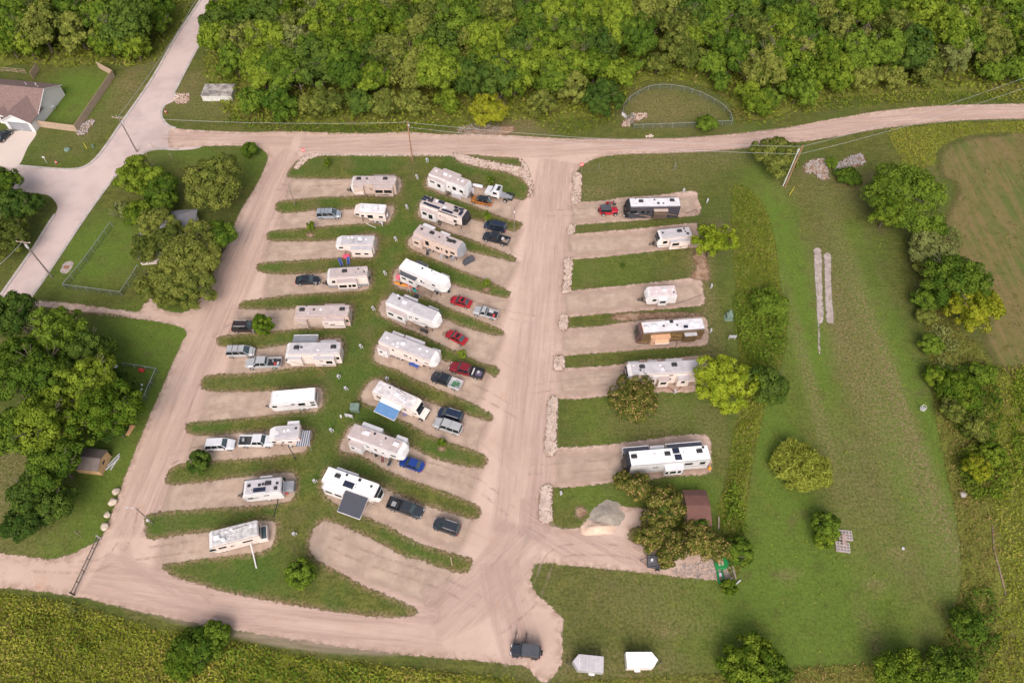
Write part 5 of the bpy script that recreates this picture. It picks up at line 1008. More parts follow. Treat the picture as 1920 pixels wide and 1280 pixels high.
rv('busA', (1333.8,860), (1172.5,873.5), 'long bright white motorhome with black nose and two dark awnings, southernmost of the right row', 3.75, body=M('pale_grey_paint', (.55,.55,.56), .4, var=.1), roof=M('roof_bright', None), cap=BLACKP, mask=(GLASS,0,1), rnd=.45,
   feats=[('ac',.88,.6,1),('vent',.76,.55,0,.16),('vent',.71,.3,0,.16),('vent',.64,.6,0,.3),('ac',.49,.6,1),('solar',.385,.76,1.1,.95),('solar',.375,.3,1.1,.95),('pipe',.30,.6,1),('ac',.115,.6,1),('dome',.06,.85,.24,1),('slide',.32,.53,.9,.7,2.75,[(.34,.38,1.4,2.2),(.40,.47,1.4,2.2),(.49,.525,1.4,2.2)],WH,ROOFW),W(.20,.29,2.2,2.8),W(.05,.11,2.0,2.8),('win',.60,.66,2.1,2.3),('stripe',STRIPEG,[(.02,2.95),(.3,3.05),(.3,3.12),(.02,3.0)]),('stripe',STRIPEG,[(.02,1.3),(.3,1.6),(.3,1.7),(.02,1.5)]),('stripe',STRIPEB,[(.55,.75),(.83,.75),(.83,.82),(.55,.82)]),
          ('awn',1,.68,.98,1.0,3.3,3.15,M('awning_dark', (.06,.065,.09), .6, var=.1)),('awn',1,.05,.47,1.0,3.3,3.15,M('awning_dark', None)),('fslide',.50,.66,.8,3.2,LGREY),('logo',-.35,2.2,-.25,1.9),('mirror',)])

# ---------------------------------------------------------------- cars
PT = {}
def paint(n, c): return M('car_'+n, c, .28, .25, var=.06, coat=.6)
KIND = {  # length, width, height, belt, cowl, roof start, roof end, glass end (fractions from the front)
 'sedan': (4.8, 1.84, 1.46, .96, .27, .43, .72, .87), 'minivan': (5.1, 1.98, 1.76, 1.04, .17, .35, .93, .985), 'suv': (4.9, 1.95, 1.78, 1.10, .24, .38, .91, .98),
 'hatch': (4.5, 1.82, 1.52, 1.0, .24, .40, .78, .97), 'pickup': (5.9, 2.0, 1.90, 1.22, .24, .33, .565, .60), 'single': (5.4, 1.95, 1.75, 1.12, .27, .37, .50, .535), 'topper': (5.8, 1.98, 1.86, 1.16, .24, .33, .94, .975), 'jeep': (4.3, 1.86, 1.84, 1.18, .37, .42, .93, .95), 'jeep4': (4.8, 1.88, 1.86, 1.18, .33, .38, .94, .96)}
def car(kind, rear, front, mt, label, cat='car', roofm=None, name='parked_car', hood=None, bed=None, rack=False, glassroof=False, load=(), bedm=None, scale=1.0, L=None, group='cars parked on the gravel pads', bars=0):
    loc, rz, L0, sg = frame_of(rear, front, 0.0); Ln, Wd, Hh, belt, s1, s2, s3, s4 = KIND[kind]
    L = L or min(max(L0, Ln*.88), Ln*1.12)
    if L != L0:
        mid = Vector((math.cos(rz), math.sin(rz), 0))*((L0-L)/2); loc = loc+mid
    r = empty(name, loc, rz); tag(r, label, cat, group); B = lambda: MB(sg)
    X = lambda s: L*(1-s)
    jeep = kind.startswith('jeep'); pick = kind in ('pickup', 'single')
    xb = X(s4+.012) if pick else 0.0
    def sec(x, ins, zb, zt, rr=.10):
        a, b = ins, Wd-ins
        return [(x,a+.06,zb),(x,a,zb+.18),(x,a,zt-.22),(x,a+rr,zt),(x,b-rr,zt),(x,b,zt-.22),(x,b,zb+.18),(x,b-.06,zb)]
    hf = belt-(.20 if kind not in ('pickup','jeep','jeep4','single','topper') else .10)
    if pick: secs = [sec(xb, .03, .38, belt, .05)]
    elif jeep: secs = [sec(0, .14, .45, belt, .05), sec(.25, .12, .40, belt, .05)]
    else: secs = [sec(0, .22, .42, belt-.10), sec(.14, .09, .30, belt-.02), sec(.55, .02, .26, belt+.02)]
    secs += [sec(X(s1)-.6, .0 if not jeep else .14, .28 if not pick else .4, belt, .06), sec(X(s1), .02 if not jeep else .14, .28, belt, .12)]
    if jeep: secs += [sec(X(.10), .24, .42, belt-.06, .08), sec(X(.03), .26, .45, belt-.12, .1)]
    else: secs += [sec(X(s1*.45), .03, .28, (belt+hf)/2+.04, .18), sec(X(.06), .08, .30, hf, .16), sec(X(.015), .20, .34, hf-.12, .14), sec(L, .34, .40, hf-.26, .10)]
    b_ = loft(B(), secs).build('body', mt, r, bevel=.05)
    if jeep:
        m_ = B()
        for y0, y1 in ((-.0, .26), (Wd-.26, Wd)): m_.box(X(.30), X(.06), y0, y1, .88, .96); m_.box(X(.95), X(.72), y0-.0, y1-.08 if y0 <= 0 else y1, .88, .96)
        m_.box(L-.08, L+.06, .15, Wd-.15, .50, .68); m_.build('fenders', BLACKPL, r, bevel=.02)
        B().bar((-.30, Wd/2, .95), (-.03, Wd/2, .95), .38, 14).build('spare_wheel', RUBBER, r)
    lo = [(X(s4), .10), (X(s1), .10)]; iy = .30 if not jeep else .18
    z0, z1 = belt-.02, Hh-.06
    P = [(X(s4),.08,z0),(X(s1),.08,z0),(X(s1),Wd-.08,z0),(X(s4),Wd-.08,z0),(X(s3),iy,z1),(X(s2),iy,z1),(X(s2),Wd-iy,z1),(X(s3),Wd-iy,z1)]
    def quad(ix, nm, k=.0):
        a, b, c, d = [Vector(P[i]) for i in ix]; n = (b-a).cross(d-a).normalized()*.012
        pts = [a, b, c, d]; B().add([tuple(p) for p in pts]+[tuple(p-n) for p in pts], [(0,1,2,3),(7,6,5,4),(0,1,5,4),(1,2,6,5),(2,3,7,6),(3,0,4,7)]).build(nm, GLASS if nm == 'side_window' else TINT, r)
    quad((0,1,5,4), 'side_window'); quad((3,7,6,2), 'side_window'); quad((1,2,6,5), 'windshield'); quad((0,4,7,3), 'rear_window')
    pm = mt if kind != 'jeep' else BLACKPL
    for a, b in ((0,4),(1,5),(2,6),(3,7)): B().bar(P[a], P[b], .05, 5).build('pillar', pm, r)
    nb = 1 if kind in ('sedan','hatch','pickup','jeep','jeep4') else (0 if kind == 'single' else 2)
    for j in range(nb):
        t = (j+1)/(nb+1)
        for (a, b, c, d) in ((0,1,4,5),(3,2,7,6)): B().bar(Vector(P[a]).lerp(Vector(P[b]), t), Vector(P[c]).lerp(Vector(P[d]), t), .04, 4).build('pillar', pm, r)
    B().box(X(s3)-.04, X(s2)+.04, iy-.05, Wd-iy+.05, z1-.01, Hh).build('roof', roofm or mt, r, bevel=.04)
    if glassroof: B().box(X(s2)-.95, X(s2)-.35, iy+.12, Wd-iy-.12, Hh+.003, Hh+.012).build('sunroof', GLASS, r)
    if rack:
        m_ = B()
        for y in (iy, Wd-iy): m_.bar((X(s3)+.2, y, Hh+.07), (X(s2)-.2, y, Hh+.07), .025)
        for j in range(bars): x = X(s3)+(X(s2)-X(s3))*(j+1)/(bars+1); m_.bar((x, iy, Hh+.08), (x, Wd-iy, Hh+.08), .03)
        m_.build('roof_rack', ALLOY if bars == 0 else BLACKPL, r)
    if kind == 'topper': B().box(X(.60)-.02, X(.60)+.02, .02, Wd-.02, belt-.3, Hh+.02).build('topper_seam', BLACKPL, r)
    if pick:
        bm_ = bedm or mt; m_ = B(); x1 = xb-.03
        m_.box(.05, x1, .02, .14, .55, belt-.02).box(.05, x1, Wd-.14, Wd-.02, .55, belt-.02).box(x1-.08, x1, .14, Wd-.14, .55, belt-.02).build('bed', bm_, r, bevel=.02)
        B().box(0, .045, .05, Wd-.05, .60, belt-.03).build('tailgate', bm_, r, bevel=.01); B().box(.05, x1-.08, .14, Wd-.14, .62, .72).build('bed_floor', bed or BLACKPL, r)
        for (a, b, c, d, hh, mm, nm) in load: B().box(a, b, c, d, .73, .73+hh).build(nm, mm, r, bevel=.03)
    for x, rr in ((X(.17), .36 if not (pick or jeep) else .40), (X(.80), .36 if not (pick or jeep) else .40)):
        wheel(r, sg, x, -.01, rr, .24, -1); wheel(r, sg, x, Wd-.23, rr, .24, 1)
    zl = hf-.30
    for y0, y1 in ((.24, .60), (Wd-.60, Wd-.24)): B().box(L-.16, L-.02 if not jeep else L+.0, y0, y1, zl, zl+.16).build('headlight', ROOFW, r)
    for y0, y1 in ((.10, .34), (Wd-.34, Wd-.10)): B().box(-.02, .10 if not pick else .03, y0 if not pick else (y0-.07 if y0 < 1 else y0+.07), (y1 if not pick else y1-.14) if y0 < 1 else (y1+.07 if pick else y1), belt-.32, belt-.12).build('tail_light', REDP, r)
    for y0, y1 in ((-.20, .03), (Wd-.03, Wd+.20)): B().box(X(s1)-.32, X(s1)-.16, y0, y1, belt, belt+.16).build('side_mirror', BLACKPL if kind != 'hatch' else mt, r)
    B().box(L-.10, L+.015, .5, Wd-.5, .45, .60).build('licence_plate' if False else 'grille', BLACKPL, r)
    return r
SILB = paint('silver_blue', (.32,.36,.42)); BLK = paint('black', (.02,.025,.035)); SIL = paint('silver', (.45,.46,.48)); WHT = paint('white', (.75,.76,.80)); NAVY = paint('navy', (.018,.03,.065))
RED = paint('red', (.38,.015,.025)); MAR = paint('maroon', (.22,.015,.025)); BLU = paint('blue', (.015,.05,.27)); ORG = paint('orange', (.36,.13,.02)); SLATE = paint('slate', (.035,.042,.055)); JRED = paint('jeep_red', (.50,.015,.035))
car('minivan', (594,413), (640,412), SILB, 'silver blue minivan in front of the old short fifth wheel', 'minivan', rack=True, bars=3)
car('sedan', (554.5,536.3), (600.4,535.7), BLK, 'black sedan nose to the hitch of the two tone trailer', 'sedan')
car('suv', (435.6,625), (484,625), paint('black_brown', (.035,.025,.025)), 'black wagon partly under the young tree on the left', 'station wagon', rack=True)
car('minivan', (425,672), (478,671), SIL, 'silver minivan beside the silver pickup', 'minivan', rack=True, bars=2)
car('pickup', (529,692.5), (461.9,694.4), SIL, 'silver crew cab pickup facing the left road, red load in its bed', 'pickup truck', name='pickup_truck', load=((.9,1.3,.5,.9,.3,REDP,'load'),(.4,.8,.4,1.1,.25,LGREY,'load'),(1.4,1.7,1.1,1.5,.35,GREYP,'load')))
car('suv', (386,848), (441,845.6), WHT, 'white station wagon with black tailgate glass near the dark round tree', 'suv')
car('pickup', (449,840.6), (514.5,840.6), WHT, 'white crew cab pickup with bonnet under the trailer nose', 'pickup truck', name='pickup_truck', load=((.5,.9,.9,1.4,.4,ALLOY,'load'),(1.2,2.0,.2,1.8,.08,DSTEEL,'load')))
car('hatch', (921,390), (881,381.5), ORG, 'burnt orange car with black roof beside the white truck', 'car', roofm=BLK)
car('suv', (947,440), (905,430), NAVY, 'dark navy wagon with roof bars behind the black pickup', 'suv', rack=True, bars=2)
car('pickup', (951.5,465), (903,452), BLK, 'black pickup with tangle of gear in its bed near the central road', 'pickup truck', name='pickup_truck', load=((.5,1.3,.5,1.2,.3,WOODD,'load'),(1.2,1.7,1.0,1.6,.35,LGREY,'load'),(.2,.5,.3,1.7,.2,GREYP,'load')))
car('sedan', (880,581.5), (843,571), RED, 'red sedan next to the silver single cab pickup', 'sedan', glassroof=True)
car('single', (930,603.5), (886,592), SIL, 'silver single cab pickup with red fuel can in its bed', 'pickup truck', name='pickup_truck', load=((.5,.9,.4,.9,.3,REDP,'load'),(1.0,1.9,1.2,1.7,.3,LGREY,'load'),(2.0,2.3,.2,1.7,.35,BLACKPL,'load')))
car('sedan', (869,652), (832.5,633), RED, 'red coupe alone in front of the lavender roofed trailer', 'coupe', glassroof=True)
car('pickup', (904,716), (840.5,698), MAR, 'maroon crew cab pickup with dark replacement bed', 'pickup truck', name='pickup_truck', bedm=BLK, load=((1.9,2.1,.3,1.7,.45,ROOFW,'load'),(.4,1.5,.4,1.5,.12,M('purple_load', (.12,.10,.16), .7),'load'),(.9,1.3,1.0,1.5,.25,LGREY,'load')))
car('pickup', (861,736.5), (805.5,716), BLK, 'black pickup with silver flat bed carrying green hose', 'pickup truck', name='pickup_truck', bedm=LGREY, bed=LGREY, load=((.4,1.0,.7,1.5,.18,M('green_load', (.06,.18,.09), .7),'load'),(1.1,1.7,.4,1.4,.22,M('green_load', None),'load'),(.4,.8,.3,.6,.25,LGREY,'load')))
car('minivan', (863,797.5), (819,783.5), NAVY, 'navy minivan behind the silver utility wagon', 'minivan', rack=True, bars=0)
car('topper', (862.5,820.5), (810.5,803), SIL, 'silver pickup with a fitted bed topper like a long wagon', 'pickup truck', name='pickup_truck')
car('sedan', (791,889), (746.5,874), BLU, 'bright blue sedan half under the white trailer nose', 'sedan')
car('pickup', (724.5,955), (789,977), SLATE, 'charcoal pickup in front of the charcoal awning trailer', 'pickup truck', name='pickup_truck', load=((.6,1.3,.6,1.4,.15,ALLOY,'load'),(1.4,1.8,.3,1.7,.3,BLACKPL,'load')))
car('suv', (856,1008), (811.5,993), SLATE, 'charcoal wagon with pale roof rails, last car of the centre row', 'suv', rack=True)
car('jeep', (1124,406.5), (1159.5,405.6), JRED, 'red open country car with black top beside the motorcycle', 'suv', roofm=DGREY)
car('jeep4', (1009,1238.5), (959,1232.5), SLATE, 'dark grey off road car with two bicycles behind it, alone at the bottom', 'suv', roofm=DGREY)
car('sedan', (4.5,270.5), (27,249), BLK, 'black car parked on the house driveway', 'car', group='cars on the house drive')

# truck with a bare frame
loc, rz, L, sg = frame_of((958,384), (907.5,370.5), 0); r = empty('flatbed_truck', loc, rz); tag(r, 'white cab truck with bare grey frame and dual rear wheels', 'truck'); B = lambda: MB(sg)
B().prism([(L-3.4,.6),(L-.1,.6),(L,1.0),(L-.1,1.55),(L-1.35,1.8),(L-1.85,2.55),(L-3.3,2.55),(L-3.4,2.4)], .1, 2.3).build('cab', WHT, r, bevel=.12)
B().add([(L-1.38,.25,1.86),(L-1.80,.32,2.48),(L-1.80,2.08,2.48),(L-1.38,2.15,1.86),(L-1.33,.25,1.88),(L-1.75,.32,2.5),(L-1.75,2.08,2.5),(L-1.33,2.15,1.88)], [(0,1,2,3),(4,5,6,7),(0,1,5,4),(1,2,6,5),(2,3,7,6),(3,0,4,7)]).build('windshield', GLASS, r)
B().box(L-2.9, L-2.0, .075, .095, 1.65, 2.25).build('side_window', GLASS, r); B().box(L-3.3, L-2.6, .5, 1.9, 2.56, 2.60).build('roof_hatch', BLACKPL, r)
B().box(.1, L-3.4, .75, 1.65, .75, .95).box(L-4.3, L-3.4, .4, 2.0, .95, 1.05).box(1.0, L-4.4, .6, 1.8, .96, 1.02).build('chassis', GREYP, r)
for x in (L-1.2, 1.4):
    for y, s in ((.0, -1), (2.05, 1)): wheel(r, sg, x, y, .48, .34, s)
B().box(0, .9, .1, .55, 1.05, 1.12).box(0, .9, 1.85, 2.3, 1.05, 1.12).build('mudguards', BLACKPL, r); B().box(-.05, .1, .3, 2.1, .8, 1.1).build('tail_bar', BLACKPL, r)
B().box(L-3.0, L-1.9, -.06, .1, .65, .9).build('step', DSTEEL, r)

# cargo trailers at the bottom
def cargo(corners_near, front_left, label, mt, sidem, wl, seams):
    (rx, fx) = corners_near; loc, rz, L, sg = frame_of(rx, fx, 2.0); r = empty('cargo_trailer', loc, rz); tag(r, label, 'cargo trailer'); B = lambda: MB(sg); Wd = 2.1
    B().plan([(0,0),(L-.8,0),(L,Wd/2),(L-.8,Wd),(0,Wd)], .45, 2.0).build('body', sidem, r, bevel=.04)
    rf = B().plan([(.03,.03),(L-.82,.03),(L-.03,Wd/2),(L-.82,Wd-.03),(.03,Wd-.03)], 2.002, 2.05).build('roof', mt, r)
    for t in seams: B().box(t*L-.02, t*L+.02, .05, Wd-.05, 2.052, 2.065).build('seam', LGREY if mt is not ROOFG else ROOFW, rf)
    for t in (.4, .62, .8): B().box(t*L-.015, t*L+.015, -.012, -.003, .55, 1.9).build('side_seam', LGREY, r)
    B().box(L*wl-.42, L*wl+.42, -.28, -.01, .68, .74).build('fender', WH, r)
    wheel(r, sg, L*wl, -.26, .33, .2, -1); wheel(r, sg, L*wl, Wd+.06, .33, .2, 1)
    B().bar((L-.5, .5, .45), (L+.8, Wd/2, .45), .05).bar((L-.5, Wd-.5, .45), (L+.8, Wd/2, .45), .05).bar((L+.6, Wd/2, .05), (L+.6, Wd/2, .8), .04).build('hitch', DSTEEL, r)
    B().box(-.02, -.005, .1, Wd-.1, .55, 1.9).build('rear_door', WH, r)
cargo(((1131.5,1260.5),(1073,1254.5)), 0, 'light grey enclosed cargo trailer pointing left at the bottom edge', ROOFG, M('trailer_grey', (.45,.44,.46), .4, .2), .35, (.25,.52,.78))
cargo(((1176,1252),(1236,1251.5)), 0, 'bright white enclosed cargo trailer pointing right at the bottom edge', M('roof_bright', None), M('warm_white', None), .36, (.28,.55,.75))

# black utility trailer
loc, rz, L, sg = frame_of((1249,1068), (1213,1064), .4); r = empty('utility_trailer', loc, rz+0); tag(r, 'open black utility trailer with a white bucket, under the sumacs', 'utility trailer'); B = lambda: MB(sg)
B().box(0, L, 0, 2.0, .45, .52).build('deck', BLACKPL, r)
m_ = B()
for y in (0, 2.0): m_.bar((0,y,.9),(L,y,.9),.04).bar((0,y,.7),(L,y,.7),.03)
for x in np.linspace(0, L, 5):
    for y in (0, 2.0): m_.bar((x,y,.5),(x,y,.9),.03)
m_.bar((L,0,.9),(L,2,.9),.04).bar((0,0,.5),(0,0,1.5),.04).bar((0,2,.5),(0,2,1.5),.04).bar((0,0,1.5),(0,2,1.5),.04).build('rails', DSTEEL, r)
m_ = B()
for y in np.linspace(.2,1.8,8): m_.box(.1, L-.1, y-.04, y+.04, .523, .545)
m_.build('deck_boards', GREYP, r)
for y, s in ((-.28,-1),(2.06,1)): wheel(r, sg, L*.45, y, .34, .2, s)
B().bar((L,.4,.45),(L+1.1,1.0,.45),.05).bar((L,1.6,.45),(L+1.1,1.0,.45),.05).build('hitch', DSTEEL, r)
tb = MB().bar((0,0,0),(0,0,.38),.17,12,.2).build('bucket', ROOFW); tb.location = at(1222,1050,.55); tag(tb, 'white bucket standing in the black utility trailer', 'bucket')

# motorcycle, bicycles
def cycle(name, rear, front, label, cat, mt, r_=.33, motor=False, off=0.0):
    loc, rz, L, sg = frame_of(rear, front, 0); L = 2.2 if motor else 1.75; r = empty(name, loc, rz); tag(r, label, cat); B = lambda: MB(sg); rr = r_
    for x in (rr, L-rr):
        n = 16; m_ = B()
        for i in range(n):
            a, b = 2*math.pi*i/n, 2*math.pi*(i+1)/n; m_.bar((x+rr*math.cos(a),0,rr+rr*math.sin(a)),(x+rr*math.cos(b),0,rr+rr*math.sin(b)), .07 if motor else .025, 5)
        for i in range(6): a = math.pi*i/6; m_.bar((x-rr*math.cos(a),0,rr-rr*math.sin(a)),(x+rr*math.cos(a),0,rr+rr*math.sin(a)), .01, 4)
        m_.build('wheel', RUBBER, r)
    B().bar((rr,0,rr),(L*.45,0,.75),.04).bar((rr,0,rr),(L*.42,0,.35),.04).bar((L*.42,0,.35),(L*.72,0,.85),.05).bar((L*.45,0,.75),(L*.72,0,.85),.045).bar((L-rr,0,rr),(L*.70,0,.98),.04).build('frame', mt, r)
    B().bar((L*.69,-.33,1.02),(L*.69,.33,1.02),.03).build('handlebar', BLACKPL, r)
    if motor:
        B().box(L*.28,L*.48,-.15,.15,.3,.62).build('engine', ALLOY, r, bevel=.03); B().ball((L*.58,0,.86),.24,.7).build('fuel_tank', mt, r, smooth=True); B().box(L*.2,L*.47,-.17,.17,.74,.84).build('saddle', BLACKPL, r, bevel=.03)
        B().box(rr-.25,rr+.35,-.28,.28,.62,.95).build('luggage_box', mt, r, bevel=.05); B().box(L*.72,L*.76,-.28,.28,.95,1.3).build('windscreen', TINT, r)
        B().bar((rr,-.2,.35),(L*.4,-.2,.3),.05).build('exhaust', ALLOY, r)
    else: B().box(L*.34,L*.48,-.06,.06,.9,.96).build('saddle', BLACKPL, r)
    return r
cycle('motorcycle', (1135,385.5), (1156,385), 'dark red touring motorcycle beside the red car', 'motorcycle', RED, .32, True)
b = cycle('bicycle', (964,1206), (966,1196), 'bicycle leaning by the front of the dark off road car', 'bicycle', BLACKPL); b = cycle('bicycle', (984,1208), (986,1196), 'bicycle leaning by the middle of the dark off road car', 'bicycle', BLACKPL)
# ---------------------------------------------------------------- house, sheds, slabs
def at2(x, y): v = at(x, y); return v
Bc = at(68,247.5); Ac = at(122.5,178); dv = (Ac-Bc); Dn = math.hypot(dv.x, dv.y); rz = math.atan2(dv.y, dv.x)-math.pi/2   # local +y runs along the gable wall, house extends to local -x
r = empty('house', (Bc.x, Bc.y, 0), rz); tag(r, 'white sided house with brown shingle roof and garage, cut by the left edge', 'house')
SID = M('siding', (.64,.61,.61), .6, var=.07); SHIN = M('shingles', (.20,.135,.125), .9, var=.25, scale=2.5)
g = Dn*.24; D = Dn; he = 2.7; rd = 5.0; xw = -32.0
ym = (g+D)/2
MB().add([(0,g,0),(0,D,0),(0,D,he),(0,ym,rd+.35),(0,g,he),(xw,g,0),(xw,D,0),(xw,D,he),(xw,ym,rd+.35),(xw,g,he)], [(0,1,2,3,4),(9,8,7,6,5),(0,4,9,5),(1,6,7,2),(0,5,6,1),(2,7,8,3),(3,8,9,4)]).build('wall', SID, r)
ov = .35; k = (rd+.35-he)/((D-g)/2)
MB().add([(ov,g-ov,he-k*ov),(ov,ym,rd+.37),(xw,ym,rd+.37),(xw,g-ov,he-k*ov),(ov,g-ov,he-k*ov+.14),(ov,ym,rd+.51),(xw,ym,rd+.51),(xw,g-ov,he-k*ov+.14)], [(0,1,2,3),(4,5,6,7),(0,1,5,4),(2,3,7,6),(0,3,7,4)]).build('roof', SHIN, r)
MB().add([(ov,D+ov,he-k*ov),(ov,ym+.01,rd+.37),(xw,ym+.01,rd+.37),(xw,D+ov,he-k*ov),(ov,D+ov,he-k*ov+.14),(ov,ym+.01,rd+.51),(xw,ym+.01,rd+.51),(xw,D+ov,he-k*ov+.14)], [(0,1,2,3),(4,5,6,7),(0,1,5,4),(2,3,7,6),(0,3,7,4)]).build('roof', SHIN, r)
MB().bar((ov+.03,g-ov,he-k*ov+.05),(ov+.03,ym,rd+.43),.09,4).bar((ov+.03,ym,rd+.43),(ov+.03,D+ov,he-k*ov+.05),.09,4).build('rake_trim', WH, r)
gw = -6.6; gx = gw/2; gr = he+1.75; y0 = 0; y1 = g+2.5
MB().add([(-.01,y0,0),(gw,y0,0),(gw,y0,he),(gx,y0,gr),(-.01,y0,he),(-.01,g,0),(gw,g,0),(gw,g,he),(gx,g,gr),(-.01,g,he)], [(0,1,2,3,4),(0,4,9,5),(1,6,7,2)]).build('garage_wall', WH, r)
k2 = (gr-he)/(-gx)
for s in (0, 1):
    xo = ov if s == 0 else gw-ov
    m_ = MB().add([(xo,y0-ov,he-k2*ov),(gx,y0-ov,gr+.02),(gx,y1+1.2,gr+.02),(xo,y1-.4,he-k2*ov),(xo,y0-ov,he-k2*ov+.13),(gx,y0-ov,gr+.15),(gx,y1+1.2,gr+.15),(xo,y1-.4,he-k2*ov+.13)], [(0,1,2,3),(4,5,6,7),(0,1,5,4),(2,3,7,6),(0,3,7,4),(1,2,6,5)]).build('garage_roof', SHIN, r)
MB().bar((ov,y0-ov-.03,he-k2*ov+.05),(gx,y0-ov-.03,gr+.07),.09,4).bar((gx,y0-ov-.03,gr+.07),(gw-ov,y0-ov-.03,he-k2*ov+.05),.09,4).build('gable_trim', WH, r)
d_ = MB().box(gw+.9, -.9, y0-.06, y0-.01, .02, 2.25).build('garage_door', GREYP, r)
for i in range(1, 4): MB().box(gw+.9, -.9, y0-.075, y0-.062, i*.56-.02, i*.56+.02).build('panel_seam', LGREY, d_)
MB().box(-9.5,-6.9,g-1.6,g-.02,0,2.4).build('porch_wall', WH, r)
pr = MB().add([(-6.5,g-2.2,2.35),(-8.3,g-2.2,3.3),(-8.3,g+1.5,3.3),(-6.5,g+1.5,2.35),(-10.1,g-2.2,2.35),(-10.1,g+1.5,2.35)], [(0,1,2,3),(1,4,5,2)]).build('porch_roof', SHIN, r)
MB().bar((-6.5,g-2.25,2.4),(-8.3,g-2.25,3.38),.09,4).bar((-8.3,g-2.25,3.38),(-10.1,g-2.25,2.4),.09,4).build('porch_trim', WH, r)
MB().box(-8.6,-7.9,g-1.64,g-1.61,.9,1.9).build('window', GLASS, r)
for x, y in ((-3.2,ym+2.2),(-5.5,ym+2.0),(-13,ym+1.8),(-15.5,ym+2.3),(-2,ym+1.2)): MB().bar((x,y,rd-1.4),(x,y,rd+.1),.07).build('roof_vent', ROOFW, r)
MB().box(.01,.05,g+2.2,g+2.5,2.2,2.5).box(.01,.05,g+3.0,g+3.25,2.6,2.85).build('meter', WH, r)
# things beside it
def simple(name, mb, mat, px, label, cat, z=0.0, rz=0.0, group=None, bevel=0.0, smooth=False):
    o = mb.build(name, mat, bevel=bevel, smooth=smooth); o.location = at(px[0], px[1], z); o.rotation_euler = (0, 0, R(rz)); tag(o, label, cat, group); return o
simple('grill', MB().box(-.5,.5,-.3,.3,.7,1.0).box(-.8,-.5,-.25,.25,.7,.76).bar((-.4,-.2,0),(-.4,-.2,.7),.04).bar((.4,-.2,0),(.4,-.2,.7),.04).bar((.4,.2,0),(.4,.2,.7),.04).bar((-.4,.2,0),(-.4,.2,.7),.04), LGREY, (101,206), 'pale barbecue and patio things against the house wall', 'grill', rz=60)
simple('utility_dome', MB().ball((0,0,.15),.75,.55,7,5,.05), GREENBOX, (126.5,281.5), 'pale domed cover on the lawn beside the street', 'utility cover', bevel=.02)
o = simple('marker_post', MB().bar((0,0,0),(0,0,1.4),.05,5).box(-.25,.25,-.03,.03,1.3,1.75), WH, (88,305), 'small white sign post on the front lawn by the drive', 'sign post')
simple('marker_post', MB().bar((0,0,0),(0,0,1.6),.05,5), YEL, (163,279), 'yellow guy guard beside the front lawn stones', 'post')
simple('pedestal', MB().box(-.15,.15,-.15,.15,0,.9), GREENBOX, (176,277), 'small green service pedestal by the street kerb', 'pedestal')
def hydrant(px, label): 
    rr = empty('fire_hydrant', at(*px)); tag(rr, label, 'hydrant')
    MB().bar((0,0,0),(0,0,.65),.17,10,.15).ball((0,0,.68),.17,.8).build('barrel', REDP, rr); MB().bar((-.28,0,.48),(.28,0,.48),.08).bar((0,-.25,.45),(0,0,.45),.09).build('outlets', ROOFW, rr)
hydrant((312,212), 'red and white hydrant on the grass corner inside the kerb'); hydrant((107,307), 'red hydrant on the front lawn above the side street')
# fences
def fence(name, pts, h, label, mat, postm, step=2.4, panel='board', posts=True, closed=False, group=None, rail=True):
    W_ = [at(x, y) for x, y in pts]; rr = empty(name, W_[0]); tag(rr, label, 'fence', group); o = W_[0]
    mp = MB(); mr = MB(); pp = []
    for a, b in zip(W_[:-1], W_[1:]):
        a = a-o; b = b-o; L = (b-a).length; u = (b-a)/L; n = Vector((-u.y, u.x, 0))
        if panel == 'board':
            m = max(1, int(L/.6))
            for i in range(m):
                p = a+u*(L*i/m+.01); q_ = a+u*(L*(i+1)/m-.01); hh = h+random.uniform(-.02,.02)
                mp.add([tuple(p-n*.03),tuple(q_-n*.03),tuple(q_+n*.03),tuple(p+n*.03),tuple(p-n*.03+Vector((0,0,hh))),tuple(q_-n*.03+Vector((0,0,hh))),tuple(q_+n*.03+Vector((0,0,hh))),tuple(p+n*.03+Vector((0,0,hh)))],[(0,3,2,1),(4,5,6,7),(0,1,5,4),(1,2,6,5),(2,3,7,6),(3,0,4,7)])
            mr.bar(a+Vector((0,0,h+.04)), b+Vector((0,0,h+.04)), .05, 4)
        elif panel == 'mesh':
            mp.add([tuple(a+n*.01),tuple(b+n*.01),tuple(b+n*.01+Vector((0,0,h))),tuple(a+n*.01+Vector((0,0,h))),tuple(a-n*.01),tuple(b-n*.01),tuple(b-n*.01+Vector((0,0,h))),tuple(a-n*.01+Vector((0,0,h)))],[(0,1,2,3),(7,6,5,4)])
            mr.bar(a+Vector((0,0,h)), b+Vector((0,0,h)), .03, 5)
        else:
            for z in (.35, .75, h): mr.bar(a+Vector((0,0,z)), b+Vector((0,0,z)), .05, 4)
        m = max(1, round(L/step))
        for i in range(m+1):
            p = a+u*(L*i/m)
            if all((p-x).length > .8 for x in pp): pp.append(p)
    if mp.v: mp.build('panel', mat, rr)
    mr.build('rail', postm, rr)
    for p in pp[:90]: MB().bar(p, p+Vector((0,0,h+.06)), .05, 5).build('post', postm, rr)
    return rr
m, q = newmat('chain_link'); CHAIN = m
wv = q.n('ShaderNodeTexVoronoi'); wv.inputs['Scale'].default_value = 9; wv.feature = 'DISTANCE_TO_EDGE'; q.l(q.P(), wv.inputs['Vector'])
finish(q, (.14,.17,.14), .7, .1, alpha=q.math('MULTIPLY_ADD', q.math('LESS_THAN', wv.outputs['Distance'], .10), .22, .03))
fence('wooden_fence', [(74,238),(145.6,247.3),(215.6,143.8),(186,128)], 1.75, 'tan board fence round the back yard of the house', WOODF, WOODF)
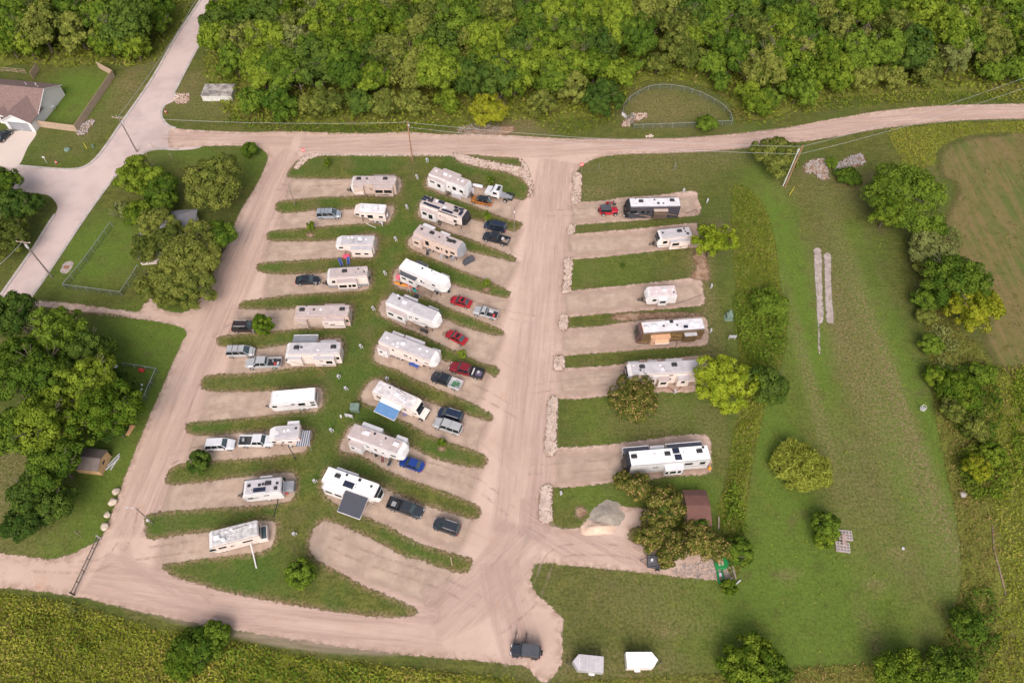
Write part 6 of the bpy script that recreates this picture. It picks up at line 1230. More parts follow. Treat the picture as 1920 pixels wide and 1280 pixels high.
fence('wooden_fence', [(63,149),(74,131)], 1.75, 'short far piece of tan board fence behind the house', WOODF, WOODF)
fence('rail_fence', [(-10,137),(16,135),(33,137),(50,138.5)], 1.2, 'pale rail fence behind the house roof', WOODF, WOODF, panel='rail')
fence('chain_link_fence', [(1181,233),(1188,242),(1240,240.5),(1300,238),(1371,234.5),(1369,222),(1358,208),(1338,194),(1312,180.5),(1282,171),(1258,167.5),(1236,166.5),(1215,170),(1196,179),(1180,190),(1169,203),(1167,215),(1172,223),(1176,228)], 1.25, 'half round chain link fence at the edge of the wood', CHAIN, STEEL)
fence('chain_link_fence', [(1176,228),(1184,220),(1189,226),(1181,233)], 1.25, 'small gate pen of chain link in the corner of the half round plot', CHAIN, STEEL)
fence('chain_link_fence', [(212,425),(165,490),(123,541),(230,555),(255,518),(262,505)], 1.3, 'faint chain link run beside the hidden house', CHAIN, STEEL)
fence('chain_link_fence', [(212,683),(297,697),(276,745),(262,768)], 1.2, 'green chain link fence round the little yard with the red toy', CHAIN, STEEL)
# sign on the half round fence
simple('fence_sign', MB().box(-.9,.9,-.03,.03,.25,1.15), WH, (1170,221), 'blank white board fixed on the half round fence', 'sign', rz=-52)
# concrete block
c0, c1 = at(381,190), at(437,190); rr = empty('concrete_tank', c0, math.atan2((c1-c0).y, (c1-c0).x)); tag(rr, 'old concrete block with flat stained slab top by the wood', 'concrete tank')
L = (c1-c0).length; MB().box(0,L,0,4.4,0,1.5).build('wall', M('whitewash', (.55,.54,.52), .9, var=.25, scale=1.2), rr, bevel=.04)
m, q = newmat('stained_slab'); n1 = q.noise(.5,5,.7); finish(q, q.mix(q.ramp(n1,.42,.6), (.17,.155,.15), (.40,.37,.345)), .9)
MB().box(-.08,L+.08,-.08,4.48,1.502,1.62).build('slab', m, rr, bevel=.02)
# hidden house
cA = at(266,497); rr = empty('house', (cA.x, cA.y, 0), 0.12); tag(rr, 'grey roofed bungalow almost hidden under the olive trees', 'house')
GRF = M('grey_shingles', (.20,.195,.215), .9, var=.2, scale=3); w_, d_ = 9.5, 11.5
MB().box(0,w_,0,d_,0,2.6).build('wall', CREAM, rr); MB().add([(-.5,-.5,2.55),(w_+.5,-.5,2.55),(w_+.5,d_+.5,2.55),(-.5,d_+.5,2.55),(w_/2,5.0,5.2),(w_/2,d_-5.0,5.2)], [(0,1,4),(1,2,5,4),(2,3,5),(3,0,4,5),(3,2,1,0)]).build('roof', GRF, rr)
wn = MB().box(.9,1.9,-.05,-.01,.9,2.0).build('window', GLASS, rr); MB().box(.8,2.0,-.009,-.004,.8,2.1).build('frame', WH, wn)
# tan shed with low gable, brown barn-roofed shed
def shed(px0, px1, dep, hw, hr, wallm, roofm, label, barn=False, z0=0):
    a, b = at(*px0), at(*px1); L = (b-a).length; rr = empty('shed', (a.x, a.y, 0), math.atan2((b-a).y, (b-a).x)); tag(rr, label, 'shed')
    prof = [(0,0),(dep,0),(dep,hw),(dep*.5,hr),(0,hw)] if not barn else [(0,0),(dep,0),(dep,hw),(dep*.82,hw+(hr-hw)*.62),(dep*.5,hr),(dep*.18,hw+(hr-hw)*.62),(0,hw)]
    n = len(prof); MB().add([(0,y,z) for y,z in prof]+[(L,y,z) for y,z in prof], [tuple(range(n)),tuple(range(2*n-1,n-1,-1))]+[(i,i+n,(i+1)%n+n,(i+1)%n) for i in range(n)]).build('wall', wallm, rr)
    top = prof[2:][::-1]; m_ = MB(); sc = 1.0
    pts = [(y, z+.03) for y, z in top]; pts[0] = (pts[0][0]-.2, pts[0][1]-.12); pts[-1] = (pts[-1][0]+.2, pts[-1][1]-.12); k = len(pts)
    vs = [(-.2,y,z) for y,z in pts]+[(L+.2,y,z) for y,z in pts]+[(-.2,y,z+.08) for y,z in pts]+[(L+.2,y,z+.08) for y,z in pts]
    fs = []
    for i in range(k-1): fs += [(i,i+1,k+i+1,k+i),(2*k+i,3*k+i,3*k+i+1,2*k+i+1)]
    fs += [tuple(range(k))+tuple(range(3*k-1,2*k-1,-1)), tuple(range(k,2*k))+tuple(range(4*k-1,3*k-1,-1)), (0,k,3*k,2*k), (k-1,3*k-1,4*k-1,2*k-1)]
    m_.add(vs, fs).build('roof', roofm, rr)
    d = MB().box(L*.42,L*.62,-.05,-.01,.1,1.9).build('door', wallm, rr); MB().box(L*.58,L*.6,-.08,-.052,.9,1.1).build('handle', BLACKPL, d)
    MB().box(L+.01,L+.04,dep*.4,dep*.6,1.2,1.6).build('window', GLASS, rr)
    return rr
shed((148,886), (193,891), 3.4, 2.0, 2.7, M('plywood', (.52,.33,.17), .8, var=.15, scale=2), M('shed_roof', (.17,.14,.13), .9, var=.2), 'tan plywood shed peeking out under the maples')
# brown shed: ridge runs up the picture
a = at(1284,990); rr = shed((1286,993), (1326,993), 5.6, 2.0, 3.0, M('shed_tan', (.55,.42,.30), .7, var=.1), M('barn_roof_brown', (.14,.068,.055), .85, var=.12, scale=1.5), 'tan shed with a dull brown barn roof behind the sumacs', barn=True)
# old slabs
sl = [sheet('concrete_slab', [(1527,477),(1540,477),(1541,520),(1543,560),(1544,600),(1533,603),(1531,560),(1528,520)], SLABM, .03, .3), sheet('concrete_slab', [(1545,477),(1557,478),(1558,520),(1560,560),(1563,603),(1558,606),(1549,598),(1547,545),(1546,500)], SLABM, .03, .3),
      sheet('concrete_slab', [(1527,466),(1538,466),(1538,475),(1527,475)], SLABM, .034, .3), sheet('concrete_slab', [(1534,607),(1536,607),(1537,640),(1538,662),(1535,662)], SLABM, .034, .25), sheet('concrete_slab', [(122,492),(138,492),(128,511),(113,510)], SLABM, .03, .3)]
for o, lab in zip(sl, ('left long cracked concrete strip in the right lawn','right long cracked concrete strip in the right lawn','small slab at the head of the concrete strips','narrow concrete kerb line below the strips','small concrete pad with rusty centre beside the street pole')):
    del o['kind']; tag(o, lab, 'concrete slab')
simple('manhole_cover', MB().box(-.5,.5,-.4,.4,0,.08), RUST, (125,501), 'rusty cover on the little concrete pad by the street pole', 'cover')

# ---------------------------------------------------------------- poles and wires
def pole(base, h, r_, mat, label, arms=(), cat='utility pole', name='utility_pole', extra=None, lean=None):
    b = at(*base); rr = empty(name, b); tag(rr, label, cat)
    MB().bar((0,0,-.1),(0,0,h),r_,8,r_*.75).build('shaft', mat, rr)
    for (z, ln, ang, mm) in arms:
        u = Vector((math.cos(R(ang)), math.sin(R(ang)), 0)); ca = MB().bar(u*-ln/2+Vector((0,0,z)), u*ln/2+Vector((0,0,z)), .08, 4).build('crossarm', mm, rr)
        for t in (-.48, 0, .48): 
            p = u*ln*t+Vector((0,0,z)); MB().bar(p, p+Vector((0,0,.28)), .05, 6).build('insulator', ROOFW, ca)
    return rr, b
H1 = height((257,285),(225,219)); print('pole heights', H1, height((98,520),(40,452)), height((774,303),(766,228)), height((1472,350),(1502,273)), height((553,384),(540,345)), height((964,430),(964,388)))
p1, b1 = pole((257,285), H1, .17, POLEG, 'grey street pole with white crossarm where the gravel road starts', [(H1-.35,2.9,-8,WOODF)])
MB().bar((.25,.1,H1-2.0),(.25,.1,H1-1.2),.2,8).bar((-.3,0,H1-.5),(-.3,0,H1+.4),.05,5).build('transformer', LGREY, p1)
H2 = height((98,520),(40,452)); p2, b2 = pole((98,520), H2, .17, POLEG, 'grey street pole with crossarm and transformer by the side street', [(H2-.3,2.7,-8,WOODF)])
MB().bar((.2,-.2,H2-1.6),(.2,-.2,H2-.8),.22,8).build('transformer', LGREY, p2)
H3 = height((774,303),(766,228)); p3, b3 = pole((774,303), H3, .17, POLEW, 'brown road pole on the north lawn')
MB().bar((.2,0,H3-1.2),(.2,0,H3-.7),.12,6).build('lamp', ROOFW, p3)
H4 = height((1472,350),(1502,273)); p4, b4 = pole((1472,350), H4, .19, POLEW, 'front pole of the leaning looking pair at the right', [])
MB().bar((-.45,.1,H4-1.8),(-.45,.1,H4-1.0),.2,8).build('transformer', LGREY, p4)
p5, b5 = pole((1468,349), H4-1.2, .12, M('white_conduit', (.55,.55,.56), .4), 'pale pole standing just beside the brown one of the pair', [])
p6, b6 = pole((407,32), 9.5, .15, POLEW, 'brown street pole at the top of the street by the wood')
p7, b7 = pole((553,384), height((553,384),(540,345)), .10, POLEG, 'thin site pole on the first grass finger of the left row', cat='lamp pole', name='lamp_pole'); 
MB().box(-.1,.1,-.35,.05,2.6,2.9).build('lamp', WOODF, p7)
p8, b8 = pole((964,430), height((964,430),(964,388)), .10, POLEG, 'thin site pole beside the dark navy wagon', cat='lamp pole', name='lamp_pole'); MB().box(-.12,.12,-.3,.0,5.0,5.3).build('lamp', ROOFW, p8)
p9, b9 = pole((287,981), height((287,981),(256,952)), .10, POLEG, 'site lamp pole at the left end of the ninth grass finger', cat='lamp pole', name='lamp_pole')
h9 = height((287,981),(256,952)); MB().bar((0,0,h9-.1),(-1.2,0,h9+.05),.04).box(-1.4,-1.1,-.12,.12,h9-.02,h9+.1).build('lamp', LGREY, p9); MB().box(-.2,.2,-.3,-.08,1.6,2.1).build('meter_box', LGREY, p9)
p10, b10 = pole((848,1060), 4.0, .08, WOODF, 'thin pale post on the last grass finger of the centre row', cat='post', name='lamp_pole')
p11, b11 = pole((554.5,861), height((554.5,861),(557.5,838)), .09, DSTEEL, 'dark steel post behind the striped patio cover', cat='post', name='lamp_pole')
simple('guy_guard', MB().bar((0,0,0),(.5,.3,2.2),.05,5), YEL, (1480,366), 'yellow guy wire guard below the pair of poles', 'guy guard')
def wire(a, b, sag, label):
    pts = []
    for i in range(25):
        t = i/24; p = a.lerp(b, t); p = Vector((p.x, p.y, p.z-sag*4*t*(1-t))); pts.append(p-a)
    o = MB().path(pts, .022, 4).build('power_line', LGREY); o.location = a; tag(o, label, 'power line', 'overhead power lines')
Z = lambda b, z: Vector((b.x, b.y, z))
wire(Z(b1, H1), Z(b3, H3-.2), .9, 'overhead line from the street pole to the brown road pole')
wire(Z(b3, H3-.2), Z(b4, H4-.2), 1.2, 'upper overhead line from the brown road pole to the pair of poles'); wire(Z(b3, H3-1.5), Z(b4, H4-2.2), 1.2, 'lower overhead line from the brown road pole to the pair of poles')
far = at(1990,120,9.0); wire(Z(b4, H4-.2), far, 1.5, 'upper line leaving the pair of poles to the right'); wire(Z(b4, H4-2.2), far+Vector((0,-2,-1.5)), 1.5, 'lower line leaving the pair of poles to the right')
wire(Z(b2, H2), at(-60,540,8), .6, 'line from the lower street pole out of the left edge'); wire(Z(b1, H1), Z(b6, 9.2), 1.0, 'line from the street pole up the street')
# gate
g0, g1 = at(189,1010), at(140,1115); rr = empty('pipe_gate', g0); tag(rr, 'long double pipe gate swung across the bottom left gravel entry', 'gate'); d = g1-g0; u = d.normalized(); n = Vector((-u.y,u.x,0))
m_ = MB(); m_.bar(Vector((0,0,1.15)), d+Vector((0,0,1.15)), .06).bar(Vector((0,0,.35)), d+Vector((0,0,.35)), .06).build('rail', DSTEEL, rr)
for i in range(6): p = d*(i/5); MB().bar(p+Vector((0,0,.35)), p+Vector((0,0,1.15)), .05).build('upright', DSTEEL, rr)
MB().bar(Vector((0,0,-.1)), Vector((0,0,1.5)), .12, 8).build('post', ALLOY, rr); MB().bar(d+Vector((0,0,-.1)), d+Vector((0,0,1.5)), .12, 8).build('post', DSTEEL, rr)
m, q = newmat('gate_mesh'); finish(q, (.25,.27,.25), .7, .2, alpha=.22 if False else q.math('MULTIPLY', q.noise(9,2), .45)); 
MB().add([(0,0,.4),tuple(d+Vector((0,0,.4))),tuple(d+Vector((0,0,1.1))),(0,0,1.1)], [(0,1,2,3)]).build('panel', m, rr)
# signs
def noentry(px, label):
    rr = empty('road_sign', at(*px)); tag(rr, label, 'road sign'); MB().bar((0,0,0),(0,0,2.0),.04).build('post', STEEL, rr)
    o = MB().bar((0,-.05,1.85),(0,-.09,1.85),.42,20).build('sign_plate', M('sign_red', (.75,.06,.07), .5), rr); o.rotation_euler = (R(-18),0,0)
    o2 = MB().box(-.28,.28,-.11,-.095,1.79,1.91).build('bar', M('sign_white', (.85,.85,.85), .5), o)
noentry((1090,323), 'red no entry sign with white bar by the right road bend'); noentry((571,296), 'red no entry sign with white bar at the left corner stones')
for x, y, lab in ((1123,316,'thin white stake on the north right lawn left end'),(1263,318,'leaning grey frame post on the north right lawn')):
    simple('stake', MB().bar((0,0,0),(.1,0,2.0),.05,5).bar((.6,0,0),(.1,0,2.0),.04,5) if 'frame' in lab else MB().bar((0,0,0),(0,0,1.6),.04,5), STEEL, (x, y), lab, 'post')
for x, y, lab in ((288,278.5,'first thin post at the street end of the north west lawn'),(276,292,'second thin post at the street end of the north west lawn'),(322,297,'thin leaning post on the north west lawn')):
    simple('stake', MB().bar((0,0,0),(0,0,1.5),.05,5), WOODF, (x, y), lab, 'post')
# pedestals
PED = [(782,336,'at the first centre pad'),(763,392,'behind the solar trailer'),(742,452,'left of the long tan fifth wheel'),(722,516,'between the two tone trailer and the kayaks'),(700,582,'left of the lavender roofed trailer'),(677,653,'right of the white awning motorhome'),(649,732,'between the plain white trailer and the blue awning'),
       (622,810,'above the bright white trailer rear'),(591,905,'by the rear of the black nosed trailer'),(553,1004,'by the rear of the old silver motorhome'),(801,305,'on the north lawn by the brown pole'),(726,714,'above the blue awning motorhome'),(636,710,'at the strip above the plain white trailer'),
       (1325,381,'at the first right pad end'),(1327,437,'under the thin yellow tree'),(1332,541,'at the small trailer pad end'),(1331,624,'behind the brown motorhome'),(1264,738,'on the wide strip below the long motorhome'),(1051,928,'on the lawn by the southern limestone bed'),(717,424,'beside the old short fifth wheel'),(1281,362,'above the black motorhome')]
for i, (x, y, s) in enumerate(PED):
    rr = empty('utility_pedestal', at(x, y), R(-20+7*i)); tag(rr, 'grey hookup pedestal '+s, 'utility pedestal', 'hookup pedestals of the camp sites')
    MB().box(-.09,.09,-.07,.07,0,.9).build('post', LGREY, rr); MB().frus((-.24,.24,-.16,.16), .75, (-.20,.20,-.12,.12), 1.25).build('box', LGREY, rr); MB().box(-.2,.2,-.20,-.165,.8,1.1).build('cover', STEEL, rr)
    MB().bar((.35,-.1,0),(.35,-.1,.75),.05,6).ball((.35,-.1,.78),.10).build('water_tap', WH, rr)
simple('transformer_cabinet', MB().box(-.75,.75,-.6,.6,0,1.25).frus((-.8,.8,-.65,.65),1.25,(-.72,.72,-.6,.6),1.36), GREENBOX, (667,768), 'green transformer cabinet in the middle lawn', 'transformer', bevel=.03)
simple('meter_rack', MB().box(-.7,.7,-.06,.06,.7,1.4).bar((-.6,0,0),(-.6,0,1.5),.05).bar((.6,0,0),(.6,0,1.5),.05).box(-.6,-.1,-.2,-.07,.8,1.3).box(.1,.6,-.2,-.07,.8,1.3), LGREY, (656,784), 'grey meter rack beside the green cabinet', 'meter rack', rz=-12)
simple('transformer_cabinet', MB().box(-.55,.55,-.5,.5,.08,1.2).box(-.8,.8,-.75,.75,0,.07).frus((-.3,.3,.0,.5),1.2,(-.2,.2,.1,.4),2.0), GREENBOX, (1366,596), 'green transformer on a pad right of the brown motorhome', 'transformer', bevel=.02)
simple('meter_rack', MB().box(-.7,.7,-.06,.06,.7,1.4).bar((-.6,0,0),(-.6,0,1.5),.05).bar((.6,0,0),(.6,0,1.5),.05).box(-.5,0,-.2,-.07,.8,1.3), LGREY, (1371,637), 'grey meter rack right of the brown motorhome', 'meter rack')
simple('vent_pipe', MB().bar((0,0,0),(0,0,.6),.18,8), WH, (640,782), 'short white pipe beside the grey meter rack', 'pipe')
# camp things
def chair(px, rz, mt, label, lounger=False):
    rr = empty('camp_chair', at(*px), R(rz)); tag(rr, label, 'chair', 'camp chairs'); l = 1.15 if lounger else .55
    MB().box(-.28,.28,-l/2,l/2,.38,.42).build('seat', mt, rr); MB().add([(-.28,l/2,.40),(.28,l/2,.40),(.28,l/2+.35,.95),(-.28,l/2+.35,.95),(-.28,l/2+.03,.38),(.28,l/2+.03,.38),(.28,l/2+.38,.93),(-.28,l/2+.38,.93)],[(0,1,2,3),(7,6,5,4),(0,1,5,4),(2,3,7,6)]).build('backrest', mt, rr)
    for sx in (-.3, .3):
        for sy in (-1, 1): MB().bar((sx, sy*l/2, 0),(sx, sy*l/2*.9, .42),.03,4).build('leg', ALLOY, rr)
        MB().bar((sx,-l/2-.15,.43),(sx,l/2+.3,.62),.035,4).build('armrest', ALLOY, rr)
chair((640,496), 25, BLUE, 'left blue lounger on the grass above the two tone trailer', True); chair((654,494), 10, BLUE, 'right blue lounger on the grass above the two tone trailer', True)
for x, y, a, mt, lab in ((802,479,0,BLACKPL,'black chair beside the tan fifth wheel'),(838,485,30,DSTEEL,'left patio chair at the tan fifth wheel nose'),(848,489,-30,GREYP,'right patio chair at the tan fifth wheel nose'),(738,667,20,BLUE,'blue chair under the grey roofed trailer'),(746,671,-15,DSTEEL,'dark chair beside the blue one'),
                       (706,855,20,BLACKPL,'black rocker beside the white fifth wheel'),(718,865,0,M('rust_chair', (.15,.06,.05), .7),'rusty red rocker second along the white fifth wheel'),(730,872,-20,DSTEEL,'dark rocker third along the white fifth wheel'),(842,549,20,DSTEEL,'chair at the nose of the kayak trailer'),(820,552,-10,DSTEEL,'chair by the red step edge of the kayak trailer')): chair((x, y), a, mt, lab)
simple('table', MB().box(-.9,.9,-.4,.4,.7,.76).bar((-.8,-.3,0),(-.8,-.3,.7),.04).bar((.8,-.3,0),(.8,-.3,.7),.04).bar((-.8,.3,0),(-.8,.3,.7),.04).bar((.8,.3,0),(.8,.3,.7),.04).box(-.5,.1,-.3,.2,.76,.98), BLUE, (777,687), 'dark blue covered table under the grey roofed fifth wheel', 'table', rz=-25)
simple('smoker', MB().bar((-.7,0,.85),(.7,0,.85),.3,10).bar((-.6,-.2,0),(-.6,-.2,.7),.04).bar((.6,-.2,0),(.6,-.2,.7),.04).bar((-.6,.2,0),(-.6,.2,.7),.04).bar((.6,.2,0),(.6,.2,.7),.04).bar((.5,0,1.1),(.5,0,1.6),.07), BLACKPL, (796,625), 'black barrel smoker in front of the lavender roofed trailer', 'grill', rz=-25)
simple('covered_grill', MB().frus((-1.3,1.3,-.5,.5),0,(-1.0,1.0,-.35,.35),1.15).ball((-.5,0,1.12),.3).ball((.6,0,1.1),.3), DGREY, (879,491), 'black tarpaulin covered heap on the pad of the tan fifth wheel', 'covered heap', rz=38, bevel=.12)
def deck(px, label, rz, n=4):
    rr = empty('porch_steps', at(*px), R(rz)); tag(rr, label, 'steps'); MB().box(-1.2,0,-.8,.8,.85,.95).build('deck', WOODD, rr)
    for i in range(n): MB().box(i*.32,i*.32+.3,-.7,.7,.72-i*.18,.77-i*.18).build('tread', WOODD, rr)
    for y in (-.8,.8): MB().bar((-1.2,y,1.7),(0,y,1.7),.04,4).bar((0,y,1.7),(n*.32,y,.9),.04,4).bar((-1.2,y,0),(-1.2,y,1.7),.05,4).bar((0,y,0),(0,y,1.7),.05,4).bar((n*.32,y,0),(n*.32,y,.9),.05,4).build('handrail', WOODD, rr)
deck((799,547), 'wooden porch and steps beside the kayak trailer', -22, 5); deck((777,610), 'wooden porch and steps beside the lavender roofed trailer', -22, 5)
def kayak(px, rz, mt, label, L=3.2):
    m_ = MB(); secs = []
    for i in range(9):
        t = i/8; k = math.sin(math.pi*min(max(t, .04), .96))**.7; x = (t-.5)*L
        secs.append([(x, .36*k*math.cos(a), .22+.2*k*math.sin(a)) for a in [2*math.pi*j/8 for j in range(8)]])
    loft(m_, secs); o = m_.build('kayak', mt, smooth=True); o.location = at(*px); o.rotation_euler = (0,0,R(rz)); tag(o, label, 'kayak', 'kayaks beside the bright white trailer')
    c = MB().bar((0,0,.40),(0,0,.445),.26,10).build('cockpit', BLACKPL, o)
kayak((752,534), -20, ORANGE, 'orange and yellow kayak at the trailer rear'); kayak((771,538), -22, M('coral', (.70,.16,.12), .4), 'coral red kayak in the middle'); kayak((777,543), -60, TEAL, 'short teal kayak upright by the steps', 1.8)
simple('round_cover', MB().ball((0,0,.45),.55,.9,10,6), PINK, (748,522), 'small dark pink covered barrel at the kayak end', 'barrel')
simple('flag_pole', MB().bar((0,0,0),(0,0,4.2),.04,6), LGREY, (770,558), 'thin pale flag pole next to the teal kayak', 'pole')
simple('fire_ring', MB().bar((0,0,0),(0,0,.3),.5,12), DSTEEL, (781,556), 'round fire ring in a patch of dead leaves', 'fire ring')
stones('brush_pile', world_poly([(777,545),(790,540),(797,550),(790,560),(780,560)]), 60, .16, DEADW, 'dry dark brush beside the wooden steps')
simple('storage_box', MB().box(-1.1,1.1,-.55,.55,0,1.05).frus((-1.15,1.15,-.6,.6),1.05,(-1.1,1.1,-.5,.5),1.2), LGREY, (858,368), 'grey plastic storage chest beside the white trailer', 'storage box', rz=-20, bevel=.03)
simple('water_tank', MB().bar((-1.1,0,.55),(1.1,0,.55),.38,12), ROOFW, (896,352), 'white cylinder tank between the white trailer and the truck', 'tank', rz=-15)
simple('propane_bottle', MB().bar((0,0,0),(0,0,1.1),.25,10).ball((0,0,1.1),.25), ROOFW, (887,361), 'tall white gas bottle at the trailer hitch', 'gas bottle')
simple('air_mat', MB().box(-.7,.7,-.45,.45,.0,.5), PINK, (650,482), 'pink cloth bundle by the door of the white fifth wheel', 'bundle', bevel=.2)
simple('storage_box', MB().box(-.9,.9,-.8,.8,.3,1.35), GREYP, (544,916), 'grey box on the rear rack of the black nosed trailer', 'storage box', rz=5, bevel=.05)
simple('fuel_can', MB().box(-.35,.35,-.2,.2,0,.5), REDP, (537,924), 'red fuel can behind the black nosed trailer', 'can', bevel=.04)
simple('bicycle_rack', MB().bar((-.6,0,.3),(.6,0,.3),.04).bar((-.5,0,.6),(-.2,0,1.2),.04).bar((.5,0,.6),(.2,0,1.2),.04).bar((-.2,0,1.2),(.2,0,1.2),.04).ball((0,0,.8),.35), M('dark_green_cover', (.02,.05,.035), .7), (534,903), 'dark green covered rack behind the black nosed trailer', 'rack', rz=85)
rr = empty('tow_dolly', at(496,1004), R(14)); tag(rr, 'cream box with dark glass lid behind the old silver motorhome', 'storage box'); MB().box(-.75,.75,-1.1,1.1,.2,1.3).build('box', CREAM, rr, bevel=.05); MB().box(-.62,.62,-.95,.95,1.302,1.36).build('lid', TINT, rr)
a = at(469,1014,1.2); b_ = at(481,1065,.1); o = MB().bar((0,0,0), b_-a, .10, 8).build('drain_pipe', WH); o.location = a; tag(o, 'long white pipe slanting from the old motorhome onto the grass', 'pipe')
rr = empty('patio_cover', at(575,832), R(6)); tag(rr, 'grey striped fabric patio cover behind the short fifth wheel', 'canopy')
mS, q = newmat('striped_fabric'); wv = q.n('ShaderNodeTexWave'); wv.inputs['Scale'].default_value = .9; q.l(q.P(), wv.inputs['Vector']); finish(q, q.mix(q.ramp(wv.outputs['Fac'],.4,.6), (.09,.10,.14), (.42,.43,.47)), .8)
MB().add([(-1.1,-1.5,2.2),(1.0,-1.4,2.0),(1.0,1.4,2.0),(-1.1,1.5,2.2),(-1.1,-1.5,2.17),(1.0,-1.4,1.97),(1.0,1.4,1.97),(-1.1,1.5,2.17)],[(0,1,2,3),(7,6,5,4),(0,1,5,4),(1,2,6,5),(2,3,7,6),(3,0,4,7)]).build('canopy', mS, rr)
for x, y in ((1.0,-1.4),(1.0,1.4)): MB().bar((x,y,0),(x,y,2.0),.04).build('leg', ALLOY, rr)
# hoses and cords
def hose(pts, mt, label, r_=.06, name='hose'):
    W_ = [at(x, y, .06) for x, y in pts]; L = smooth_poly([tuple(p)[:2] for p in W_], False, 4); o = MB().path([Vector((p[0]-L[0][0], p[1]-L[0][1], 0)) for p in L], r_, 5).build(name, mt); o.location = (L[0][0], L[0][1], .07); tag(o, label, 'hose', 'hoses on the ground')
hose([(521,932),(520,944),(516,958),(513,970)], BLACKPL, 'black drain hose from the black nosed trailer', .08)
hose([(590,684),(598,690),(605,697),(610,702)], RUST, 'rusty orange hose from the white awning motorhome'); hose([(1268,569),(1290,562),(1318,552)], DSTEEL, 'thin cord from the small white trailer to its pedestal', .03)
hose([(1269,637),(1269,645),(1265,652)], BLACKPL, 'short black hose below the brown motorhome'); hose([(1240,726),(1255,727),(1264,734),(1276,726),(1280,715)], M('hose_red', (.16,.04,.035), .6), 'dark red hose loop beside the long grey roofed motorhome')
hose([(1284,400),(1296,397),(1304,393),(1308,396),(1304,398)], BLACKPL, 'black cord loop on the first right pad', .04); hose([(1326,621),(1318,626),(1302,630)], DSTEEL, 'grey cord behind the brown motorhome', .04)
hose([(686,418),(695,423),(705,427)], WH, 'white hose from the old short fifth wheel into the grass', .06)
simple('grill', MB().bar((0,0,.3),(0,0,.9),.05).ball((0,0,1.0),.35,.8,10,6), BLACKPL, (1243,705), 'black kettle grill by the door of the long motorhome', 'grill', smooth=True)
simple('bucket', MB().bar((0,0,0),(0,0,.45),.24,10), M('bucket_orange', (.75,.35,.04), .5), (1330,879), 'orange bucket at the rear of the long bright motorhome', 'bucket')
simple('side_table', MB().bar((0,0,0),(0,0,.55),.05).bar((0,0,.52),(0,0,.56),.4,10), M('purple_cloth', (.17,.15,.30), .6), (760,779), 'small purple covered table by the cab of the blue awning motorhome', 'table')
simple('kids_mat', MB().box(-.5,.5,-.3,.3,0,.12), M('heap_grey', None), (1276,886), 'grey doormat below the bright white bus', 'mat', rz=5)
# green play parts
rr = empty('paddle_boat', at(1351,1055), R(0)); tag(rr, 'round ended green boat shell lying in the debris', 'boat shell')
MB().plan([(-.9,-1.0),(.6,-1.0),(1.05,-.4),(1.05,.4),(.6,1.0),(-.9,1.0),(-1.05,.5),(-1.05,-.5)], .05, .5).build('hull', PAINTG, rr, bevel=.1); MB().box(-.5,-.2,-.6,.6,.505,.53).box(.0,.3,-.5,.7,.505,.53).box(-.2,.0,-.1,.1,.505,.56).build('seat', WOODF, rr); MB().bar((1.05,0,.35),(1.5,0,.35),.05).build('handle', PAINTG, rr)
rr = empty('boat_frame', at(1350,1078), R(0)); tag(rr, 'narrow green frame below the green boat shell', 'frame')
MB().box(-.5,-.25,-1.2,1.2,0,.3).box(.25,.5,-1.2,1.2,0,.3).box(-.25,.25,-1.2,-1.0,0,.3).box(-.25,.25,1.0,1.2,0,.3).build('frame', PAINTG, rr, bevel=.03); MB().box(-.2,.2,-.2,.3,.05,.35).build('block', ROOFW, rr)
simple('log', MB().bar((0,-1.6,.2),(0,1.6,.2),.16,8), DEADW, (1374,1065), 'grey log beside the green boat shell', 'log', rz=5); simple('log', MB().bar((-.9,-.7,.15),(.9,.7,.15),.12,8), LGREY, (1378,1096), 'pale plank lying at the end of the debris', 'plank')
simple('stump', MB().bar((0,-.9,.15),(.2,.9,.7),.12,8), DEADW, (1345,982), 'grey post leaning in the brush right of the brown shed', 'post')
# window frames
def panes(px, rz, label):
    rr = empty('window_frame', at(*px), R(rz)); rr.scale = (.85, .85, 1); tag(rr, label, 'window frame', 'discarded window frames'); m_ = MB()
    for i in range(5): m_.box(-1.2+i*.58, -1.12+i*.58, -.9, .9, .30, .36)
    for j in range(4): m_.box(-1.2, 1.2, -.9+j*.57, -.82+j*.57, .365, .40)
    m_.build('lattice', LGREY, rr); MB().box(-1.2,1.2,-.9,.9,.0,.12).build('backing', M('pale_wood', (.36,.27,.25), .8), rr)
panes((1584,1004), -5, 'upper discarded lattice frame beside the bush'); panes((1579,1026), -8, 'lower discarded lattice frame beside the bush')
simple('bench', MB().box(-.9,.9,-.3,.3,.0,.45), M('pale_wood', None), (1581,1013), 'pinkish pallet between the two lattice frames', 'pallet', rz=80)
# disc golf basket
rr = empty('target_basket', at(1726,770)); tag(rr, 'chain target basket on a pole in the right lawn', 'target basket'); MB().bar((0,0,0),(0,0,1.4),.04).build('pole', STEEL, rr); m_ = MB()
for z in (.7,.9,1.35):
    for i in range(14): a, b_ = 2*math.pi*i/14, 2*math.pi*(i+1)/14; m_.bar((.42*math.cos(a),.42*math.sin(a),z),(.42*math.cos(b_),.42*math.sin(b_),z),.035,4)
for i in range(8): a = 2*math.pi*i/8; m_.bar((0,0,.7),(.42*math.cos(a),.42*math.sin(a),.7),.025,4)
m_.build('basket', ROOFW, rr)
simple('tyre', MB().bar((0,0,0),(0,0,.15),.22,12), LGREY, (1693,1028), 'pale ring lying on the right lawn', 'ring'); simple('boulder', MB().ball((0,0,.3),.55,.6,8,5,.15), ROCKG, (1804,928), 'grey boulder in the brown weeds at the right', 'boulder')
hose([(1861,985),(1864,1030),(1872,1060),(1880,1090),(1886,1115)], WOODD, 'grey fallen pole line in the right weeds', .14, 'fallen_pole')
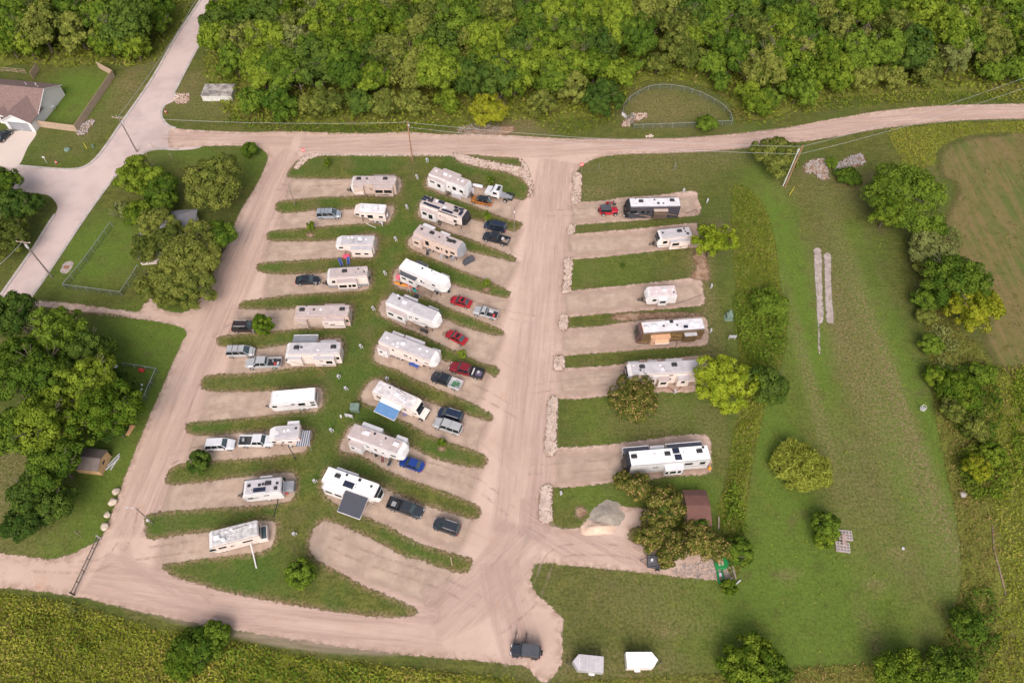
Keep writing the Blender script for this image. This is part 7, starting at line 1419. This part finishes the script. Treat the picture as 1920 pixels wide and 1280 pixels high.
# little yard
simple('toy_car', MB().box(-.5,.5,-.35,.35,.05,.4).frus((-.3,.3,-.3,.3),.4,(-.2,.2,-.2,.2),.65), REDP, (266,695), 'red toy on the little fenced yard', 'toy', rz=-20, bevel=.06)
for i,(x,y,rd_) in enumerate(((217,687,.45),(266,722,.25),(265,730,.25),(221,699,.3))): simple('yard_rock', MB().ball((0,0,.12),rd_,.7,7,4,.1), ROOFW, (x,y), ['largest white lump by the fence corner of the little yard','upper white dot of two in the little yard','lower white dot of two in the little yard','pale lump near the maple in the little yard'][i], 'stone')
for i,(x,y,a) in enumerate(((213,862,60),(216,868,75),(211,870,55))): simple('plank', MB().box(-1.3,1.3,-.1,.1,.0,.08+.05*i), LGREY, (x,y), ['upper grey plank right of the tan shed','middle grey plank right of the tan shed','lower grey plank right of the tan shed'][i], 'plank', rz=a)
simple('board', MB().box(-.5,.5,-1.0,1.0,0,.06), M('orange_board', (.55,.32,.16), .8), (243,806), 'orange board lying at the fence above the tan shed', 'board', rz=-15)
simple('fallen_branch', MB().bar((0,0,.1),(1.5,-.9,.15),.05,5,.02).bar((.5,-.3,.12),(1.0,.1,.2),.03,4), DEADW, (140,996), 'small dead branch on the lower left verge', 'branch')
# dead branches on the wood edge
for i,(x,y,h_,lab) in enumerate(((530,45,9,'bare forked snag at the left end of the wood'),(1405,140,7,'bleached dead limbs right of the half round plot'),(1085,60,9,'bare dead tree top in the middle of the wood'),(560,150,7,'grey bare twigs in the olive tree of the wood'),(1370,1040,1.5,'dead brush behind the green boat shell'),(222,400,2.0,'dead twiggy shrub left of the lime trees'))):
    rs_ = random.Random(i); m_ = MB(); H_ = h_
    m_.bar((0,0,0),(0,0,H_*.7),.05+H_*.018,6,.05)
    for k in range(10 if h_ > 3 else 14):
        a = rs_.uniform(0,6.28); z = H_*rs_.uniform(.3,.7); l = H_*rs_.uniform(.2,.45) if h_ > 3 else 1.3; e = Vector((math.cos(a)*l, math.sin(a)*l, z+l*.8)); m_.bar((0,0,z), e, .03+H_*.007, 5, .02)
        for j in range(2): a2 = a+rs_.uniform(-.7,.7); m_.bar(e*.7+Vector((0,0,z*.3)), e+Vector((math.cos(a2)*l*.4, math.sin(a2)*l*.4, l*.3)), .03, 4, .012)
    c = at(x, y, H_*.6); o = m_.build('dead_tree' if h_ > 3 else 'dead_shrub', DEADW); o.location = (c.x, c.y, 0); tag(o, lab, 'dead tree' if h_ > 3 else 'dead shrub')
stones('brush_pile', world_poly([(860,240),(895,232),(930,236),(945,248),(900,253),(862,250)]), 260, .2, DEADW, 'pale brush pile at the foot of the wood beside the road')
